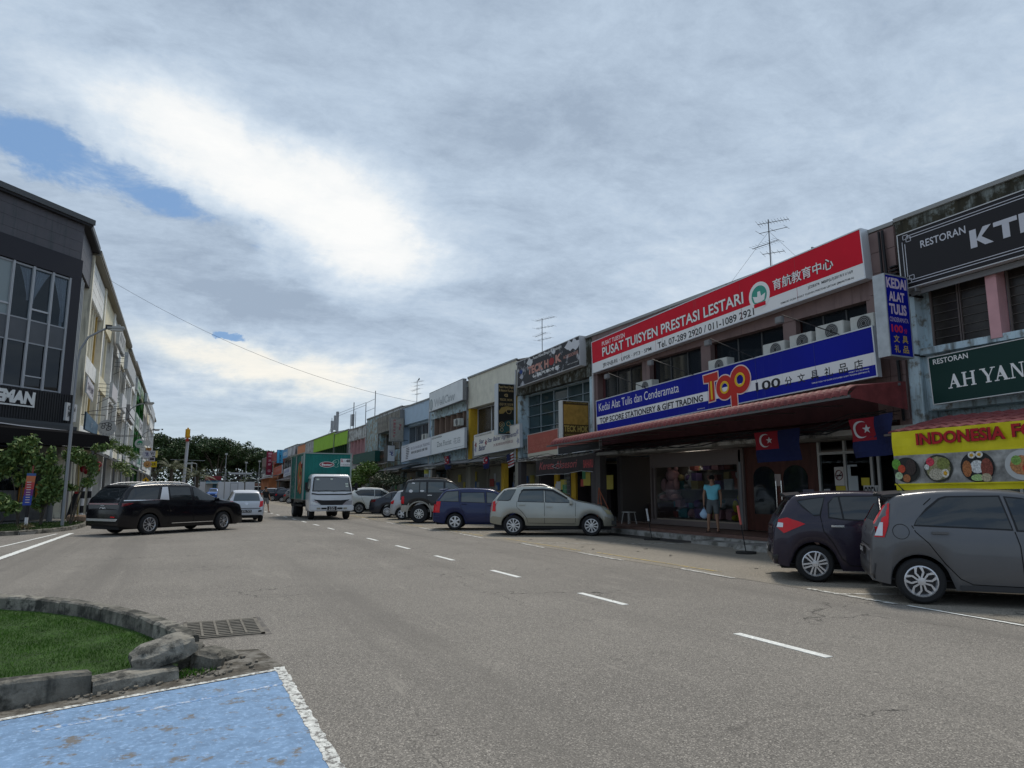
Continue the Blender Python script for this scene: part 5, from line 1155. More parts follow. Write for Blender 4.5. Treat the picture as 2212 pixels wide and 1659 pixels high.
# brown double door with arched panes
dr_ = thing('door', 'dark red wooden double door with arched panes beside the display window', 'door', (16.22, 14.1, .3))
MB().box(0, 0, 0, .08, 2.85, 2.56).go('door_frame', WOOD, dr_)
for y in (.35, 1.55):
    pts = [(y, .5), (y + .9, .5), (y + .9, 1.6)] + [(y + .45 + .45 * math.cos(R(a)), 1.6 + .35 * math.sin(R(a))) for a in range(15, 180, 15)] + [(y, 1.6)]
    MB().q(*[(-.012, a, c) for a, c in pts]).go('arched_pane', WINDARK, dr_); MB().tube([(-.05, y + (.95 if y < 1 else -.05), .5), (-.05, y + (.95 if y < 1 else -.05), 1.5)], .015).go('handle', CHROME, dr_)
MB().box(-.02, 1.33, 1.35, -.01, 1.57, 1.7).go('notice', P((.35, .3, .28), .5), dr_); MB().box(-.08, 2.9, 0, .0, 3.0, 2.5).go('post', GREY, dr_)
# white framed windows with notices
wf = thing('shopfront', 'white framed glass shopfront with no smoking notice and paper signs', 'shopfront', (16.2, 10.6, .3))
f = MB()
for y in (0, 1.55, 1.75, 2.55, 3.4): f.box(0, y, 0, .08, y + .07, 2.56)
f.box(.005, 0, 2.2, .075, 3.45, 2.27).box(.005, 1.8, .0, .075, 3.4, .5).go('frame', P((.5, .5, .48), .5), wf)
MB().box(.03, .07, .0, .045, 3.4, 2.2).go('glass', GLASS, wf)
def note(y0, z0, y1, z1, col, s_=None, tc_=None, nm='notice'):
    o = MB().box(-.012, y0, z0, -.004, y1, z1).go(nm, P(col, .6), wf)
    if s_: x = text(None, s_, (.02, .03, (y1 - y0) - .02, (z1 - z0) - .03), tc_ or INK, bold=.01); x.parent = o; x.matrix_local = Matrix(((0, 0, -1, -.016), (-1, 0, 0, y1), (0, 1, 0, z0), (0, 0, 0, 1)))
    return o
note(2.62, 1.35, 2.92, 1.85, (.6, .58, .55)); note(2.6, 1.22, 2.9, 1.34, (.55, .45, .05)); note(3.1, .9, 3.3, 1.25, (.6, .6, .6), '7F'); note(2.2, .9, 2.5, 1.9, (.45, .5, .52)); note(1.86, 1.35, 2.1, 1.55, (.6, .5, .06)); note(1.62, .95, 2.05, 1.35, (.55, .56, .56), 'OPEN'); note(1.84, .5, 2.1, .9, (.5, .03, .02), '聘请', P((.7, .5, .05), .5)); note(2.12, .55, 2.4, .88, (.04, .3, .35)); note(2.2, 1.6, 2.4, 1.85, (.5, .2, .1))
pts = [(-.02, 2.77 + .11 * math.cos(a), 1.63 + .13 * math.sin(a)) for a in [2 * math.pi * i / 20 for i in range(21)]]; MB().tube(pts, .012, 4, cap=False).tube([(-.02, 2.68, 1.72), (-.02, 2.86, 1.54)], .01, 4).go('no_smoking_ring', P((.15, .02, .02), .5), wf); MB().box(-.022, 2.69, 1.6, -.012, 2.85, 1.64).go('cigarette', INK, wf)
# dark shop on the left part with counter, ladder, stool
MB().box(2.4, 11.5, .3, 2.6, 13.3, 1.0).box(4.5, 9.5, .3, 4.8, 13.0, 2.2).go('counter', P((.08, .05, .04), .7), u0)
st_ = thing('stool', 'small pale stool on the walkway in front of the dark shop', 'stool', (15.5, 22.3, .26))
MB().box(-.18, -.2, .42, .18, .2, .45).go('seat', P((.5, .5, .48), .5), st_)
for a in (-1, 1):
    for c in (-1, 1): MB().tube([(a * .14, c * .16, .42), (a * .19, c * .22, 0)], .014, 5).go('leg', P((.5, .5, .48), .5), st_)
ld = thing('ladder', 'orange folding frame leaning outside the dark shop', 'ladder', (15.0, 23.3, .26))
MB().tube([(0, 0, 0), (.0, .25, 1.35)], .02).tube([(0, .45, 0), (0, .3, 1.35)], .02).tube([(0, .02, .3), (0, .43, .3)], .015).tube([(0, .08, .75), (0, .4, .75)], .015).tube([(0, -.4, .5), (0, .28, 1.3)], .018).go('frame', P((.42, .13, .07), .5), ld)
for (x, y, h, nm) in ((13.31, 17.95, .95, 'broom handle stuck in a black base on the parking strip, left of the man'), (12.56, 13.19, 1.15, 'red tipped stick standing in a tyre base near the purple hatchback')):
    t = thing('parking_marker', nm, 'parking marker', (x, y, .005)); MB().prism(ellipse(0, 0, .26, .22, 18), 0, .05).go('base', M('marker base', (.03, .028, .026), .9, bump=.4), t)
    MB().tube([(0, 0, .04), (-.06, .06, h * .6)], .014, 6).go('stick', BLACK, t); MB().tube([(-.06, .06, h * .6), (-.1, .1, h)], .03, 6).go('tip', P((.5, .12, .1), .6) if h > 1 else LGREY, t)
# wires slung under the awning
wr = thing('cable_bundle', 'tangled black cables slung under the red awning', 'cables', (14.2, 17, 2.9))
for k in range(7):
    rnd = random.Random(k); pts = []; x = rnd.uniform(-.1, .5)
    for i in range(15): y = -6.6 + i * .95; pts.append((x + .04 * math.sin(i * 1.3 + k), y, .12 + .14 * math.sin(i * .9 + k * .7) * (.5 + .1 * k) + (.2 if i < 2 else 0)))
    MB().tube(pts, .012 if k < 5 else .02, 4).go('cable', BLACK, wr)
# flags
FR = P((.2, .008, .016), .85); FB = P((.006, .010, .05), .85); FW = P((.42, .42, .42), .85)  # awning shade is put into the cloth: red and blue darkened
def flagj(name, label, mtx, w, h, canton=True, wave=.05, big=False):
    t = thing(name, label, 'flag', mtx=mtx); n = 14
    def z(x, y): return wave * math.sin(x / w * 7 + y * 2) + .4 * wave * math.sin(y * 9 + x * 3)
    def gridp(x0, y0, x1, y1, mat, nm, off=0.0):
        b = MB(); nx, ny = 12, 7; P_ = lambda i, j: (x0 + (x1 - x0) * i / nx, y0 + (y1 - y0) * j / ny)
        for i in range(nx):
            for j in range(ny):
                q = [P_(i, j), P_(i + 1, j), P_(i + 1, j + 1), P_(i, j + 1)]; b.q(*[(x, y, z(x, y) + off) for x, y in q])
        return b.go(nm, mat, t, smooth=60)
    gridp(0, 0, w, h, FB, 'cloth'); gridp(0, h * .42, w * .48, h, FR, 'red_canton', .006)
    cx, cy, r_ = w * .22, h * .71, h * .22
    for oz in (.014,):
        b = MB()
        for i in range(18):
            a, c = R(50 + 260 * i / 18), R(50 + 260 * (i + 1) / 18); f_ = lambda a: r_ * (1 - .35 * math.sin((math.degrees(a) - 50) / 260 * math.pi))
            pp = [(cx + r_ * math.cos(a), cy + r_ * math.sin(a)), (cx + r_ * math.cos(c), cy + r_ * math.sin(c)), (cx + f_(c) * math.cos(c), cy + f_(c) * math.sin(c)), (cx + f_(a) * math.cos(a), cy + f_(a) * math.sin(a))]
            b.q(*[(x, y, z(x, y) + oz) for x, y in pp])
        b.go('crescent', FW, t)
        s5 = [(cx + r_ * .75 + (r_ * .55 if i % 2 == 0 else r_ * .22) * math.cos(R(90 + 36 * i)), cy + (r_ * .55 if i % 2 == 0 else r_ * .22) * math.sin(R(90 + 36 * i))) for i in range(10)]
        MB().q(*[(x, y, z(x, y) + oz) for x, y in s5]).go('star', FW, t)
    return t
flagj('flag', 'dark blue state flag with red corner hanging under the awning', frame((14.0, 14.1, 2.25), (0, -1, .02)), 1.5, .80)
flagj('flag', 'large dark blue state flag beside the tiled restaurant awning', frame((13.4, 10.6, 2.22), (-.25, -1, .03)), 1.25, .85, wave=.07)
# ===== hanging signs that project from the wall (face towards -Y)
class PSign:
    def __init__(s, name, label, Y, X0, X1, z0, z1, mat, depth=.28, edge=GALV, group=None):
        s.w, s.h = X1 - X0, z1 - z0; s.t = thing(name, label, 'sign', mtx=frame((X0, Y, z0), (1, 0, 0)), group=group)
        MB().box(0, 0, -depth, s.w, s.h, -.002).go('cabinet', edge, s.t); MB().box(.03, .03, -.001, s.w - .03, s.h - .03, .003).go('sign_face', mat, s.t)
        MB().box(0, 0, 0, s.w, .03, .012).box(0, s.h - .03, 0, s.w, s.h, .012).box(0, .03, 0, .03, s.h - .03, .012).box(s.w - .03, .03, 0, s.w, s.h - .03, .012).go('frame', edge, s.t)
        MB().box(s.w, s.h * .8, -depth / 2, 15.3 - X0, s.h * .8 + .04, -depth / 2 + .04).box(s.w, .1, -depth / 2, 15.3 - X0, .14, -depth / 2 + .04).go('bracket', BLACK, s.t)
    def txt(s, st, x0, y0, x1, y1, mat, **k): return text(s.t, st, (x0 * s.w, y0 * s.h, x1 * s.w, y1 * s.h), mat, **k)
ps = PSign('sign', 'upright blue hanging sign of the stationery shop with pink lettering', 9.9, 13.83, 14.62, 4.43, 6.30, BLUES)
PK = P((.62, .5, .6), .4)
for st, y0, y1, x0, x1 in (('KEDAI', .83, .96, .08, .92), ('ALAT', .67, .79, .14, .80), ('TULIS', .51, .64, .12, .84)): ps.txt(st, x0, y0, x1, y1, PK, bold=.04)
ps.txt('CENDERAMATA', .1, .42, .88, .475, PK); ps.txt('100', .14, .29, .62, .385, P((.6, .03, .08), .4), bold=.04); ps.txt('分', .66, .29, .8, .35, P((.6, .03, .08), .4), bold=.02)
GOLD = P((.55, .38, .08), .4)
for ch, x, y in (('文', .2, .17), ('具', .56, .17), ('礼', .2, .05), ('品', .56, .05)): ps.txt(ch, x, y, x + .24, y + .09, GOLD, bold=.02)
# ===== restaurant unit on the right edge
u1 = unit('shop_house', 'light blue restaurant building with a pink fin at the right edge', 3.6, 10.35, SKYW, MOSSY, pz=(6.1, 7.82), wins='none', pier=SKYW, ground='glass', winz=(4.7, 6.1))
for a, c in ((4.93, 5.55), (5.62, 6.2), (3.9, 4.55), (3.0, 3.75), (2.1, 2.85)):
    w_ = MB().box(.28, a, 4.72, .295, c, 6.08).go('window', GREYDK, u1)
    for k in range(1, 7): MB().box(.255, a, 4.72 + k * .19, .28, c, 4.735 + k * .19).go('louvre_bar', P((.09, .08, .07), .6), w_)
    MB().box(.24, a - .05, 4.7, .3, a, 6.1).box(.24, c, 4.7, .3, c + .04, 6.1).go('window_frame', P((.16, .13, .12), .7), u1)
MB().box(-.04, 4.62, 4.62, .28, 4.84, 6.098).go('fin', PINKF, u1); MB().box(-.02, .3, 4.55, .29, 6.4, 4.70).go('sill', SKYW, u1)
ROUND = [(10.15, 5.9), (10.15, 5.0)]
kt = RSign('sign', 'large black restaurant sign with white line border and grey capitals, upper right', 14.7, (10.10, 6.06), (4.2, 6.12), 1.32, P((.018, .016, .018), .4, spec=.2), depth=.2, edge=P((.6, .6, .6), .4), thick_edge=.02)
SG = P((.56, .56, .6), .4)
kt.txt('RESTORAN', (9.56, 6.90), 7.07, 8.56, SG, bold=.012)
def poly_letters(sg, st, Yl, z0, z1, w, gap, mat, th):
    L = {'K': [[(0, 0), (.3, 0), (.3, 1), (0, 1)], [(.3, .42), (.62, 1), (.98, 1), (.52, .5), (1.02, 0), (.64, 0), (.3, .36)]], 'T': [[(.36, 0), (.66, 0), (.66, .76), (.36, .76)], [(0, .76), (1, .76), (1, 1), (0, 1)]], 'I': [[(0, 0), (.32, 0), (.32, 1), (0, 1)]]}
    x, y = sg.p(Yl, z0)
    for ch in st:
        for pl_ in L[ch]: flat(sg.t, [(x + a * w, y + c * (z1 - z0)) for a, c in pl_], mat, .008, 'letter_' + ch.lower())
        x += (w if ch != 'I' else w * .4) + gap
poly_letters(kt, 'KTI', 8.49, 6.54, 6.93, .45, .03, SG, .01)
m = MB()
for e_ in (.11, .17):
    m.box(e_ + .12, 1.32 - e_, .0, 5.8, 1.335 - e_, .008).box(e_ + .12, e_, .0, 5.8, e_ + .015, .008).box(e_, e_ + .1, .0, e_ + .014, 1.22 - e_, .008)
for cy_, sg_ in ((.14, 1), (1.18, -1)):
    for k in (0, .07): 
        x_, y_ = .14 + k, cy_ - .03 + k * sg_; 
        m.box(x_, y_, 0, x_ + .12, y_ + .012, .009).box(x_, y_ + .1, 0, x_ + .12, y_ + .112, .009).box(x_, y_, 0, x_ + .012, y_ + .11, .009).box(x_ + .11, y_, 0, x_ + .122, y_ + .11, .009)
m.go('border_lines', SG, kt.t)
MB().box(0, -.14, -.2, 5.9, -.02, -.16).box(.3, -.1, -.25, .34, 0, 0).go('support_rail', GREY, kt.t)
ay = RSign('sign', 'dark green restaurant sign with white serif capitals', 14.7, (9.61, 3.36), (4.4, 3.52), 1.05, P((.006, .035, .028), .45, spec=.2), depth=.12, edge=P((.6, .6, .58), .5), thick_edge=.018)
ay.txt('RESTORAN', (9.50, 4.235), 4.35, 8.75, PW, bold=.012)
def serif(sg, st, Yl, z0, h, mat):
    x, y = sg.p(Yl, z0)
    def q(pts, nm): flat(sg.t, [(x + a * h, y + c * h) for a, c in pts], mat, .008, nm)
    for ch in st:
        nm = 'letter_' + ch.lower(); s_ = .07
        if ch == 'A': q([(.06, 0), (.14, 0), (.44, .86), (.40, 1)], nm); q([(.40, 1), (.30, .72), (.62, 0), (.82, 0), (.5, 1)], nm); q([(.22, .28), (.66, .28), (.63, .36), (.25, .36)], nm); q([(-.04, 0), (.26, 0), (.26, s_), (-.04, s_)], nm); q([(.54, 0), (.94, 0), (.94, s_), (.54, s_)], nm); x += .96 * h
        if ch == 'H':
            for a in (.1, .68): q([(a, 0), (a + .17, 0), (a + .17, 1), (a, 1)], nm); q([(a - .09, 0), (a + .26, 0), (a + .26, s_), (a - .09, s_)], nm); q([(a - .09, 1 - s_), (a + .26, 1 - s_), (a + .26, 1), (a - .09, 1)], nm)
            q([(.2, .46), (.7, .46), (.7, .54), (.2, .54)], nm); x += 1.0 * h
        if ch == 'Y': q([(.36, 0), (.54, 0), (.54, .45), (.36, .45)], nm); q([(.36, .42), (.54, .42), (.24, 1), (.04, 1)], nm); q([(.48, .42), (.54, .42), (.86, 1), (.78, 1)], nm); q([(.26, 0), (.64, 0), (.64, s_), (.26, s_)], nm); q([(-.06, 1 - s_), (.32, 1 - s_), (.32, 1), (-.06, 1)], nm); q([(.64, 1 - s_), (.96, 1 - s_), (.96, 1), (.64, 1)], nm); x += .88 * h
        if ch == 'N': q([(.12, 0), (.19, 0), (.19, 1), (.12, 1)], nm); q([(.72, 0), (.79, 0), (.79, 1), (.72, 1)], nm); q([(.06, 1), (.28, 1), (.79, .12), (.79, 0), (.7, 0), (.12, .94)], nm); q([(.02, 0), (.3, 0), (.3, s_), (.02, s_)], nm); q([(.6, 1 - s_), (.9, 1 - s_), (.9, 1), (.6, 1)], nm); x += .98 * h
        if ch == 'G': q([(.1, .2), (.3, .0), (.7, 0), (.85, .1), (.85, .45), (.68, .45), (.68, .1), (.4, .08), (.27, .3), (.27, .7), (.4, .93), (.6, .93), (.78, .72), (.82, .72), (.82, .98), (.3, 1), (.1, .8)], nm); x += .95 * h
        if ch == ' ': x += .3 * h
serif(ay, 'AH YANG', 9.22, 3.67, .30, PW)
# tiled canopy and food banner
TILR = M('red roof tile', (.18, .045, .045), .75, var=.25, vs=9, streak=((.12, .04, .04), .3))
cn = thing('tiled_awning', 'small awning of red roof tiles above the yellow food banner', 'awning', (12.6, 4.0, 2.64))
tm_ = MB(); n = 6
for j in range(n):
    a, c = j / n, (j + 1) / n; h = lambda t_: .035 * math.sin(math.pi * t_)
    tm_.q((0, a * .24, h(a) + .02), (0, c * .24, h(c) + .02), (.48, c * .24, h(c) + .11), (.48, a * .24, h(a) + .11)).q((0, a * .24, 0), (0, c * .24, 0), (0, c * .24, h(c) + .02), (0, a * .24, h(a) + .02))
tmm = tm_.mesh('roof_tile', [TILR])
for r_ in range(4):
    for i in range(22): o = link(bpy.data.objects.new('roof_tile', tmm), cn); o.location = (r_ * .42, i * .235 + (.0 if r_ % 2 else .03), r_ * .095)
MB().box(.0, -.02, -.05, 1.9, 5.3, -.01).go('batten', P((.1, .08, .07), .7), cn)
for y in (.0, 2.6, 5.15): MB().box(.2, y, -2.64, .26, y + .06, -.02).go('post', GREY, cn)
YB = M('yellow banner', (.68, .58, .01), .5, var=.06, vs=4)
bn = thing('banner', 'yellow indonesia food banner with photos of dishes', 'banner', mtx=frame((12.55, 9.08, 1.53), (0, -1, .012)))
def wavy(parent, x0, y0, x1, y1, mat, nm, off=0.0, amp=.012, nx=46, ny=8):
    b = MB()
    f_ = lambda x, y: (x, y, off + amp * math.sin(x * 5 + y * 9) + amp * .7 * math.sin(x * 13 - y * 5))
    for i in range(nx):
        for j in range(ny):
            xa, xb = x0 + (x1 - x0) * i / nx, x0 + (x1 - x0) * (i + 1) / nx; ya, yb = y0 + (y1 - y0) * j / ny, y0 + (y1 - y0) * (j + 1) / ny
            b.q(f_(xa, ya), f_(xb, ya), f_(xb, yb), f_(xa, yb))
    return b.go(nm, mat, parent, smooth=60)
wavy(bn, 0, 0, 4.4, 1.12, YB, 'cloth')
def bt(Y, z): return 9.08 - Y, z - 1.53
x0, y0 = bt(8.57, 2.35); outlined(bn, 'INDONESIA', (x0, y0 + .01, 9.08 - 6.98, y0 + .24), P((.42, .01, .015), .5), P((.1, .01, .01), .5), z=.035, b0=.03, b1=.06)
x0 = 9.08 - 6.88; outlined(bn, 'FOOD', (x0, y0 + .03, x0 + .9, y0 + .26), P((.42, .01, .015), .5), P((.1, .01, .01), .5), z=.035, b0=.03, b1=.06)
wavy(bn, .0, .12, 4.4, .66, M('banner photo ground', (.3, .29, .27), .5, var=.5, vs=5), 'photo_strip', .008, ny=4)
def dish(cx, cy, r_, plate, blobs):
    o = flat(bn, ellipse(cx, cy, r_, r_ * .92), P(plate, .5), .032, 'dish_photo')
    for k, (dx, dy, rx, ry, c) in enumerate(blobs): flat(bn, ellipse(cx + dx * r_, cy + dy * r_, rx * r_, ry * r_, 12), M('dish print', c, .6, var=.5, vs=40), .036 + .002 * k, 'food_photo')
dish(.26, .38, .26, (.025, .025, .022), [(-.75, .45, .35, .4, (.12, .3, .04)), (-.35, .1, .3, .3, (.5, .07, .03)), (-.6, -.4, .3, .28, (.4, .5, .3)), (.0, -.6, .3, .3, (.35, .13, .05)), (.4, .2, .4, .6, (.05, .035, .03))])
dish(.88, .39, .27, (.04, .04, .03), [(0, 0, .85, .8, (.30, .28, .14)), (-.5, .45, .3, .3, (.55, .05, .08)), (.4, .3, .45, .4, (.2, .22, .06)), (-.15, -.4, .5, .4, (.45, .4, .3)), (.5, -.35, .26, .3, (.65, .6, .5)), (.5, -.35, .13, .15, (.65, .35, .03)), (-.75, .1, .18, .2, (.6, .6, .55))])
dish(1.58, .39, .29, (.02, .02, .02), [(0, 0, .42, .4, (.62, .62, .6)), (.55, -.1, .35, .6, (.22, .06, .04)), (-.6, -.1, .28, .5, (.38, .14, .05)), (-.25, .7, .22, .2, (.65, .62, .55)), (.2, .72, .22, .2, (.65, .62, .55)), (-.25, .7, .11, .1, (.6, .33, .03)), (.2, .72, .11, .1, (.6, .33, .03)), (0, -.65, .4, .2, (.35, .5, .2)), (.5, -.65, .3, .25, (.45, .38, .25))])
dish(2.3, .39, .27, (.5, .5, .48), [(0, 0, .7, .6, (.45, .2, .08)), (-.3, .3, .3, .3, (.2, .35, .08)), (.3, -.2, .3, .3, (.5, .05, .03))])
wavy(bn, 0, .1, 4.4, .125, YB, 'lower_edge', .04, ny=1)
MB().tube([(.25, -.1, .06), (.05, .14, .05)], .008, 4).go('cord', BLACK, bn)
g_ = thing('folding_gate', 'grey folding metal gate behind the food banner at the right edge', 'gate', (15.6, 4.2, .26))
for i in range(30): MB().box(0, i * .1, .0, .02, i * .1 + .025, 2.1).go('gate_bar', P((.25, .25, .24), .5), g_)
# ===== Teck Hok car accessory shop
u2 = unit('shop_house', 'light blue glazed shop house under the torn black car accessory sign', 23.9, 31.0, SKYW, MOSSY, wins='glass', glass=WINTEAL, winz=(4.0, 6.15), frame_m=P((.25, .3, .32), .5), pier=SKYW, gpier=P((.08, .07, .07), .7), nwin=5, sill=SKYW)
m = MB()
for z in (4.5, 5.1, 5.6): m.box(.45, .3, z, .5, 6.8, z + .03)
m.go('glazing_bar', P((.2, .24, .26), .5), u2)
BLS = M('torn black vinyl', (.018, .017, .02), .45, blot=((.5, .5, .52), .28, 1.7))
th = RSign('sign', 'torn black sign with white patches and big capitals of the car accessory shop', 14.7, (30.33, 6.48), (24.37, 6.63), 1.27, BLS, depth=.3, edge=P((.5, .5, .5), .5))
DP = P((.50, .24, .19), .5)
th.txt('TECK H', (29.17, 6.93), 7.32, 27.1, DP, bold=.05); th.txt('K', (26.45, 7.05), 7.42, 25.9, DP, bold=.05); th.txt('Pusat Hawa Dingin & Aksesori', (28.6, 7.55), 7.72, 25.9, PW, bold=.012); th.txt('ACCESSORIES', (25.75, 7.12), 7.26, 24.5, DP, bold=.01); th.txt('德福汽車冷氣', (28.7, 6.72), 6.88, 26.1, PW, bold=.02); th.txt('07-3317003', (25.4, 6.8), 6.84, 24.5, PW)
for nm, (yy, zz_), r_, c in (('letter_o', (26.8, 7.2), .2, (.3, .03, .03)), ('torn_patch', (28.95, 7.53), .22, (.6, .6, .6)), ('torn_patch', (25.2, 7.62), .26, (.62, .62, .64)), ('torn_patch', (26.3, 6.8), .1, (.62, .62, .64)), ('torn_patch', (26.6, 7.6), .12, (.62, .62, .64)), ('torn_patch', (24.75, 7.6), .28, (.62, .62, .64)), ('blue_picture', (29.9, 7.2), .13, (.02, .05, .2)), ('pale_picture', (29.85, 6.95), .14, (.4, .4, .45))):
    x, y = th.p(yy, zz_); flat(th.t, [(x + r_ * 1.3 * (1 + .3 * math.sin(i * 2.1)) * math.cos(i * .449), y + r_ * (.8 + .25 * math.sin(i * 1.7 + 1)) * math.sin(i * .449)) for i in range(14)] if nm != 'letter_o' else ellipse(x, y, .24, .17), P(c, .6), .012, nm)
bp_ = PSign('sign', 'faded brown and gold hanging sign of the car accessory shop', 24.3, 13.78, 15.05, 3.53, 5.12, P((.075, .045, .015), .4), edge=P((.5, .5, .48), .4), depth=.3)
flat(bp_.t, rect(.06, .62, 1.21, 1.42), M('gold faded vinyl', (.36, .21, .045), .5, var=.25, vs=6), .006, 'gold_panel')
GD2 = P((.42, .3, .08), .4); GD3 = P((.25, .15, .03), .5)
bp_.txt('TECK HOK', .06, .2, .95, .36, GD2, bold=.03); bp_.txt('AUTO PART & ACCESSORIES', .08, .09, .94, .14, GD2, bold=.01); bp_.txt('汽車冷氣中心', .08, .6, .92, .75, GD3); bp_.txt('车用音响', .2, .45, .8, .56, GD3); bp_.txt('Pusat Hawa Dingin', .15, .93, .9, .97, GD2)
rr_ = RSign('sign', 'plain faded red sign with cream lower edge below the glazed front', 14.5, (28.82, 2.93), (25.9, 3.02), 1.12, M('faded red vinyl', (.36, .085, .06), .5, var=.12), depth=.2, edge=P((.5, .42, .38), .5))
rr_.band(.0, .24, P((.5, .46, .36), .5)); rr_.txt('德福汽車冷氣', (28.4, 3.55), 3.8, 26.3, P((.42, .13, .09), .5)); rr_.txt('O2 汽车中心', (28.6, 3.3), 3.5, 26.4, P((.44, .15, .1), .5)); rr_.txt('Bosch   ACDelco   Denso', (28.5, 3.02), 3.1, 26.2, INK)
r2_ = RSign('sign', 'continuing reddish board with black and white strip behind the gold sign', 14.45, (25.88, 2.98), (22.6, 3.05), .62, M('brown red board', (.24, .075, .06), .6, var=.2), depth=.1)
r2_.band(.0, .32, INK); r2_.txt('防爆与隔热 · 隐形', (25.55, 3.04), 3.25, 23.6, PW, bold=.01)
fb = thing('banner', 'torn dark banner with pink script hanging over the car accessory shop', 'banner', mtx=frame((13.2, 25.5, 2.07), (0, -1, .01)))
def torn(parent, poly, mat, nm): return flat(parent, poly, mat, .0, nm, .006)
torn(fb, [(0, .0), (.2, .05), (1.6, .03), (3.55, .12), (3.7, .1), (4.4, .05), (4.6, .72), (3.7, .66), (1.9, .64), (0, .62)], M('dark torn banner', (.018, .013, .015), .4, var=.5, vs=4), 'cloth')
text(fb, 'Kereta Aksesori', (.3, .25, 3.3, .55), P((.3, .07, .07), .5), shear=.3, bold=.01); text(fb, 'BAHARU', (3.75, .2, 4.4, .5), P((.32, .05, .05), .5), bold=.03)
MB().tube([(0, .02, .02), (1.0, .06, .02), (2.4, .03, .02), (3.6, .11, .02), (4.4, .05, .02)], .012, 4).tube([(1.4, .35, .02), (1.9, .45, .02), (2.3, .35, .02), (1.9, .25, .02), (1.4, .35, .02)], .01, 4).go('torn_edge', P((.3, .3, .3), .5), fb)
# back part of accessory shop: shelves with glints
MB().box(3.0, .4, .3, 3.2, 2.6, 2.4).box(3.0, 3.4, .3, 3.3, 6.4, 2.2).go('shelf', P((.05, .04, .04), .6), u2)
MB().box(1.25, 3.6, .3, 1.35, 4.0, 2.8).go('yellow_post', YELW, u2); MB().box(1.25, 5.2, .3, 1.35, 5.6, 2.8).go('yellow_post', YELW, u2)
gr = MB()
for i in range(5): gr.box(1.22, 4.05 + i * .12, .8, 1.24, 4.07 + i * .12, 2.3)
for i in range(9): gr.box(1.22, 4.05, .8 + i * .18, 1.24, 4.6, .82 + i * .18)
gr.go('window_grille', P((.35, .35, .33), .5), u2)
# ===== baker ingredients shop
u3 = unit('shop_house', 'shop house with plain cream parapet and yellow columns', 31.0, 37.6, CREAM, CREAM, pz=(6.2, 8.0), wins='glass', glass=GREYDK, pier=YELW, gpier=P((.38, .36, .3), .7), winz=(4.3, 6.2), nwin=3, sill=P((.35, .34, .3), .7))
[MB().box(1.3, a, .3, 1.4, c, 2.86).go('shop_wall', P((.42, .40, .34), .7), u3) for a, c in ((.2, 2.4), (4.3, 6.4))]
MB().box(-.25, 1.0, .262, .0, 1.35, 2.88).go('yellow_column', YELW, u3)
sb = RSign('sign', 'cream bakery ingredients sign with script lettering and a purple leaf corner', 14.6, (35.61, 3.35), (29.84, 3.53), 1.16, P((.74, .7, .62), .5), depth=.14)
NV = P((.03, .04, .14), .5); WR = P((.2, .03, .05), .5)
sb.txt('KEDAI BARANGAN BAKER', (35.4, 4.38), 4.46, 33.2, INK, bold=.01); sb.txt('Star Baker Ingredients', (33.75, 3.92), 4.22, 30.2, NV, shear=.3, bold=.012); sb.txt('大发烘焙材料商店', (33.0, 3.73), 3.88, 30.6, WR)
sb.txt('Star', (34.9, 3.98), 4.22, 34.2, NV, shear=.3, bold=.02); sb.txt('Baker', (34.95, 3.6), 3.9, 34.0, NV, shear=.3, bold=.02)
for yy, zz_, c in ((35.35, 3.95, (.25, .06, .07)), (33.95, 4.0, (.25, .04, .06)), (35.4, 3.7, (.3, .28, .4)), (30.05, 3.85, (.34, .34, .4)), (30.1, 4.3, (.34, .34, .4))):
    x, y = sb.p(yy, zz_); flat(sb.t, [(x + .17 * (1 if i % 2 else .45) * math.cos(i * .628), y + .2 * (1 if i % 2 else .45) * math.sin(i * .628)) for i in range(10)], P(c, .6), .01, 'flower_print')
tv = PSign('sign', 'tall black and gold hanging sign of the car accessory shop', 31.0, 13.94, 14.86, 4.2, 6.75, P((.02, .018, .015), .35), edge=P((.55, .58, .6), .4), depth=.4)
GT = P((.42, .3, .14), .4)
tv.txt('Pusat Hawa Dingin\n& Aksesori Kereta', .06, .84, .94, .96, GT, bold=.015); tv.txt('TECK HOK', .12, .66, .88, .705, GT, bold=.02); tv.txt('德福汽車冷氣音響', .1, .565, .92, .62, GT); tv.txt('3317003', .3, .04, .92, .09, GT, bold=.03)
tv.txt('G', .38, .74, .6, .8, GT, bold=.05)
flat(tv.t, [(.06, 1.15), (.2, 1.35), (.5, 1.42), (.86, 1.38), (.86, 1.25), (.5, 1.22), (.3, 1.05), (.1, 1.02)], P((.30, .2, .06), .5), .008, 'gold_swirl'); flat(tv.t, [(.05, .1), (.3, .06), (.86, .3), (.86, .75), (.5, .72), (.2, .5)], P((.02, .07, .07), .5), .007, 'teal_swirl')
def ringl(parent, cx, cy, r_, mat, z=.012, th_=.02):
    MB().tube([(cx + r_ * math.cos(2 * math.pi * i / 18), cy + r_ * math.sin(2 * math.pi * i / 18), z) for i in range(19)], th_, 4, cap=False).go('ring_print', mat, parent)
for cx, cy, r_ in ((.22, .5, .13), (.22, .5, .05), (.58, .55, .1), (.72, .42, .09), (.6, 1.18, .13), (.22, .24, .08)): ringl(tv.t, cx, cy, r_, GT, th_=.014)
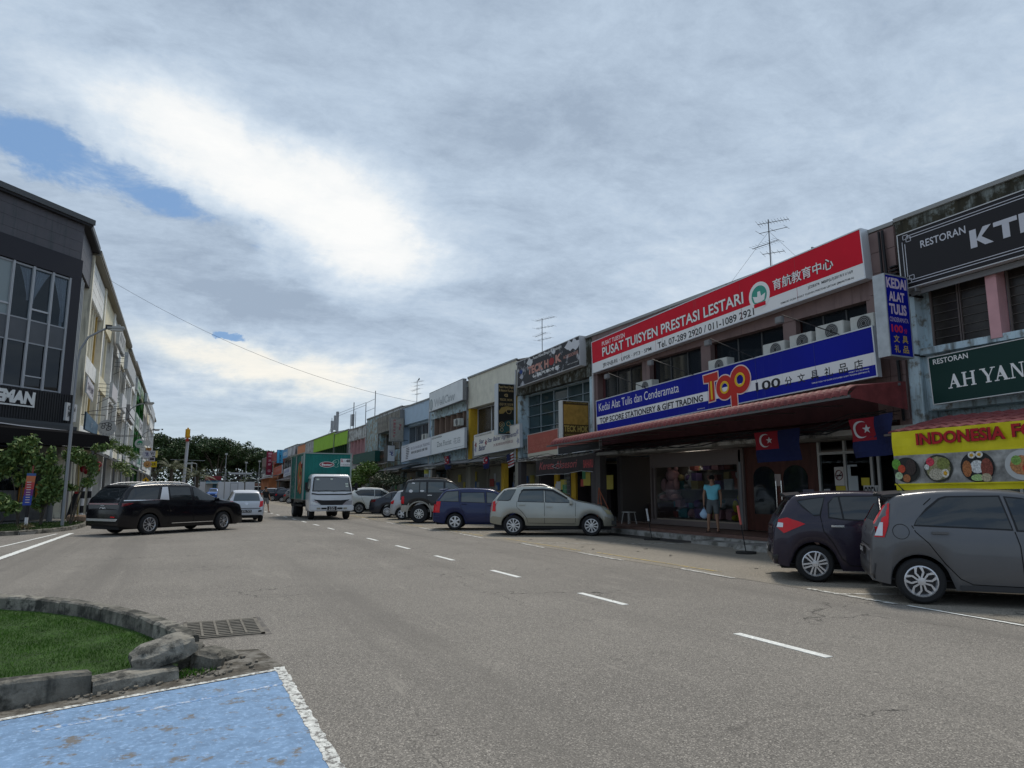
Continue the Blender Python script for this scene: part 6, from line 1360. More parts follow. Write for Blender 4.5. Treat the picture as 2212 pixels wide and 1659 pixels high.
# ===== florist unit with brown fins
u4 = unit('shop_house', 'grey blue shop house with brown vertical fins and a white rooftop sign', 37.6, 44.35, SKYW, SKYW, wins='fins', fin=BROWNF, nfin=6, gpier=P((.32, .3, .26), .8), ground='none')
wc = RSign('sign', 'white tarpaulin sign with raised pale letters on the roof edge', 14.6, (43.45, 6.56), (37.38, 6.68), 1.28, M('white tarpaulin', (.76, .78, .78), .5, var=.08, vs=1.5), depth=.22, edge=GREY)
PG_ = P((.32, .36, .37), .5); wc.txt('WellCaw', (42.5, 6.78), 7.3, 38.7, PG_, bold=.03); wc.txt('WellCaw', (42.45, 6.80), 7.32, 38.65, P((.62, .64, .65), .5), bold=.0, z=.012)
x, y = wc.p(43.05, 7.0); flat(wc.t, ellipse(x, y, .3, .38), P((.26, .31, .32), .5), .008, 'round_emblem'); flat(wc.t, ellipse(x, y, .22, .3), P((.45, .48, .48), .5), .012, 'emblem_field')
zf = RSign('sign', 'white florist sign with thin grey lettering', 14.6, (42.91, 3.74), (37.04, 3.9), 1.17, P((.8, .81, .81), .5), depth=.14)
zf.txt('KEDAI BUNGA', (42.8, 4.72), 4.82, 40.9, INK, bold=.02); zf.txt('Zoe Florist', (41.8, 4.18), 4.5, 39.2, P((.18, .19, .2), .5)); zf.txt('花店', (38.85, 4.2), 4.56, 37.7, P((.3, .31, .32), .5)); zf.band(.42, .43, GREY, 1.2, 3.6); zf.band(.12, .135, GREY, 2.4, 5.7)
MB().box(1.3, .2, .3, 1.4, 6.55, 2.86).go('shop_wall', P((.32, .30, .26), .7), u4)
MB().prism([(0, 0)] * 3, 0, 0) if False else None
arch_ = [(1.0, .4), (4.0, .4), (4.0, 1.5), (3.6, 1.75), (2.6, 1.85), (1.5, 1.75), (1.0, 1.5)]; MB().q(*[(1.285, a, c) for a, c in arch_]).go('arched_opening', WINDARK, u4)
# ===== trading shop, blue parapet
u5 = unit('shop_house', 'shop house with smooth powder blue parapet and barred windows', 44.35, 51.0, BLUEW, BLUEW, pz=(6.3, 7.6), wins='bars', frame_m=P((.3, .33, .36), .5), ground='none', gpier=SKYW)
fe = RSign('sign', 'white trading company sign with black bowl emblem', 14.6, (49.62, 3.5), (42.98, 3.74), 1.18, P((.76, .77, .82), .5), depth=.14)
fe.txt('FEI CUI WAN JIA TRADING', (47.3, 4.22), 4.46, 43.2, P((.1, .1, .16), .5)); fe.txt('翡翠玩家·玉器·古玩·收藏·字画', (47.2, 3.98), 4.17, 43.7, INK, bold=.02); fe.txt('KEDAI JADE', (49.3, 4.5), 4.58, 47.9, INK)
for z0, z1, r0, r1 in ((3.85, 4.35, .28, .45), ): 
    x, y = fe.p(48.1, 4.0); m = MB()
    for k in range(7): m.box(x - .42 + k * .02, y - .3 + k * .12, 0, x + .42 - (0 if k > 3 else (4 - k) * .09), y - .24 + k * .12, .01)
    m.go('emblem_lines', P((.1, .1, .12), .5), fe.t)
aircon('small air conditioner beside the barred windows of the blue shop', 14.7, 44.4, 45.3, 4.75, None)
hb = PSign('sign', 'small white hanging box sign with a navy flower character', 51.0, 13.9, 14.5, 3.6, 4.83, P((.66, .66, .68), .4), depth=.9, edge=P((.05, .05, .05), .5)); hb.txt('花', .2, .35, .82, .62, P((.03, .04, .2), .5), bold=.03); hb.txt('KEDAI BUNGA', .2, .66, .8, .72, NV)
ov = PSign('sign', 'old faded upright sign with pink characters at the corner of the blue shop', 50.3, 13.9, 14.92, 5.06, 6.84, M('faded cream sign', (.33, .31, .27), .7, var=.15, vs=6), edge=GREY, depth=.35)
FP_ = P((.35, .08, .1), .6)
for k, ch in enumerate('康星百货旅游'): ov.txt(ch, .2, .82 - k * .13, .4, .92 - k * .13, FP_, bold=.03)
for k, ch in enumerate('旅游'): ov.txt(ch, .62, .62 - k * .13, .82, .74 - k * .13, FP_, bold=.03)
ov.txt('TRAVEL & TOURS', .1, .93, .9, .97, GREY); ov.txt('PERSIARAN', .1, .04, .9, .09, GREY)
u6 = unit('shop_house', 'old shop house with a stained grey sign frame on its parapet', 51.0, 57.7, PEEL, GREYW, wins='glass', glass=GREYDK, ground='shutter', nwin=3)
js = RSign('sign', 'stained grey sign frame with faded lettering beside the powder blue parapet', 14.65, (57.05, 6.09), (50.4, 6.18), 1.3, M('stained grey sign', (.26, .25, .22), .8, var=.2, vs=3, streak=((.1, .09, .07), .6)), depth=.5, edge=GREY)
js.txt('PERSIARAN TRAVEL', (56.8, 6.8), 7.0, 52.0, P((.13, .12, .11), .6), bold=.01); js.txt('JS', (51.9, 6.95), 7.3, 50.8, P((.15, .14, .13), .6), bold=.03); js.txt('旅游有限公司', (56.5, 6.3), 6.6, 53.0, P((.15, .13, .12), .6))
bk = RSign('sign', 'dark brown shop sign behind the small white box sign', 14.3, (55.1, 3.52), (52.6, 3.55), 1.05, P((.03, .022, .018), .4)); bk.txt('Kopi Art', (54.6, 3.9), 4.25, 53.0, P((.25, .12, .08), .5), shear=.3)
aw2 = thing('awning', 'grey retractable awning above the trees beside the black off roader', 'awning', (13.2, 45.8, 2.9)); MB().q((0, 0, 0), (0, 6, 0), (1.7, 6, .5), (1.7, 0, .5)).q((0, 0, 0), (0, 6, 0), (0, 6, -.12), (0, 0, -.12)).go('fabric', P((.045, .05, .052), .6), aw2); MB().tube([(0, 0, -.02), (0, 6, -.02)], .03).tube([(0, .1, 0), (1.7, .1, .4)], .02).go('frame', GREY, aw2)
u7 = unit('shop_house', 'shop house with a blank peeling light blue wall', 57.7, 62.1, PEEL, PEEL, pz=(6.2, 7.75), wins='none', ground='shutter')
MB().box(-.02, .0, 4.2, .15, 4.4, 6.195).go('blank_panel', PEEL, u7)
u8 = unit('shop_house', 'shop house with pink fins and a weathered grey parapet', 62.1, 69.6, GREYW, GREYW, pz=(6.2, 7.3), wins='fins', fin=PINKF, nfin=5, ground='shutter')
dg = RSign('sign', 'plain dark green box sign above the trees', 13.9, (62.3, 3.75), (54.6, 3.75), .85, P((.012, .075, .06), .5), depth=1.1, edge=P((.012, .075, .06), .5)); dg.txt('KLINIK', (62.0, 4.1), 4.4, 59.6, P((.04, .13, .1), .5))
u9 = unit('shop_house', 'nearer of the two lime green fronted shop houses', 69.6, 76.6, GREENW, GREENW, pz=(6.1, 7.45), wins='fins', fin=DKGRN, nfin=6, ground='shutter', pier=DKGRN, sill=DKGRN)
u10 = unit('shop_house', 'farther, longer lime green fronted shop house', 76.6, 89.8, GREENW, GREENW, pz=(6.1, 7.7), wins='fins', fin=DKGRN, nfin=12, ground='shutter', pier=DKGRN, sill=DKGRN)
u11 = unit('shop_house', 'pale grey fronted shop house beyond the green ones', 89.8, 96.2, GREYW, GREYW, pz=(6.2, 7.7), wins='glass', ground='shutter', detail=False)
u12 = unit('shop_house', 'orange fronted shop house in the right row', 96.2, 103, GREYW, ORNG, pz=(6.3, 7.6), wins='glass', ground='shutter', detail=False)
u13 = unit('shop_house', 'grey shop house with a blue and white roof sign', 103, 116.5, GREYW, GREYW, pz=(6.3, 7.9), wins='glass', ground='shutter', nwin=7, detail=False)
u14 = unit('shop_house', 'faded orange red shop house near the far end', 116.5, 131, ORNG, REDW, pz=(5.9, 7.8), wins='glass', ground='shutter', nwin=7, detail=False)
u15 = unit('shop_house', 'brown end shop house at the far end of the right row', 131, 150, GREYW, P((.16, .12, .1), .8), pz=(5.9, 7.6), wins='glass', ground='shutter', nwin=8, detail=False)
s1 = RSign('sign', 'pale blue and white sign beside the bright blue upright sign', 14.6, (115.8, 6.35), (110.2, 6.35), 1.3, P((.12, .32, .55), .5)); s1.txt('KUMON', (115, 6.7), 7.3, 111, PW, bold=.02)
s2 = RSign('sign', 'white sign with grey swirls on the grey far shop house', 14.6, (109.6, 6.45), (103.4, 6.45), 1.2, M('swirl print', (.45, .46, .47), .5, var=.5, vs=.8))
ku = PSign('sign', 'bright sky blue upright sign with vertical navy letters', 116, 13.77, 14.77, 5.65, 7.78, P((.09, .45, .72), .45), edge=P((.05, .1, .15), .5))
for k, ch in enumerate('KUMON'):
    o = text(ku.t, ch, (-.17, -.15, .17, .15), P((.01, .05, .12), .5), bold=.02, z=0); o.location = (.5, 1.85 - k * .39, .008); o.rotation_euler = (0, 0, R(-90))
rv = PSign('sign', 'tall dark pink upright sign with white ornaments at the far end', 128, 13.5, 14.5, 4.0, 8.1, P((.26, .02, .05), .5), edge=P((.15, .02, .03), .5))
for y0, y1, st in ((.86, .94, '88'), (.75, .83, '美'), (.56, .66, '发'), (.4, .5, '廊'), (.12, .24, '@')): rv.txt(st, .25, y0, .8, y1, P((.6, .35, .4), .5), bold=.03)
rw = RSign('sign', 'faded red box sign left of the bright blue upright sign', 14.3, (127.6, 6.2), (118, 6.2), 1.5, P((.3, .05, .045), .5), depth=.4)
o1 = RSign('sign', 'bright orange red sign below the sky blue upright sign', 14.4, (124, 3.7), (114.3, 4.0), 1.4, P((.5, .1, .05), .5)); o1.txt('RESTORAN', (122, 4.3), 4.8, 116, P((.6, .3, .25), .5))
o2 = RSign('sign', 'white sign with blue characters behind the truck box', 14.5, (112.7, 3.38), (104.7, 3.6), 1.22, P((.6, .62, .68), .5)); o2.txt('永興利', (112, 3.9), 4.4, 107, P((.05, .08, .3), .5), bold=.02); o2.txt('TRADING SDN BHD', (112, 3.6), 3.75, 106, NV)
og = thing('painted_wall', 'orange painted far wall with pictures behind the parked cars', 'wall', (13.0, 118, 0)); MB().box(0, 0, 0, 1.2, 12, 3.4).go('wall', M('orange mural', (.4, .15, .06), .7, var=.5, vs=.6), og); MB().q((-.9, -.5, 3.2), (-.9, 12.5, 3.2), (1.3, 12.5, 3.9), (1.3, -.5, 3.9)).go('canopy', P((.05, .045, .045), .6), og)
for y0, y1, z in ((96.5, 110, 2.9), (62, 90, 2.9)):
    t = thing('awning', 'brown sloping awning behind the truck' if y0 > 90 else 'dark awning along the green shop houses', 'awning', (13.1, y0, z)); MB().q((0, 0, 0), (0, y1 - y0, 0), (1.9, y1 - y0, .6), (1.9, 0, .6)).q((0, 0, 0), (0, y1 - y0, 0), (0, y1 - y0, -.15), (0, 0, -.15)).go('fabric', P((.07, .045, .04), .6), t); MB().tube([(0, 0, -.02), (0, y1 - y0, -.02)], .03).go('frame', GREY, t)
for (y, zt) in ((34.5, 2.95), (40.2, 2.95)):
    t = thing('awning', 'thin grey canopy under the %s sign' % ('bakery' if y < 36 else 'florist'), 'awning', (13.4, y - 3.2, zt)); MB().q((0, 0, 0), (0, 6.3, 0), (1.5, 6.3, .3), (1.5, 0, .3)).q((0, 0, 0), (0, 6.3, 0), (0, 6.3, -.08), (0, 0, -.08)).go('canopy', P((.12, .12, .12), .6), t)
    MB().tube([(0, 0, -.05), (0, 6.3, -.05)], .025).tube([(.0, 3, -.05), (1.5, 3, .5)], .02).go('frame', BLACK, t)
flagj('flag', 'blue and red flag hanging in front of the florist', frame((13.4, 36.9, 2.6), (0, -1, .1)), 1.0, .75)
flagj('flag', 'dark flag hanging under the bakery sign', frame((13.4, 31.4, 2.5), (0, -1, .1)), .75, .6)
def stripes(label, mtx, w, h):
    t = thing('flag', label, 'flag', mtx=mtx); n = 9
    for i in range(n): MB().q((.03 * math.sin(i), h * i / n, .02 * math.sin(i * 2)), (w, h * i / n, .05), (w, h * (i + 1) / n, .03), (.03 * math.sin(i + 1), h * (i + 1) / n, .02)).go('stripe', FR if i % 2 else FW, t)
    MB().q((0, h * .5, .06), (w * .5, h * .5, .06), (w * .5, h, .06), (0, h, .06)).go('canton', FB, t)
stripes('small striped flag hanging below the bakery sign near the yellow column', frame((13.4, 28.6, 2.5), (0, -1, .15)), .7, .6)
stripes('striped flag among the trees near the white crossover', frame((12.6, 47.2, 1.7), (0, -1, .6)), 1.3, .7)
pst = thing('poster', 'white poster with bold capitals on the bakery shopfront', 'poster', mtx=frame((16.2, 33.9, 1.7), (0, -1, 0))); MB().box(0, 0, 0, .9, .75, .01).go('paper', P((.5, .5, .5), .5), pst); text(pst, 'NESH\nFRESH', (.1, .12, .8, .6), INK, bold=.03, z=.015)
yb = thing('sign', 'small yellow and blue shop notice behind the off roader roof', 'sign', mtx=frame((14.4, 43.6, 2.1), (0, -1, 0))); MB().box(0, 0, 0, .9, .7, .02).go('board', P((.6, .62, .65), .5), yb); flat(yb, rect(0, .45, .9, .7), P((.6, .6, .1), .5), .025, 'yellow_band'); text(yb, '开 10-6', (.1, .08, .8, .38), P((.02, .1, .3), .5), bold=.02, z=.03)
# ------------------------------------------------------------------ TV aerials and telecom masts
def aerial(label, X, Y, z0, z1, arms, guys=True):
    t = thing('tv_aerial', label, 'aerial', (X, Y, z0)); h = z1 - z0; AL = P((.12, .12, .12), .5)
    MB().tube([(0, 0, -1.4), (0, 0, h)], .02, 6).go('mast', AL, t)
    for z, l, d, n in arms:
        m = MB(); ca, sa = math.cos(R(d)), math.sin(R(d)); m.tube([(-ca * l * .35, -sa * l * .35, z), (ca * l * .65, sa * l * .65, z - .03 * l)], .011, 4)
        for k in range(n): u_ = -.33 + k / max(1, n - 1) * .95; c = (ca * l * u_, sa * l * u_, z - .03 * l * max(0, u_)); e = .22 + .1 * (k == 0); m.tube([(c[0] + sa * e, c[1] - ca * e, c[2]), (c[0] - sa * e, c[1] + ca * e, c[2])], .0055, 3)
        m.go('antenna_arm', AL, t)
    if guys:
        m = MB()
        for dx, dy in ((1.2, 1), (-1.0, 1.2), (.2, -1.6)): m.tube([(0, 0, h * .7), (dx, dy, -1.0)], .005, 3)
        m.go('guy_wire', AL, t)
    return t
aerial('tall tangled television aerial above the red sign', 17, 16.1, 9.0, 10.35, [(1.25, 1.0, -60, 11), (.95, .95, -70, 3), (.55, 1.0, 100, 9), (.2, .7, -60, 5)])
aerial('television aerial above the torn black sign', 17, 32.05, 9.0, 10.6, [(1.55, 1.5, -75, 8), (1.1, 1.3, -70, 6), (.75, 1.1, 95, 7), (.45, 1.2, -80, 5)], False)
aerial('television aerial with a bird on top above the blue parapet', 17, 53.8, 8.6, 10.35, [(1.6, 1.6, -80, 7), (1.3, 1.6, -80, 4), (1.0, 1.6, 95, 8), (.6, 1.2, -85, 5)], False)
br = thing('bird', 'small dark bird perched on the far television aerial', 'bird', (17, 53.4, 10.28)); loft([[(.05 * s_ * math.cos(a), y_, z_ + .05 * s_ * math.sin(a)) for a in [2 * math.pi * i / 8 for i in range(8)]] for y_, z_, s_ in ((.16, -.02, .3), (.05, .03, 1), (-.06, .07, 1.1), (-.12, .13, .8), (-.17, .13, .2))], P((.02, .02, .02), .8), 'body', br)
mt = thing('telecom_mast', 'cluster of phone antennas and scaffold poles on the green shop house roof', 'antenna', (17, 78, 8.4)); mm = MB()
for y, z, r_ in ((11, 10.5, .04), (8, 10.9, .04), (-1.3, 11.1, .05), (-6.9, 10.4, .04), (-10.7, 11.2, .04), (0.2, 9.9, .03), (-2.3, 10.0, .03)): mm.tube([(0, y, -.6), (0, y, z - 8.4)], r_, 5)
mm.tube([(0, 8, 2.3), (0, -6.9, 2.05)], .02, 4).tube([(0, 8, 2.0), (0, -6.9, 1.8)], .02, 4).tube([(0, -6.9, 2.0), (0, -10.7, 2.0)], .02, 4).tube([(0, -6.9, 1.1), (0, -10.7, 1.1)], .02, 4).tube([(0, 11, 1.0), (0, 15.5, -.7)], .02, 4).go('pole', P((.16, .17, .18), .5), mt)
for y, z0, z1 in ((10.8, .3, 1.7), (8.9, .4, 2.2), (7.6, .1, 2.55), (-.9, .1, 1.4)): MB().box(-.14, y - .22, z0, .14, y + .22, z1).go('panel_antenna', P((.3, .31, .32), .5), mt)

for u_, w_, sd_ in ((u2, 6.9, 1), (u3, 6.6, 2), (u4, 6.7, 3), (u5, 6.6, 4), (u6, 6.6, 5)):
    rnd = random.Random(sd_)
    for k in range(9):
        a = rnd.uniform(.4, w_ - 1.0); z = rnd.uniform(.9, 2.1); c = rnd.choice([(.6, .6, .6), (.5, .1, .08), (.1, .2, .45), (.6, .5, .1), (.55, .55, .5), (.1, .3, .15)]); MB().box(1.255 - .004 * k, a, z, 1.27 - .004 * k, a + rnd.uniform(.25, .6), z + rnd.uniform(.3, .6)).go('poster', P(c, .6), u_)
    for k in range(7):
        a = rnd.uniform(.4, w_ - .9); s_ = rnd.uniform(.25, .5); c = rnd.choice([(.35, .25, .15), (.3, .3, .3), (.15, .2, .3), (.4, .35, .25), (.3, .06, .05)]); MB().box(.7 - s_ * .4, a, .263, .7 + s_ * .4, a + s_, .263 + s_ * rnd.uniform(.5, 2.4)).go('goods', P(c, .7), u_)
# downpipes, cables and wall units that clutter the right row
for i, (y, mt_) in enumerate(((31.05, 'white'), (37.55, 'grey'), (44.4, 'white'), (51.0, 'grey'), (57.7, 'grey'), (62.1, 'white'), (69.6, 'grey'), (76.6, 'grey'), (23.75, 'white'))):
    t = thing('drain_pipe', 'rain pipe on the party wall ' + ['beside the tall black and gold sign', 'between the florist and the bakery', 'between the florist and the trading shop', 'left of the powder blue parapet', 'beside the blank peeling wall', 'at the pink fins', 'where the green fronts begin', 'between the two green fronts', 'between the red sign and the torn black sign'][i], 'pipe', (14.92, y, 2.9)); MB().tube([(0, 0, 0), (0, 0, 3.3), (.03, 0, 4.6)], .045, 7).go('pipe', P((.5, .5, .5), .5) if mt_ == 'white' else P((.2, .2, .2), .6), t)
for i, (y0, y1, z) in enumerate(((24, 31, 2.85), (31.2, 44, 2.8), (44.5, 57, 2.75))):
    t = thing('cable_bundle', 'loose black cables under the canopy ' + ['of the car accessory shop', 'of the bakery and florist', 'of the trading shop'][i], 'cables', (13.9, y0, z)); rnd = random.Random(i)
    for k in range(4): MB().tube([(.1 * k, (y1 - y0) * j / 12, .1 * math.sin(j * 1.1 + k) + .04 * k) for j in range(13)], .012, 4).go('cable', BLACK, t)
aircon('dusty air conditioner on the wall under the white rooftop sign', 14.6, 38.0, 38.9, 5.2, None); aircon('air conditioner above the bakery sign at the yellow column', 14.62, 31.6, 32.5, 4.7, None)
# ------------------------------------------------------------------ left corner building (dark grey, three storeys)
DG1 = M('dark slate cladding', (.085, .08, .09), .55, var=.08, vs=1.5, streak=((.05, .06, .065), .5)); DG2 = P((.022, .021, .028), .6); DG3 = M('grey spandrel panel', (.085, .09, .1), .5, var=.08)
RIBB = P((.028, .028, .03), .6); WFR = P((.42, .43, .45), .45); LROOF = P((.07, .075, .08), .5)
CURT = M('curtain cloth', (.8, .72, .78), .9, var=.15, vs=8, sc=(4, 4, .3)); UPG = glass_mat('upper window glass', (.6, .66, .68), -.02); LOG = glass_mat('dark window glass', (.10, .11, .12), .0)
C0 = Vector((-4.8, 38.8, 0)); D0 = Vector((.68, .733, 0)).normalized(); NV0 = Vector((D0.y, -D0.x, 0))
cb = thing('corner_building', 'dark grey three storey corner building with white framed windows at the left edge', 'building', mtx=frame(C0, D0))
# local: x along face (0 = street corner), y up, z outward
def cbx(n, m_, *b_): 
    q = MB()
    for x0, y0, z0, x1, y1, z1 in b_: q.box(x0, y0, z0, x1, y1, z1)
    return q.go(n, m_, cb)
XL = -10.0
cbx('gutter', LROOF, (XL, 14.50, -.5, .02, 14.76, .30)); cbx('soffit', P((.03, .03, .035), .7), (XL, 14.40, -.5, -.02, 14.496, .22))
for z0, z1 in ((14.04, 14.398), (13.51, 14.03), (13.01, 13.5), (12.63, 13.0)): cbx('cladding_board', DG1, (XL, z0, -.5, -.32, z1, 0))
cbx('lintel', DG2, (XL, 11.62, -.5, -.25, 12.625, .05)); cbx('corner_column', DG2, (-.74, 4.6, -.5, -.25, 11.615, .05))
cols = [-9.15, -8.2, -7.25, -6.3, -5.4, -4.5, -3.55, -2.60, -1.66, -.78]
inn = MB().box(XL, 4.6, -3.0, -.8, 11.6, -2.9).box(XL, 8.0, -2.9, -.8, 8.05, -.5); inn.go('room_wall', P((.03, .035, .035), .9), cb)
for i, x in enumerate(cols): cbx('mullion', WFR, (x - .045, 6.0, -.12, x - .008, 11.6, .03), (x + .008, 6.0, -.12, x + .045, 11.6, .03))
for i, (a, c) in enumerate(zip(cols, cols[1:])):
    a += .05; c -= .05; tr1 = i in (3, 6, 7)
    w_ = cbx('window', P((.3, .31, .33), .5), (a, 11.5, -.1, c, 11.58, -.02), (a, 9.08, -.1, c, 9.14, -.02)); cbx('spandrel_panel', DG3, (a, 8.10, -.2, c, 9.076, -.03)); w2_ = cbx('window', P((.3, .31, .33), .5), (a, 8.04, -.1, c, 8.098, -.02), (a, 6.02, -.1, c, 6.08, -.02))
    if i in (3, 5, 7): MB().box(a, 9.58, -.09, c, 9.66, -.01).go('transom', WFR, w_)
    if i in (2, 5, 7): MB().box(a + .02, 6.55, -.09, c - .02, 6.6, -.01).go('transom', WFR, w2_)
    MB().box(a, 9.14, -.07, c, 11.5, -.06).go('pane', UPG if i != 5 else P((.22, .26, .27), .2), w_); MB().box(a, 6.08, -.07, c, 8.04, -.06).go('pane', LOG, w2_)
def curtain(x0, x1, side, ztop=11.45, zt=9.5):
    """curtain tied to one side: wide at the top, gathered at the tie, hanging below"""
    b = MB(); n = 18; rows = []
    for j in range(13):
        t = j / 12; z = ztop - (ztop - zt) * t; wd = (x1 - x0) * (1 - .82 * min(1, t * 1.15) ** .8); cx = x0 if side < 0 else x1
        rows.append([((cx + (wd * k / n) * (1 if side < 0 else -1)), z, -.13 + .035 * math.sin(k * 1.9) * (1 - .3 * t)) for k in range(n + 1)])
    for r1, r2 in zip(rows, rows[1:]):
        for k in range(n): b.q(r1[k], r1[k + 1], r2[k + 1], r2[k])
    b.go('curtain', CURT, cb, smooth=70)
curtain(-3.2, -2.65, 1, zt=10.0); curtain(-2.55, -1.72, -1, zt=9.9); curtain(-1.6, -.85, 1, zt=9.4)
MB().box(-.98, 9.1, -.24, -.86, 10.2, -.2).go('curtain', CURT, cb)
cbx('fascia_backing', RIBB, (XL, 4.62, -.5, -.02, 6.0, .05)); ribm = MB().box(0, 4.64, .05, .05, 5.98, .085).mesh('rib', [RIBB])
for i in range(80): o = link(bpy.data.objects.new('rib', ribm), cb); o.location = (XL + .02 + i * .124, 0, 0)
cbx('fascia_edge', P((.06, .065, .07), .5), (XL, 4.48, -.5, .0, 4.616, .12)); cbx('ledge', P((.05, .053, .056), .5), (XL, 4.3, -.3, .05, 4.476, .3))
outlined(cb, 'HTEMAN', (-4.75, 5.29, -2.02, 5.86), P((.66, .66, .64), .5), P((.02, .02, .03), .5), z=.12, b0=.06, b1=.1, ex=.0, shear=.12)
cbx('sign_underline', P((.66, .66, .64), .5), (-4.9, 5.17, .09, -2.05, 5.235, .13)); cbx('sign_bar', P((.6, .6, .58), .5), (-2.12, 5.17, .09, -2.03, 5.8, .12))
# street side wall of the corner building
def wmesh(): return MB()
sw = MB(); m_ = cb.matrix_world.inverted()
def toL(p): return tuple(m_ @ Vector(p))
def wbox(name, mat, parent, x0, y0, z0, x1, y1, z1):
    b = MB().box(x0, y0, z0, x1, y1, z1)
    if parent is not None: mi_ = parent.matrix_world.inverted(); b.v = [tuple(mi_ @ Vector(v)) for v in b.v]
    return b.go(name, mat, parent)
bpy.context.view_layer.update()
m_ = cb.matrix_world.inverted()
LX = -5.1
for z0, z1 in ((14.04, 14.398), (13.51, 14.03), (13.01, 13.5), (12.4, 13.0)): wbox('side_board', DG1, cb, -6.0, 38.75, z0, LX, 43.1, z1)
wbox('side_wall', DG2, cb, -9, 39.1, 4.6, LX - .35, 43.1, 12.4); wbox('side_gutter', LROOF, cb, -6.5, 38.7, 14.5, LX + .36, 43.1, 14.76); wbox('side_soffit', P((.03, .03, .035), .7), cb, -6.5, 38.9, 14.42, LX + .33, 43.1, 14.495)
for i in range(5): wbox('side_fin', P((.33, .35, .37), .6), cb, LX - .3, 39.3 + i * .45, 6.0, LX - .02, 39.42 + i * .45, 12.2)
wbox('side_window', WINDARK, cb, LX - .34, 41.3, 6.0, LX - .3, 43.0, 12.2); wbox('drain_pipe', P((.2, .22, .24), .5), cb, LX + .0, 38.75, 4.2, LX + .12, 38.87, 12.4); wbox('side_panel', P((.30, .30, .29), .7), cb, -6.2, 38.95, 3.2, LX - .02, 43.1, 4.55)
wbox('back_block', DG2, cb, -16, 43.0, .1, -6.1, 50, 14.4)
# big dark awning
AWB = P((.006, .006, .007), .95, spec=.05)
ca = thing('awning', 'big black fabric awning round the dark corner building', 'awning', mtx=frame(C0, D0))
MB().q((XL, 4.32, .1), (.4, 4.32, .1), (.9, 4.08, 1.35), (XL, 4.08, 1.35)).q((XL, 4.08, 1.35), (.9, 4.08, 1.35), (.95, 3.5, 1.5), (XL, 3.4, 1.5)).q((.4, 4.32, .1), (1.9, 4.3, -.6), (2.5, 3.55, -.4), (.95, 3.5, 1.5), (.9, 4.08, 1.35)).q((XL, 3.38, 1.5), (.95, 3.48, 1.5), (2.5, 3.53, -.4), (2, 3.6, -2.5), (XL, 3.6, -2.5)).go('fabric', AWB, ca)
pts = [(XL + i * .9, 4.5 - .02 * math.sin(i) - .035 * i + .1, .35) for i in range(12)]; MB().tube([(x, y, .36) for x, y, z in pts], .03, 5).go('white_cable', P((.5, .5, .52), .5), ca)
# ground floor under the awning
gf = thing('shopfront', 'shaded ground floor shopfront under the black awning with orange notices', 'shopfront', mtx=frame(C0 - NV0 * 2.2, D0))
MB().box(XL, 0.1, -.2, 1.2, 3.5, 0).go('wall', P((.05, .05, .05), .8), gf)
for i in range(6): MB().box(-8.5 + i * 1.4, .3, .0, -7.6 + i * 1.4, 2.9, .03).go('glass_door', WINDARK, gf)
MB().box(-4.9, .1, 1.4, -2.7, 1.0, 1.6).go('low_wall', M('blue grey wall', (.12, .15, .2), .8, var=.1), gf); MB().box(-2.3, .15, .8, .3, 1.5, .9).go('glass_panel', M('grey panel', (.12, .12, .12), .5, var=.3), gf)
for x, y, w, h in ((-1.9, 3.0, .8, .35), (-.2, 2.7, .5, .3), (-.5, 1.0, 1.0, .8), (-1.3, 1.0, .5, .9)): MB().box(x, y, .95, x + w, y + h, .98).go('orange_notice', P((.35, .14, .01), .6), gf)
MB().box(-5.6, .1, .9, -5.2, 2.0, 1.1).box(-4.6, 1.0, 1.2, -3.2, 2.2, 1.25).go('white_board', P((.3, .3, .29), .6), gf)
for x, y, r_ in ((-5.35, 38.9, .12), (-5.1, 41.5, .14), (-9.5, 35.0, .14)):
    t = thing('column', {-5.35: 'thin grey column carrying the black awning at the corner', -5.1: 'round grey column behind the shrubs at the corner', -9.5: 'grey column behind the left shrub'}[x], 'column', (x, y, .09)); MB().prism(ellipse(0, 0, r_, r_, 12), 0, 3.6).go('shaft', P((.16, .16, .16), .7), t)
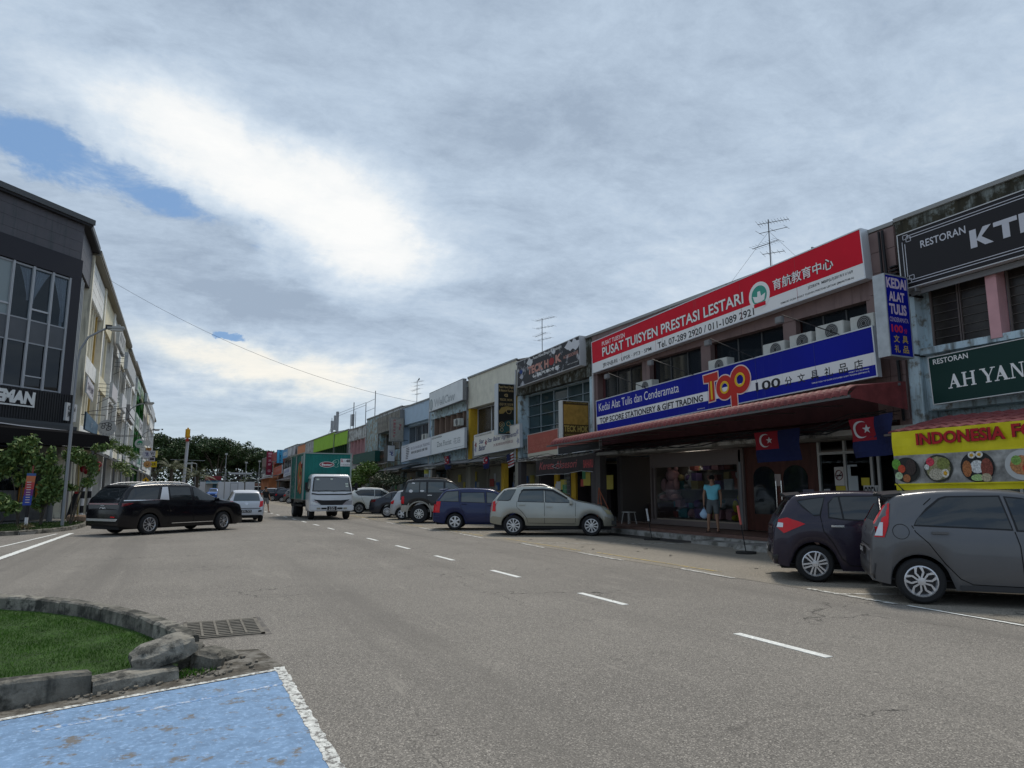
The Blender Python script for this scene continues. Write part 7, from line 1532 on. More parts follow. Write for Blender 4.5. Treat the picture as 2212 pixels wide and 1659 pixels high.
# ------------------------------------------------------------------ left row of three storey shop houses
LG = 'three storey shop houses in the left-hand row'
LW1 = M('white left wall', (.78, .78, .75), .85, var=.1, streak=((.2, .2, .19), .5)); LW2 = M('cream left wall', (.76, .69, .5), .85, var=.1, streak=((.28, .25, .18), .5)); LW3 = M('warm cream wall', (.78, .73, .58), .85, var=.1, streak=((.25, .23, .18), .5)); LGN = M('green left wall', (.02, .14, .022), .7, var=.12, streak=((.02, .06, .02), .4))
OCH = M('ochre window band', (.45, .30, .09), .7, var=.15)
def lunit(y0, y1, label, wall, band, fin, accent, nf=3, prot=.75, zt=14.3, win=WINDARK, boards=False):
    w = y1 - y0; t = thing('shop_house', label, 'shop house', (LX, y0, .09), 0, group=LG); zt -= .09
    MB().box(-9, .004, 3.3, -prot, w - .004, zt).go('wall', wall, t); MB().box(-prot, .004, zt - 2.2, -.0, w - .004, zt).go('upper_band', band, t); MB().box(-prot, .004, 8.0, -.05, w - .004, 8.9).box(-prot, .004, 4.1, -.05, w - .004, 5.0).go('floor_band', band, t)
    if boards:
        for k in range(4): MB().box(0, .02, zt - 2.15 + k * .52, .04, w - .02, zt - 1.67 + k * .52).go('band_board', band, t)
    for a in (.002, w - .302): MB().box(-prot, a, .0, .12, a + .3, zt - .0).go('party_fin', fin, t)
    for fl, (z0, z1) in enumerate(((5.0, 8.0), (8.9, zt - 2.2))):
        MB().box(-prot + .0, .3, z0, -prot + .04, w - .3, z1).go('window', win, t)
        for i in range(1, nf + 1):
            y = .3 + (w - .6) * i / (nf + 1); MB().box(-prot + .04, y - .07, z0 + .002, -.12, y + .07, z1 - .002).go('window_fin', accent if i == nf else fin, t)
    MB().box(-2.5, .004, zt + .12, .42, w - .004, zt + .32).go('gutter', P((.2, .19, .17), .7), t); MB().box(-2.5, .01, zt + .003, .38, w - .01, zt + .118).go('eave_soffit', P((.22, .2, .16), .8), t)
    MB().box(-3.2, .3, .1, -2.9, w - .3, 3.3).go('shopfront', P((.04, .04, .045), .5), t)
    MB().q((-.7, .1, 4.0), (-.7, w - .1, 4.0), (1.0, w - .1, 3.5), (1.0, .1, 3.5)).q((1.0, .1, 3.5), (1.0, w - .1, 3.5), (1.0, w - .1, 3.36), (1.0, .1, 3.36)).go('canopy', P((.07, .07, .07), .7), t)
    MB().box(.75, .1, 0, .9, .25, 3.5).go('canopy_post', P((.14, .14, .14), .6), t)
    return t
ys = [43.1, 50.4, 57.5, 64.6, 71.7, 78.8, 85.9, 89]
lunit(43.1, 50.4, 'left row shop house next to the dark corner building, white boards over a cream wall', LW3, LW1, LW3, OCH, nf=5, boards=True)
lunit(50.4, 57.5, 'pale yellow shop house with a torn diamond sign at roof level, left row', LW2, LW2, LW1, LW2, nf=3)
lunit(57.5, 64.6, 'white shop house whose front carries the first white light box, left row', LW1, LW1, LW1, LW1, nf=3)
lunit(64.6, 71.7, 'cream shop house with the caged balcony sign, left row', LW3, LW3, LW1, LW1, nf=3)
lunit(71.7, 80.2, 'white shop house just before the green ones, left row', LW1, LW1, LW1, LW1, nf=3, zt=14.0)
lunit(80.2, 89.0, 'white and grey shop house touching the green front, left row', LW1, LW1, LW1, LW3, nf=4)
lunit(89.0, 97.0, 'first dark green shop house in the left row', LGN, LGN, LGN, LGN, nf=2, prot=.6, zt=14.2); lunit(97.0, 106.5, 'second dark green shop house in the left row', LGN, LGN, LGN, LGN, nf=2, prot=.6, zt=14.2)
lunit(106.5, 118, 'white shop house just past the green ones, left row', LW1, LW1, LW1, LW1); lunit(118, 130, 'white shop house with black lamp arms at the far end, left row', LW1, LW3, LW1, LW1); lunit(130, 150, 'last pale shop house at the end of the left row', LW1, LW1, LW1, LW1)
def lsign(label, X, Y0, Y1, z0, z1, mat, depth=.16, txt=None, tmat=INK, tilt=0, edge=GALV, bars=True):
    t = thing('sign', label, 'sign', mtx=frame((X, Y0, z0), (0, 1, tilt))); w, h = Y1 - Y0, z1 - z0
    MB().box(0, 0, -depth, w, h, -.003).go('cabinet', edge, t); MB().box(.04, .04, -.002, w - .04, h - .04, .01).go('sign_face', mat, t)
    if txt: text(t, txt, (w * .1, h * .25, w * .9, h * .78), tmat, z=.02, bold=.02)
    if bars:
        m = MB()
        for k in range(4): m.tube([(.1, h * (.1 + .26 * k), -depth), (.1, h * (.1 + .26 * k), LX - X)], .02, 4)
        m.tube([(.1, -.4, -depth), (w, -.1, -depth)], .02, 4).tube([(.1, 0, -.1), (.1, -.5, LX - X)], .02, 4).tube([(w, 0, -.1), (w, -.3, LX - X)], .02, 4).go('bracket', BLACK, t)
    return t
def sc_(Y, z, X, X0=-4.2): k = X / X0; return Y * k, 1.55 + (z - 1.55) * k
LS = P((.55, .54, .54), .5)
lsign('first white light box with black bracket on the left row', -4.2, 50.2, 54.2, 7.3, 8.25, P((.52, .48, .48), .5)); lsign('second white light box with black bracket on the left row', -4.2, 58.6, 63.0, 7.5, 8.6, LS)
lsign('grey sided light box just before the green shop houses', -4.2, 67.5, 74.2, 7.5, 8.75, LS, depth=.3, edge=GREY); lsign('caged box sign high on the left row', -4.2, 60.8, 71.2, 10.8, 12.1, P((.42, .43, .43), .6), depth=.25)
lsign('green and white sign high on the dark green shop house', -4.88, 87.4, 93.8, 12.59, 13.92, P((.35, .42, .34), .5), txt='Care', tmat=P((.03, .2, .05), .5), depth=.2, bars=False); lsign('second green and white sign high on the dark green shop house', -4.88, 95.4, 101.3, 12.47, 14.03, P((.38, .42, .3), .5), txt='SPA', tmat=P((.05, .2, .03), .5), depth=.2, bars=False)
lsign('lower green and white sign on the dark green shop house', -4.88, 89.5, 96.2, 8.53, 10.23, P((.42, .46, .4), .5), txt='BEAUTY', tmat=P((.03, .15, .05), .5), depth=.25, bars=False); lsign('lower white sign beside the green lettered one on the left row', -4.88, 97.4, 104.4, 8.53, 10.35, LS, txt='CAFE', depth=.25, bars=False)
lsign('far white box sign with a black mark near the end of the left row', -4.2, 96, 111, 12.0, 13.3, P((.5, .5, .47), .5), depth=.3, txt='S', bars=False); lsign('last slanted white box sign in the left row', -4.2, 112, 125.5, 12.2, 13.6, P((.4, .41, .41), .5), depth=.2, bars=False)
lsign('torn white diamond sign with black strokes at roof level', -4.6, 56.8, 62.6, 12.0, 13.4, P((.42, .42, .40), .6), depth=.2, txt='//1\\', bars=False)
lsign('crooked white banner with the number 24 on the first left shop house', -4.72, 42.3, 45.6, 6.6, 7.5, P((.5, .48, .5), .6), depth=.05, txt='24小时', tmat=P((.03, .01, .04), .5), bars=False, tilt=-.05)
lsign('low white sign board with tall letters beside the green shop', -4.1, 76, 80, 3.9, 5.1, P((.5, .52, .54), .5), depth=.2, txt='HH', bars=False); lsign('low pale sign board under the dark green shop house', -4.1, 82, 90, 3.9, 5.2, P((.45, .52, .5), .5), depth=.2, txt='CLINIC', tmat=P((.02, .2, .15), .5), bars=False); lsign('low white sign board with green logo further down the left row', -4.1, 94, 108, 3.9, 5.3, LS, depth=.2, txt='7 E', tmat=P((.02, .2, .08), .5), bars=False)
# small signs at the corner
t = thing('sign', 'small white sign with two rows of lettering on the dark corner', 'sign', mtx=frame((-5.0, 38.3, 4.75), (.35, 1, 0))); MB().box(0, 0, -.1, .95, .85, 0).go('board', P((.42, .43, .44), .5), t); text(t, 'Kedai\n理发', (.12, .15, .8, .72), INK, bold=.02, z=.01)
t = thing('sign', 'blue grey shop sign hanging above the black awning corner', 'sign', mtx=frame((-4.52, 41.4, 4.5), (.55, 1.1, 0))); MB().q((0, .08, 0), (1.05, -.12, 0), (1.05, .42, 0), (0, 1.0, 0)).q((0, .08, -.1), (1.05, -.12, -.1), (1.05, .42, -.1), (0, 1.0, -.1)).q((0, 1, 0), (1.05, .42, 0), (1.05, .42, -.1), (0, 1, -.1)).go('board', M('blue grey vinyl', (.17, .24, .30), .5, var=.3, vs=2), t); text(t, 'hair', (.45, .2, .6, .6), P((.4, .45, .5), .5), z=.01)
MB().tube([(.0, 1.0, .03), (2.6, 1.5, .5)], .02, 4).tube([(1.05, .45, .03), (3.0, .95, .6)], .02, 4).tube([(2.6, 1.5, .5), (3.2, .8, .7)], .02, 4).go('bracket', BLACK, t)
def rsign(label, Y, X, z, r_, face, edge=LGREY, draw=None, drop=1.4):
    t = thing('sign', label, 'sign', mtx=frame((X, Y, z), (1, 0, 0))); MB().prism(ellipse(0, 0, r_, r_, 30), -.16, -.003).go('cabinet', edge, t); flat(t, ellipse(0, 0, r_ * .93, r_ * .93, 30), face, .004, 'sign_face')
    MB().tube([(-r_ * .3, r_ * .9, -.1), (-r_ * .3, r_ + .25, -.1), (LX - X, r_ + .25, -.1)], .02, 4).tube([(r_ * .3, r_ * .9, -.1), (r_ * .3, r_ + .25, -.1)], .02, 4).go('bracket', BLACK, t)
    if draw: draw(t, r_)
    return t
def paw(t, r_):
    for (x, y, rx, ry) in ((-.42, .05, .2, .16), (-.36, .38, .18, .17), (-.02, .48, .2, .18), (.32, .38, .18, .17)): 
        MB().tube([(x * r_ + rx * r_ * math.cos(a), y * r_ + ry * r_ * math.sin(a), .012) for a in [2 * math.pi * i / 16 for i in range(17)]], .016, 4, cap=False).go('paw_outline', INK, t)
    pts = [(-.02, -.15), (.12, .14), (.36, .2), (.5, .0), (.42, -.22), (.2, -.32), (.0, -.28), (-.02, -.15)]; MB().tube([(x * r_, y * r_, .012) for x, y in pts], .02, 4).go('paw_outline', INK, t); flat(t, ellipse(.22 * r_, -.05 * r_, .07 * r_, .07 * r_, 10), INK, .012, 'paw_dot')
    for k, ch in enumerate('PETSZOO'): a = R(205 + k * 22); text(t, ch, (r_ * .8 * math.cos(a) - .03, r_ * .8 * math.sin(a) - .035, r_ * .8 * math.cos(a) + .03, r_ * .8 * math.sin(a) + .035), GREY, z=.012)
rsign('round white sign with a black paw outline hanging over the left walkway', 44, -3.78, 4.9, .44, P((.50, .49, .46), .5), draw=paw)
rsign('round white sign with a green arch in the left row', 62, -2.98, 5.12, .36, P((.42, .45, .42), .5), draw=lambda t, r_: (flat(t, [(.55 * r_ * math.cos(R(a)), .1 * r_ + .5 * r_ * math.sin(R(a))) for a in range(0, 181, 20)], P((.02, .25, .12), .5), .01, 'green_arch'), text(t, 'SAY', (-.6 * r_, -.35 * r_, .6 * r_, .05 * r_), P((.03, .12, .08), .5), z=.01, bold=.02)))
rsign('smaller round pale sign beyond the green arch sign', 68, -2.7, 5.52, .26, P((.5, .5, .48), .5))
rsign('round white sign with a navy flower character in the left row', 75, -2.96, 4.85, .37, P((.5, .5, .55), .5), draw=lambda t, r_: text(t, '花', (-.5 * r_, -.5 * r_, .5 * r_, .5 * r_), P((.01, .01, .12), .5), z=.01, bold=.03))
rsign('round orange sign with dark face marks beside the yellow sign', 78, -2.95, 4.0, .36, P((.5, .26, .09), .5), draw=lambda t, r_: (flat(t, ellipse(-.3 * r_, .1 * r_, .14 * r_, .1 * r_, 8), INK, .01, 'mark'), flat(t, ellipse(.3 * r_, .1 * r_, .14 * r_, .1 * r_, 8), INK, .01, 'mark'), flat(t, [(-.4 * r_, -.2 * r_), (.4 * r_, -.2 * r_), (0, -.45 * r_)], INK, .01, 'mark')))
for lb, Y, X0, X1, z0, z1, c, st in (('yellow rectangular sign in a stack of hanging signs, left row', 80, -2.8, -2.18, 3.78, 4.36, (.65, .45, .01), '大东'), ('lilac white rectangular sign above the yellow one', 81, -2.95, -2.4, 4.95, 5.5, (.42, .42, .47), 'V/'), ('small lilac white sign between the two yellow ones', 81.5, -2.95, -2.42, 4.42, 4.88, (.40, .38, .47), '---'), ('narrow pale yellow sign at the far edge of the sign stack', 83, -2.45, -2.25, 4.9, 5.6, (.6, .5, .15), None), ('brown orange sign behind the round signs', 84, -3.4, -2.9, 5.4, 5.95, (.32, .15, .04), None)):
    t = thing('sign', lb, 'sign', mtx=frame((X0, Y, z0), (1, 0, 0))); MB().box(0, 0, -.2, X1 - X0, z1 - z0, 0).go('board', P(c, .5), t); MB().tube([(0, .3, -.1), (LX - X0, .3, -.1)], .02, 4).go('bracket', BLACK, t)
    if st: text(t, st, (.08, .12, X1 - X0 - .08, z1 - z0 - .12), INK, z=.01, bold=.02)
for y, z in ((122, 10.8), (122, 9.6), (128, 7.2)):
    t = thing('lamp_arm', {(122, 10.8): 'upper thin black lamp arm at the end of the left row', (122, 9.6): 'middle thin black lamp arm at the end of the left row', (128, 7.2): 'lowest thin black lamp arm at the end of the left row'}[(y, z)], 'lamp', (LX, y, z)); MB().tube([(0, 0, 0), (2.1, 0, .1)], .03, 4).obox((2.2, 0, .05), (1, 0, 0), .12, .1, .1).go('arm', BLACK, t)
# red lanterns / ribbons far under the canopy
lt = thing('lantern', 'cluster of red hanging decorations under the left canopy', 'decoration', (-4.6, 46, 2.6)); rnd = random.Random(4)
for i in range(16):
    bm = bmesh.new(); bmesh.ops.create_uvsphere(bm, u_segments=10, v_segments=7, radius=.13); me = bpy.data.meshes.new('lantern_ball'); bm.to_mesh(me); bm.free(); me.materials.append(P((.22, .01, .02), .6)); me.shade_smooth(); o = link(bpy.data.objects.new('lantern_ball', me), lt); o.location = (rnd.uniform(-.5, .5), rnd.uniform(-.3, .3), rnd.uniform(-.1, .45))
# ------------------------------------------------------------------ street lamps
def lamp(label, X, Y, h=8.0, reach=1.35, head=True):
    t = thing('street_lamp', label, 'street lamp', (X, Y, .09), group=None); pts = [(0, 0, 0), (0, 0, h - 1.6), (.05, 0, h - 1.0), (.3, 0, h - .45), (.75, 0, h - .12), (reach, 0, h)]
    MB().tube([(0, 0, 0), (0, 0, h * .5)], .06, 8).go('pole_base', P((.26, .27, .28), .5, metal=.2), t); MB().tube([(0, 0, h * .5), (0, 0, h - 1.6), (.05, 0, h - 1.0), (.3, 0, h - .45), (.75, 0, h - .12), (reach, 0, h)], .042, 7).go('pole', P((.26, .27, .28), .5, metal=.2), t, smooth=60)
    bevel(MB().obox((reach + .3, 0, h + .03), (1, 0, .05), .34, .14, .07).go('lamp_head', P((.36, .36, .34), .5), t), .04); MB().obox((reach + .34, 0, h - .06), (1, 0, .05), .22, .11, .03).go('lamp_glass', P((.45, .44, .4), .2), t); MB().obox((reach + .05, 0, h + .05), (1, 0, 0), .12, .1, .08).go('lamp_housing', P((.06, .06, .06), .5), t)
lamp('tall curved street lamp in front of the dark corner building', -4.08, 33, 8.15, .95); lamp('second street lamp along the left row by the green shop houses', -3.95, 60, 8.0, 1.2); lamp('third street lamp far down the left row', -4.15, 87, 8.0, 1.2)
# ------------------------------------------------------------------ vegetation
def leafmat(name, a, b_, c=None):
    m = bpy.data.materials.new(name); m.use_nodes = True; t = m.node_tree; p = t.nodes['Principled BSDF']; g = t.nodes.new('ShaderNodeNewGeometry'); r = t.nodes.new('ShaderNodeValToRGB')
    t.links.new(g.outputs['Random Per Island'], r.inputs[0]); e = r.color_ramp.elements; e[0].color = (*a, 1); e[1].color = (*b_, 1)
    if c: k = e.new(.88); k.color = (*b_, 1); e[-1].color = (*c, 1)
    t.links.new(r.outputs[0], p.inputs['Base Color']); p.inputs['Roughness'].default_value = .55; p.inputs['Specular IOR Level'].default_value = .35
    return m
LF_FAR = leafmat('far tree leaves', (.02, .042, .014), (.055, .095, .026)); LF_SH = leafmat('shrub leaves', (.04, .085, .02), (.15, .22, .06), (.28, .28, .07)); LF_BR = leafmat('bright hedge leaves', (.035, .085, .01), (.12, .2, .025)); LF_PALM = leafmat('palm leaves', (.03, .05, .018), (.10, .11, .04)); BARK = M('bark', (.09, .075, .06), .9, var=.3, vs=6, bump=.5)
def leaves(clumps, n, size, mat, parent, name='crown', seed=0, droop=.3, aspect=.5, shell=True):
    """clumps: (centre, radii); leaf-sized bent quads spread through each clump, thicker near its surface"""
    rnd = random.Random(seed); V, F = [], []; tot = sum(r[0] * r[1] * r[2] for _, r in clumps) or 1
    for c, r in clumps:
        k = int(n * r[0] * r[1] * r[2] / tot) + 3
        for _ in range(k):
            d = Vector((rnd.gauss(0, 1), rnd.gauss(0, 1), rnd.gauss(0, 1))).normalized(); u = rnd.random() ** (.25 if shell else .6) * rnd.uniform(.8, 1.12)
            p = Vector((c[0] + d.x * r[0] * u, c[1] + d.y * r[1] * u, c[2] + d.z * r[2] * u)); s = size * rnd.uniform(.6, 1.3)
            a = Vector((rnd.gauss(0, 1), rnd.gauss(0, 1), rnd.gauss(0, .5) - droop)).normalized(); b = a.cross(Vector((rnd.gauss(0, 1), rnd.gauss(0, 1), rnd.gauss(0, 1)))).normalized() * s * aspect * .5; q = len(V)
            V += [tuple(p - a * s * .5), tuple(p + b), tuple(p + a * s * .5), tuple(p - b)]; F.append((q, q + 1, q + 2, q + 3))
    me = bpy.data.meshes.new(name); me.from_pydata(V, [], F); me.materials.append(mat); return link(bpy.data.objects.new(name, me), parent)
def limbs(t, h, spread, n, r0, seed, trunk_h, mat=BARK):
    rnd = random.Random(seed); MB().tube([(0, 0, -.1), (.02 * h, 0, trunk_h * .5), (0, .02 * h, trunk_h)], r0, 8, r1=r0 * .7).go('trunk', mat, t, smooth=60); m = MB(); ends = []
    for i in range(n):
        a = 6.283 * i / n + rnd.uniform(-.4, .4); s = spread * rnd.uniform(.5, 1); e = (s * math.cos(a), s * math.sin(a), h * rnd.uniform(.6, .85)); mid = (e[0] * .4, e[1] * .4, trunk_h + (e[2] - trunk_h) * .55); m.tube([(0, 0, trunk_h * .9), mid, e], r0 * .45, 6, r1=r0 * .12); ends.append(e)
    m.go('branches', mat, t, smooth=60); return ends
# far raintrees
spots = [(-14, 196, 15.5, 9), (-5.5, 190, 15.2, 8), (1.5, 196, 14.8, 8), (8.5, 192, 15.6, 8.5), (14.5, 200, 13.2, 7), (20, 196, 12.2, 7), (26, 205, 12.6, 7), (33, 215, 12.5, 8), (4, 215, 14, 8), (-22, 205, 14, 8)]
lab = ['far tree at the left, half behind the left row', 'broad far tree behind the yellow topped pylon', 'far tree just right of the pylon with a spreading crown', 'tallest rounded far tree above the white container', 'lower far tree right of the tall rounded one', 'far tree above the parked cars at the street end', 'far tree next to the tall pink upright sign', 'far tree peeping over the red shop house', 'darker far tree standing behind the container', 'far tree hidden at the left behind the shop houses']
for i, (x, y, h, r_) in enumerate(spots):
    t = thing('tree', lab[i], 'tree', (x, y, 0), group=None); rnd = random.Random(i + 20); ends = limbs(t, h, r_ * .75, 8, .45, i, h * .26)
    cl = [((e[0], e[1], e[2] + .2), (r_ * .33, r_ * .33, h * .13)) for e in ends]
    for k in range(22): a = rnd.uniform(0, 6.283); s = r_ * rnd.uniform(.15, .95); cl.append(((s * math.cos(a), s * math.sin(a), h * (rnd.uniform(.52, .80) if k % 2 else rnd.uniform(.74, .90) - .12 * (s / r_) ** 2)), (r_ * rnd.uniform(.16, .3),) * 2 + (h * rnd.uniform(.06, .12),)))
    leaves(cl, 12500, .54, LF_FAR, t, 'crown', i, .0, .6)
wd = thing('tree_belt', 'low dark tree belt closing the end of the street', 'trees', (0, 0, 0)); wd['kind'] = 'stuff'
leaves([((x, 232 + (x % 7), 5.5 + (x * 7 % 3) * .8), (7, 4, 6.2)) for x in range(-60, 75, 7)], 34000, .8, LF_FAR, wd, 'foliage', 77, 0, .6)
wd.children[0]['kind'] = 'stuff'
# shrubs on the left verge
def shrub(label, x, y, z0, cl, n, size, mat, seed, stems=4, h=2.0, asp=.42):
    t = thing('shrub', label, 'shrub', (x, y, z0)); rnd = random.Random(seed); m = MB()
    for i in range(stems):
        a = rnd.uniform(0, 6.28); e = cl[i % len(cl)][0]; m.tube([(.06 * math.cos(a), .06 * math.sin(a), 0), (e[0] * .4 + .1 * math.cos(a), e[1] * .4, e[2] * .5), (e[0], e[1], e[2])], .03, 5, r1=.01)
    m.go('stems', BARK, t); leaves(cl, n, size, mat, t, 'foliage', seed, .9, asp, False); return t
shrub('large leafed tall shrub behind the small striped banner', -5.75, 34.0, .1, [((0, 0, 3.1), (.55, .5, .55)), ((-.5, 0, 2.6), (.55, .5, .5)), ((.35, 0, 2.5), (.35, .4, .4)), ((0, .2, 1.9), (.4, .4, .4)), ((-.7, 0, 2.2), (.4, .4, .4)), ((.25, 0, 3.4), (.25, .25, .3))], 2100, .24, LF_SH, 1)
shrub('dark drooping shrub at the far left of the verge', -6.2, 32.6, .1, [((0, 0, 1.0), (.5, .5, .35)), ((-.4, 0, .8), (.4, .4, .3)), ((.45, 0, .75), (.35, .4, .3))], 1000, .23, LF_SH, 2)
shrub('leafy shrub in the middle of the left verge', -4.95, 34.2, .1, [((0, 0, 2.4), (.4, .4, .6)), ((.1, 0, 1.6), (.4, .4, .5)), ((.2, 0, 1.2), (.5, .4, .4)), ((.5, 0, 1.6), (.35, .35, .4)), ((-.15, 0, .9), (.35, .3, .35)), ((.35, .1, 2.2), (.35, .3, .3)), ((.1, 0, 2.95), (.2, .2, .3))], 2000, .21, LF_SH, 3)
shrub('arching shrub hanging towards the black people carrier', -4.0, 34.6, .1, [((-.1, 0, 2.9), (.45, .4, .35)), ((.35, 0, 2.7), (.45, .4, .3)), ((.65, 0, 2.3), (.25, .3, .4)), ((.8, 0, 3.2), (.3, .3, .2)), ((.5, 0, 1.75), (.3, .3, .25)), ((-.2, 0, 1.5), (.45, .3, .15)), ((1.1, .2, 3.3), (.25, .2, .15))], 2000, .19, LF_SH, 4)
shrub('yellowish grass clump at the left frame edge', -6.6, 29.0, .1, [((0, 0, .35), (.25, .25, .3))], 120, .3, LF_BR, 6, asp=.12)
shrub('small tuft of dry weeds at the banner foot', -4.85, 30.2, .1, [((0, 0, .15), (.25, .2, .14))], 160, .16, leafmat('dry weed', (.12, .1, .04), (.2, .15, .07)), 7, asp=.12)
t = thing('fern', 'green fern basket growing above the end of the black awning', 'fern', (-3.55, 44.5, 3.9)); leaves([((0, 0, .2), (.5, .4, .35)), ((.5, .8, -.1), (.6, .6, .3)), ((1.0, 1.6, -.4), (.4, .5, .3))], 900, .3, LF_BR, t, 'fronds', 9, .5, .14, False)
t = thing('fern', 'second mass of trailing plants under the left canopy edge', 'plant', (-3.3, 50, 3.0)); leaves([((0, 0, 0), (.6, 1.2, .4)), ((.2, 3, -.4), (.4, 1.2, .3))], 500, .25, LF_SH, t, 'foliage', 10, .5, .3, False)
# right hand small trees and bush behind the white crossover
def small_tree(label, x, y, h, cl, n, size, mat, seed):
    t = thing('tree', label, 'tree', (x, y, .01)); limbs(t, h, .8, 5, .09, seed, h * .45); leaves(cl, n, size, mat, t, 'crown', seed, .1, .55, False); return t
small_tree('small bright green tree in front of the dark green sign', 12.4, 53.0, 3.6, [((-.8, .5, 2.5), (1.1, 1.8, .45)), ((.2, -1.5, 2.9), (1.0, 1.6, .5)), ((-.2, -3.2, 3.1), (.8, 1.3, .45)), ((-.6, -1, 2.2), (1.1, 2.2, .5)), ((0, 1.5, 2.7), (.9, 1.2, .4))], 5200, .17, LF_BR, 31)
small_tree('small dark tree above the dark blue sedan', 12.6, 46.4, 2.8, [((0, 0, 2.3), (.9, 1.6, .45)), ((-.3, -2.5, 2.0), (.7, 1.6, .3)), ((.2, 2, 1.9), (.8, 1.2, .5)), ((-.2, -4, 2.1), (.5, .9, .2))], 3000, .15, leafmat('dark leaves', (.012, .025, .008), (.04, .06, .018)), 32)
for x, y, s_, lb in ((12.3, 57.5, 1.0, 'dark bush behind the white crossover near the truck'), (12.6, 49.5, .8, 'low dark bush beside the white crossover roof')):
    t = thing('shrub', lb, 'shrub', (x, y, .0)); leaves([((0, 0, 1.1), (.9, 1.6, .9)), ((0, 1, .7), (.8, 1.5, .7))], 1600, .16, LF_SH, t, 'foliage', int(y), .2, .5, False); MB().tube([(0, 0, 0), (0, 0, 1)], .05, 5).go('stems', BARK, t)
# palms
def palm(label, x, y, h, L, n, seed, trunk=.12, up=.6):
    t = thing('palm_tree', label, 'palm', (x, y, 0)); rnd = random.Random(seed); MB().tube([(0, 0, 0), (.05, 0, h * .5), (0, .03, h)], trunk, 8, r1=trunk * .7).go('trunk', BARK, t)
    for i in range(n):
        a = 6.283 * i / n + rnd.uniform(-.2, .2); el = rnd.uniform(up - .5, up + .6); b = MB(); pr = Vector((0, 0, h)); k = 9; d = Vector((math.cos(a) * math.cos(el), math.sin(a) * math.cos(el), math.sin(el))); side = Vector((-math.sin(a), math.cos(a), 0)); prev = None
        for j in range(k + 1):
            p = Vector((0, 0, h)) + d * L * j / k + Vector((0, 0, -L * .55 * (j / k) ** 2.2)); w = L * .2 * math.sin(math.pi * min(1, .12 + j / k * .95))
            if j: 
                for sg in (-1, 1):
                    for q_ in (0, .5): c = prev + (p - prev) * q_; b.q(c, c + (p - prev) * .28, c + side * sg * w + (p - prev) * .7 - Vector((0, 0, w * .45)))
            prev = p
        b.go('frond', LF_PALM, t)
palm('bushy dark palm behind the black people carrier roof', -.9, 92, 4.0, 3.2, 16, 1, .25); palm('second dark palm beneath the yellow topped pylon', 2.2, 104, 3.4, 3.2, 16, 2, .25); palm('young thin palm standing behind the silver hatchback', 4.75, 60, 2.1, 1.1, 6, 3, .04, 1.0)
# ------------------------------------------------------------------ background objects at the end of the street
py = thing('pylon_sign', 'tall roadside pylon with a narrow yellow and red top seen edge on', 'pylon sign', (.72, 120, 0)); MB().tube([(-.15, 0, 0), (.1, 0, 8.9)], .24, 12).go('pole', P((.45, .46, .48), .5), py); bevel(MB().box(-.32, -1.6, 9.35, .36, 1.6, 11.0).go('yellow_top', P((.68, .36, .01), .4), py), .22); MB().box(-.2, -1.3, 8.95, .24, 1.3, 9.35).go('red_base', P((.38, .03, .02), .5), py)
MB().tube([(-2.2, 0, 6.1), (2.8, 0, 6.0)], .04, 4).tube([(.9, 0, 3.9), (.9, 0, 5.8)], .1, 6).go('cross_pipe', P((.35, .36, .38), .5), py)
def post(label, x, y, h, arm=0):
    t = thing('street_lamp', label, 'street lamp', (x, y, 0)); m = MB().tube([(0, 0, 0), (0, 0, h)], .07, 6, r1=.05)
    if arm: m.tube([(0, 0, h), (-arm * .5, 0, h + .1), (-arm, 0, h)], .05, 5)
    m.go('pole', P((.3, .31, .32), .5), t); MB().obox((-arm, 0, h + .05), (1, 0, 0), .18 if not arm else .35, .15, .12).go('lamp_head', P((.42, .42, .4), .5), t)
post('far lamp post rising above the white container', 6.0, 110, 6.6); post('far thin pole right of the white container', 8.8, 110, 5.4); post('far pole beside the tall pink sign', 10.85, 112, 5.7); post('far lamp with a curved arm near the palms', 2.1, 108, 5.1, 1.0)
ht = thing('kiosk', 'small hut with a red roof and blue awning at the street end', 'kiosk', (5.7, 140, 0)); MB().box(-1.25, 0, 0, 1.25, 3, 3.0).go('wall', P((.35, .36, .36), .7), ht); MB().box(-1.35, -.1, 3.2, 1.35, 3.1, 3.95).go('roof', P((.22, .03, .04), .6), ht); MB().q((-1.3, -.9, 2.6), (1.3, -.9, 2.6), (1.3, .0, 3.2), (-1.3, 0, 3.2)).go('awning', P((.04, .10, .14), .6), ht); MB().box(-.1, -.05, 1.8, .6, 0, 2.5).go('hatch', P((.02, .08, .13), .5), ht)
ct = thing('container', 'long white container with a door at the street end', 'container', (5.3, 112, 0)); MB().prism([(0, 0), (5, 0), (5, 2.4), (0, 2.4)], 0, 2.66).go('body', P((.62, .64, .68), .5), ct); MB().box(1.6, -.03, .3, 2.7, -.001, 2.5).go('door_frame', P((.3, .32, .34), .5), ct); MB().box(1.68, -.05, .35, 2.62, -.032, 2.42).go('door', P((.58, .6, .64), .5), ct)
ov_ = thing('overpass_frame', 'dark elevated frame of beams crossing behind the container', 'frame', (3, 170, 0)); m = MB()
for z in (5.2, 4.4, 3.4): m.box(0, 0, z, 36, .3, z + .14)
for k in range(12): m.box(k * 3.2, 0, 0, k * 3.2 + .2, .25, 5.2)
m.box(6, -2, 3.6, 20, 0, 3.75).go('beam', P((.07, .075, .08), .6), ov_); MB().box(7, -.3, 4.9, 12, -.1, 5.3).box(14, -.3, 2.2, 22, -.1, 3.0).go('white_board', P((.4, .4, .4), .6), ov_)
rw_ = thing('wall', 'brick red low wall at the far end of the street', 'wall', (8, 160, 0)); MB().box(0, 0, 0, 14, .3, 2.9).go('wall', P((.16, .09, .07), .8), rw_)
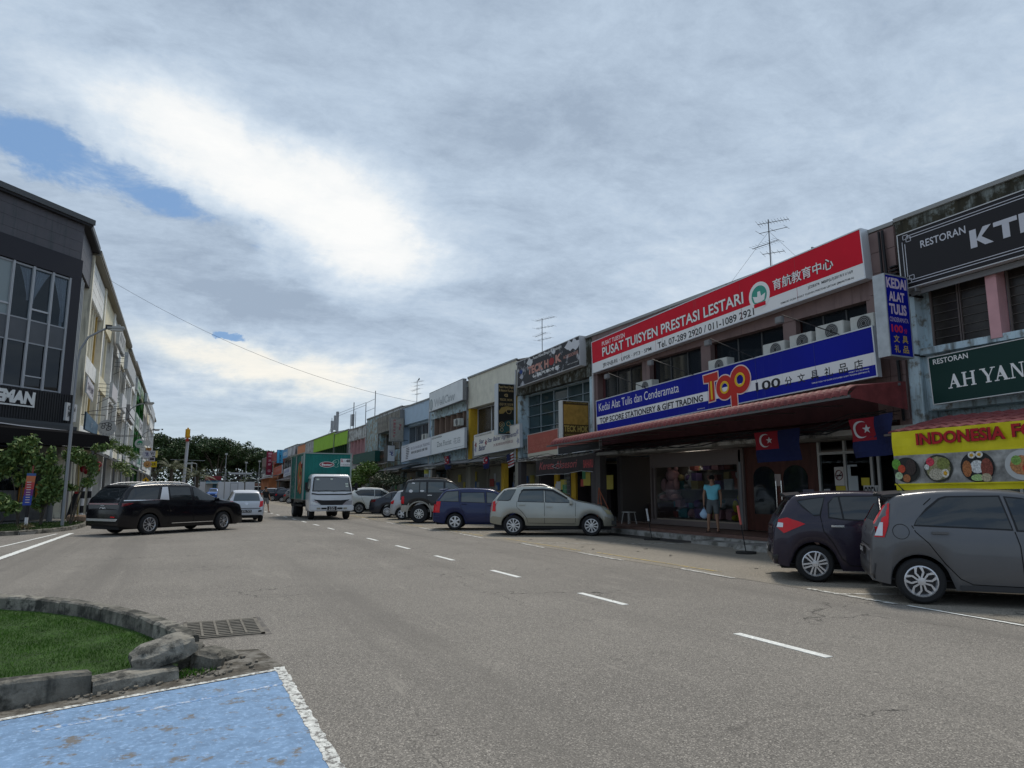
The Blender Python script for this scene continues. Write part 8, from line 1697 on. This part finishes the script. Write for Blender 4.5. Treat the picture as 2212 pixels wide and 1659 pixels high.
gw = thing('wall', 'pale grey low wall at the far end beside the hut', 'wall', (-6, 150, 0)); MB().box(0, 0, 0, 13, .3, 1.9).go('wall', P((.36, .37, .37), .8), gw)
for x, lb in ((-2.8, 'white panel behind the palms at the end of the left row'), (3.6, 'second white panel behind the palms')):
    t = thing('hoarding', lb, 'hoarding', (x, 146, 0)); MB().box(0, 0, 0, 3.0, .2, 3.0).go('panel', P((.55, .57, .6), .6), t)
ys_ = thing('warning_sign', 'small yellow diamond warning sign under the left canopy', 'road sign', (-2.75, 72, 0)); MB().tube([(0, 0, 0), (0, 0, 2.2)], .03, 5).go('post', GREY, ys_); MB().q((0, -.04, 2.05), (.3, -.04, 2.35), (0, -.04, 2.65), (-.3, -.04, 2.35)).go('plate', P((.65, .35, .01), .5), ys_); MB().q((0, -.05, 2.2), (.08, -.05, 2.35), (0, -.05, 2.5), (-.08, -.05, 2.35)).go('symbol', INK, ys_)
# ------------------------------------------------------------------ verge furniture
bs_ = thing('banner_post', 'striped post carrying a narrow red and blue food banner', 'banner post', (-4.88, 30.5, .1)); MB().tube([(0, 0, 0), (0, 0, .45)], .055, 10).go('white_section', P((.6, .6, .6), .5), bs_); MB().tube([(0, 0, .45), (.01, 0, .9)], .055, 10).go('black_section', BLACK, bs_); MB().tube([(0.01, 0, .9), (.05, 0, 2.3)], .03, 6).go('stick', P((.2, .05, .04), .6), bs_)
q_ = [(-.16, .88), (.10, .88), (.17, 2.02), (-.11, 2.03)]
def bpatch(t0, t1, col, nm): 
    a, b, c, d = [Vector(v) for v in q_]; L = lambda t_: (a + (d - a) * t_, b + (c - b) * t_); (p, q), (r, s) = L(t0), L(t1); return MB().q((p.x, -.07, p.y), (q.x, -.07, q.y), (s.x, -.07, s.y), (r.x, -.07, r.y)).go(nm, P(col, .5), bs_)
for t0, t1, c in ((0, .3, (.03, .06, .3)), (.3, .5, (.15, .03, .15)), (.5, .72, (.4, .05, .05)), (.72, .92, (.45, .14, .06)), (.92, 1, (.05, .1, .25))): bpatch(t0, t1, c, 'banner_print')
for k in range(9): MB().box(-.08, -.085, .97 + k * .09, .05, -.075, 1.0 + k * .09).go('print_line', P((.55, .45, .45), .5), bs_)
for x, y, lb in ((-4.1, 39.0, 'black and white striped bollard behind the brown sacks'), (-3.98, 40.6, 'second striped bollard beside the black people carrier')):
    t = thing('bollard', lb, 'bollard', (x, y, .1))
    for k in range(5): MB().tube([(0, 0, k * .34), (0, 0, (k + 1) * .34)], .085, 10).go('stripe', BLACK if k % 2 else P((.55, .55, .55), .5), t)
for x, lb in ((-4.24, 'left brown sack lying on the verge kerb'), (-3.87, 'right brown sack lying on the verge behind the car')): rock('sack', lb, (x, 37, .26), .19, .15, .15, R(10), (0, 5), M('brown sack', (.28, .19, .13), .8, var=.3, vs=12, bump=.5), int(x * -10)); bpy.data.objects[-1 if False else 0]
pk = thing('plank', 'dark board with a red cap leaning by the corner column', 'board', (-4.5, 39.1, .1)); MB().obox((0, 0, .65), (.2, 0, 1), .62, .03, .11, (1, 0, 0)).go('board', BLACK, pk); MB().obox((.13, -.05, 1.3), (1, 0, 0), .08, .06, .05).go('cap', P((.3, .03, .03), .5), pk); MB().tube([(.25, .1, 0), (.1, .1, 2.6)], .04, 6).tube([(-.3, .1, 0), (-.35, .1, 1.2)], .07, 6).go('pole', P((.35, .27, .1), .6), pk)
# ------------------------------------------------------------------ overhead wire
A, B_ = Vector((-5.0, 48.5, 14.6)), Vector((14.9, 45.5, 7.4))
wi = thing('overhead_wire', 'thin cable sagging across the street from the left roofs to the right row', 'cable', tuple(A)); MB().tube([(B_ - A) * (k / 24) - Vector((0, 0, 2.2 * 4 * (k / 24) * (1 - k / 24) * .5)) for k in range(25)], .012, 4).go('cable', P((.2, .21, .22), .6), wi)
# ------------------------------------------------------------------ people
SKIN = M('skin', (.30, .17, .11), .6, var=.05); HAIR = P((.015, .013, .012), .7)
def skinmesh(verts, edges, radii, root=0, sub=2):
    me = bpy.data.meshes.new('s'); me.from_pydata(verts, edges, []); o = bpy.data.objects.new('s', me); COL.objects.link(o); m = o.modifiers.new('k', 'SKIN'); m.use_smooth_shade = True
    for i, r in enumerate(radii): v = me.skin_vertices[0].data[i]; v.radius = r if isinstance(r, tuple) else (r, r); v.use_root = (i == root)
    o.modifiers.new('u', 'SUBSURF').levels = sub; dg = bpy.context.evaluated_depsgraph_get(); dg.update(); out_ = bpy.data.meshes.new_from_object(o.evaluated_get(dg)); bpy.data.objects.remove(o); out_.shade_smooth(); return out_
def person(label, loc, rz, shirt, shorts, J, bag=True, hat=False, sleeves=.5, hair=HAIR):
    """J: joint dictionary in local metres, +y facing forward is -y; feet on z=0"""
    t = thing('person', label, 'person', loc, rz); names = list(J); ix = {n: i for i, n in enumerate(names)}
    E = [('pelvis', 'waist'), ('waist', 'chest'), ('chest', 'neck'), ('neck', 'head0'), ('head0', 'head1'), ('chest', 'shL'), ('shL', 'elL'), ('elL', 'wrL'), ('chest', 'shR'), ('shR', 'elR'), ('elR', 'wrR'), ('pelvis', 'hipL'), ('hipL', 'knL'), ('knL', 'anL'), ('anL', 'toL'), ('pelvis', 'hipR'), ('hipR', 'knR'), ('knR', 'anR'), ('anR', 'toR'), ('wrL', 'paL'), ('wrR', 'paR')]
    rad = dict(pelvis=(.15, .11), waist=(.135, .10), chest=(.15, .11), neck=.055, head0=(.068, .085), head1=(.075, .09), shL=.06, shR=.06, elL=.042, elR=.042, wrL=.027, wrR=.027, hipL=.085, hipR=.085, knL=.058, knR=.058, anL=.036, anR=.036, toL=(.038, .026), toR=(.038, .026), paL=(.034, .018), paR=(.034, .018))
    me = skinmesh([J[n] for n in names], [(ix[a], ix[b]) for a, b in E], [rad[n] for n in names], ix['pelvis']); me.materials.append(SKIN); link(bpy.data.objects.new('body', me), t)
    def part(nm, keys, edges, extra, mat):
        me = skinmesh([J[k] if isinstance(k, str) else k for k in keys], edges, extra, 0); me.materials.append(mat); return link(bpy.data.objects.new(nm, me), t)
    V = lambda n: Vector(J[n]); lerp = lambda a, b, f: tuple(V(a) + (V(b) - V(a)) * f)
    part('shirt', ['chest', 'waist', lerp('pelvis', 'hipL', .3), 'shL', lerp('shL', 'elL', sleeves), 'shR', lerp('shR', 'elR', sleeves), lerp('chest', 'neck', .55)], [(0, 1), (1, 2), (0, 3), (3, 4), (0, 5), (5, 6), (0, 7)], [(.18, .13), (.175, .13), (.185, .145), .082, .078, .082, .078, .075], shirt)
    part('shorts', ['pelvis', lerp('pelvis', 'waist', .8), 'hipL', lerp('hipL', 'knL', .92), 'hipR', lerp('hipR', 'knR', .92)], [(0, 1), (0, 2), (2, 3), (0, 4), (4, 5)], [(.172, .13), (.168, .125), .108, .095, .108, .095], shorts)
    hd = V('head1'); bm = bmesh.new(); bmesh.ops.create_uvsphere(bm, u_segments=18, v_segments=12, radius=.1)
    for v in bm.verts: v.co = Vector((v.co.x * .86, v.co.y * 1.0, v.co.z * 1.02))
    bmesh.ops.delete(bm, geom=[v for v in bm.verts if v.co.z < -.02 + .0 and v.co.y < .04 or v.co.y < -.05 and v.co.z < .045], context='VERTS'); me = bpy.data.meshes.new('hair'); bm.to_mesh(me); bm.free(); me.materials.append(hair); me.shade_smooth(); o = link(bpy.data.objects.new('hair', me), t); o.location = hd + Vector((0, .012, .03))
    f = hd + Vector((0, -.088, -.03)); MB().obox(f + Vector((0, -.01, -.0)), (0, .3, 1), .026, .014, .012, (0, 1, 0)).go('nose', SKIN, t); MB().obox(f + Vector((-.032, .006, .025)), (1, 0, 0), .014, .006, .007).obox(f + Vector((.032, .006, .025)), (1, 0, 0), .014, .006, .007).go('eyes', INK, t); MB().obox(f + Vector((0, .002, -.045)), (1, 0, 0), .025, .006, .006).go('mouth', P((.2, .07, .06), .6), t)
    for sg in (-1, 1): MB().obox(hd + Vector((sg * .082, .005, -.025)), (0, 0, 1), .03, .01, .016, (0, 1, 0)).go('ear', SKIN, t)
    for n, sg in (('L', 1), ('R', -1)):
        p = V('pa' + n); d = (p - V('wr' + n)).normalized(); b = MB()
        for k in range(4): o_ = Vector((0, (k - 1.5) * .018, 0)); L_ = (.055, .068, .07, .058)[k]; c = p + o_; b.tube([c - d * .01, c + d * L_ * .55, c + d * L_ + Vector((-sg * .02, 0, .0))], .0085, 5, r1=.007)
        c = p + Vector((0, -.03, .03)); b.tube([c, c + d * .03 + Vector((0, -.02, 0)), c + d * .055 + Vector((-sg * .008, -.02, 0))], .009, 5, r1=.007); b.go('fingers', SKIN, t, smooth=60)
        a = V('an' + n); MB().box(a.x - .05, a.y - .2, -.0, a.x + .05, a.y + .06, .022).tube([(a.x - .045, a.y - .11, .02), (a.x, a.y - .11, .06), (a.x + .045, a.y - .11, .02)], .012, 4).go('sandal', P((.05, .03, .025), .7), t)
    MB().tube([lerp('chest', 'neck', .62), tuple(V('neck') + Vector((0, -.05, -.03)))], .075, 10, r1=.07).go('collar', shirt, t, smooth=50)
    return t
JM = dict(pelvis=(0, 0, .92), waist=(0, .0, 1.08), chest=(0, .0, 1.30), neck=(0, -.01, 1.45), head0=(0, -.015, 1.54), head1=(0, -.02, 1.60), shL=(.19, 0, 1.375), elL=(.245, .02, 1.12), wrL=(.25, -.03, .88), paL=(.25, -.045, .80), shR=(-.19, 0, 1.375), elR=(-.26, .03, 1.12), wrR=(-.265, .0, .87), paR=(-.265, -.01, .79), hipL=(.09, 0, .86), knL=(.11, -.02, .48), anL=(.13, .02, .08), toL=(.13, -.13, .035), hipR=(-.09, 0, .86), knR=(-.13, -.06, .48), anR=(-.15, -.02, .08), toR=(-.15, -.17, .035))
TEAL = M('light teal polo shirt', (.16, .50, .60), .8, var=.08, vs=6); KH = M('grey shorts', (.10, .115, .12), .85, var=.1)
mn = person('man in a light teal polo shirt and grey shorts standing on the walkway', (14.85, 16.9, .262), R(-48), TEAL, KH, JM)
bgm = thing('carrier_bag', 'small light blue plastic bag held by the man in the teal shirt', 'bag'); mn_m = Matrix.Translation((14.85, 16.9, .262)) @ Matrix.Rotation(R(-48), 4, 'Z'); bgm.location = mn_m @ Vector((-.27, -.03, .42)); bgm.rotation_euler = (0, 0, R(-48))
bm = bmesh.new(); bmesh.ops.create_uvsphere(bm, u_segments=14, v_segments=10, radius=.13); rnd = random.Random(5)
for v in bm.verts: k = 1 - .55 * max(0, v.co.z / .13); v.co = Vector((v.co.x * k * 1.0, v.co.y * k * .6, v.co.z * 1.15 + .12)) * (1 + rnd.gauss(0, .04))
me = bpy.data.meshes.new('bag'); bm.to_mesh(me); bm.free(); me.materials.append(P((.35, .5, .66), .4)); me.shade_smooth(); link(bpy.data.objects.new('pouch', me), bgm); MB().tube([(-.03, 0, .25), (0, 0, .35), (.03, 0, .25)], .008, 4).go('bag_handle', P((.35, .5, .66), .4), bgm)
JW = dict(JM); JW.update(knL=(.1, -.2, .5), anL=(.1, -.3, .1), toL=(.1, -.44, .05), knR=(-.1, .08, .48), anR=(-.1, .28, .12), toR=(-.1, .16, .04), wrL=(.26, -.14, .92), paL=(.26, -.18, .85), wrR=(-.27, .12, .9), paR=(-.27, .14, .82))
person('far pedestrian in a black top and grey shorts walking in the road', (5.4, 50.5, .0), R(20), P((.015, .015, .016), .8), P((.16, .16, .16), .8), JW)
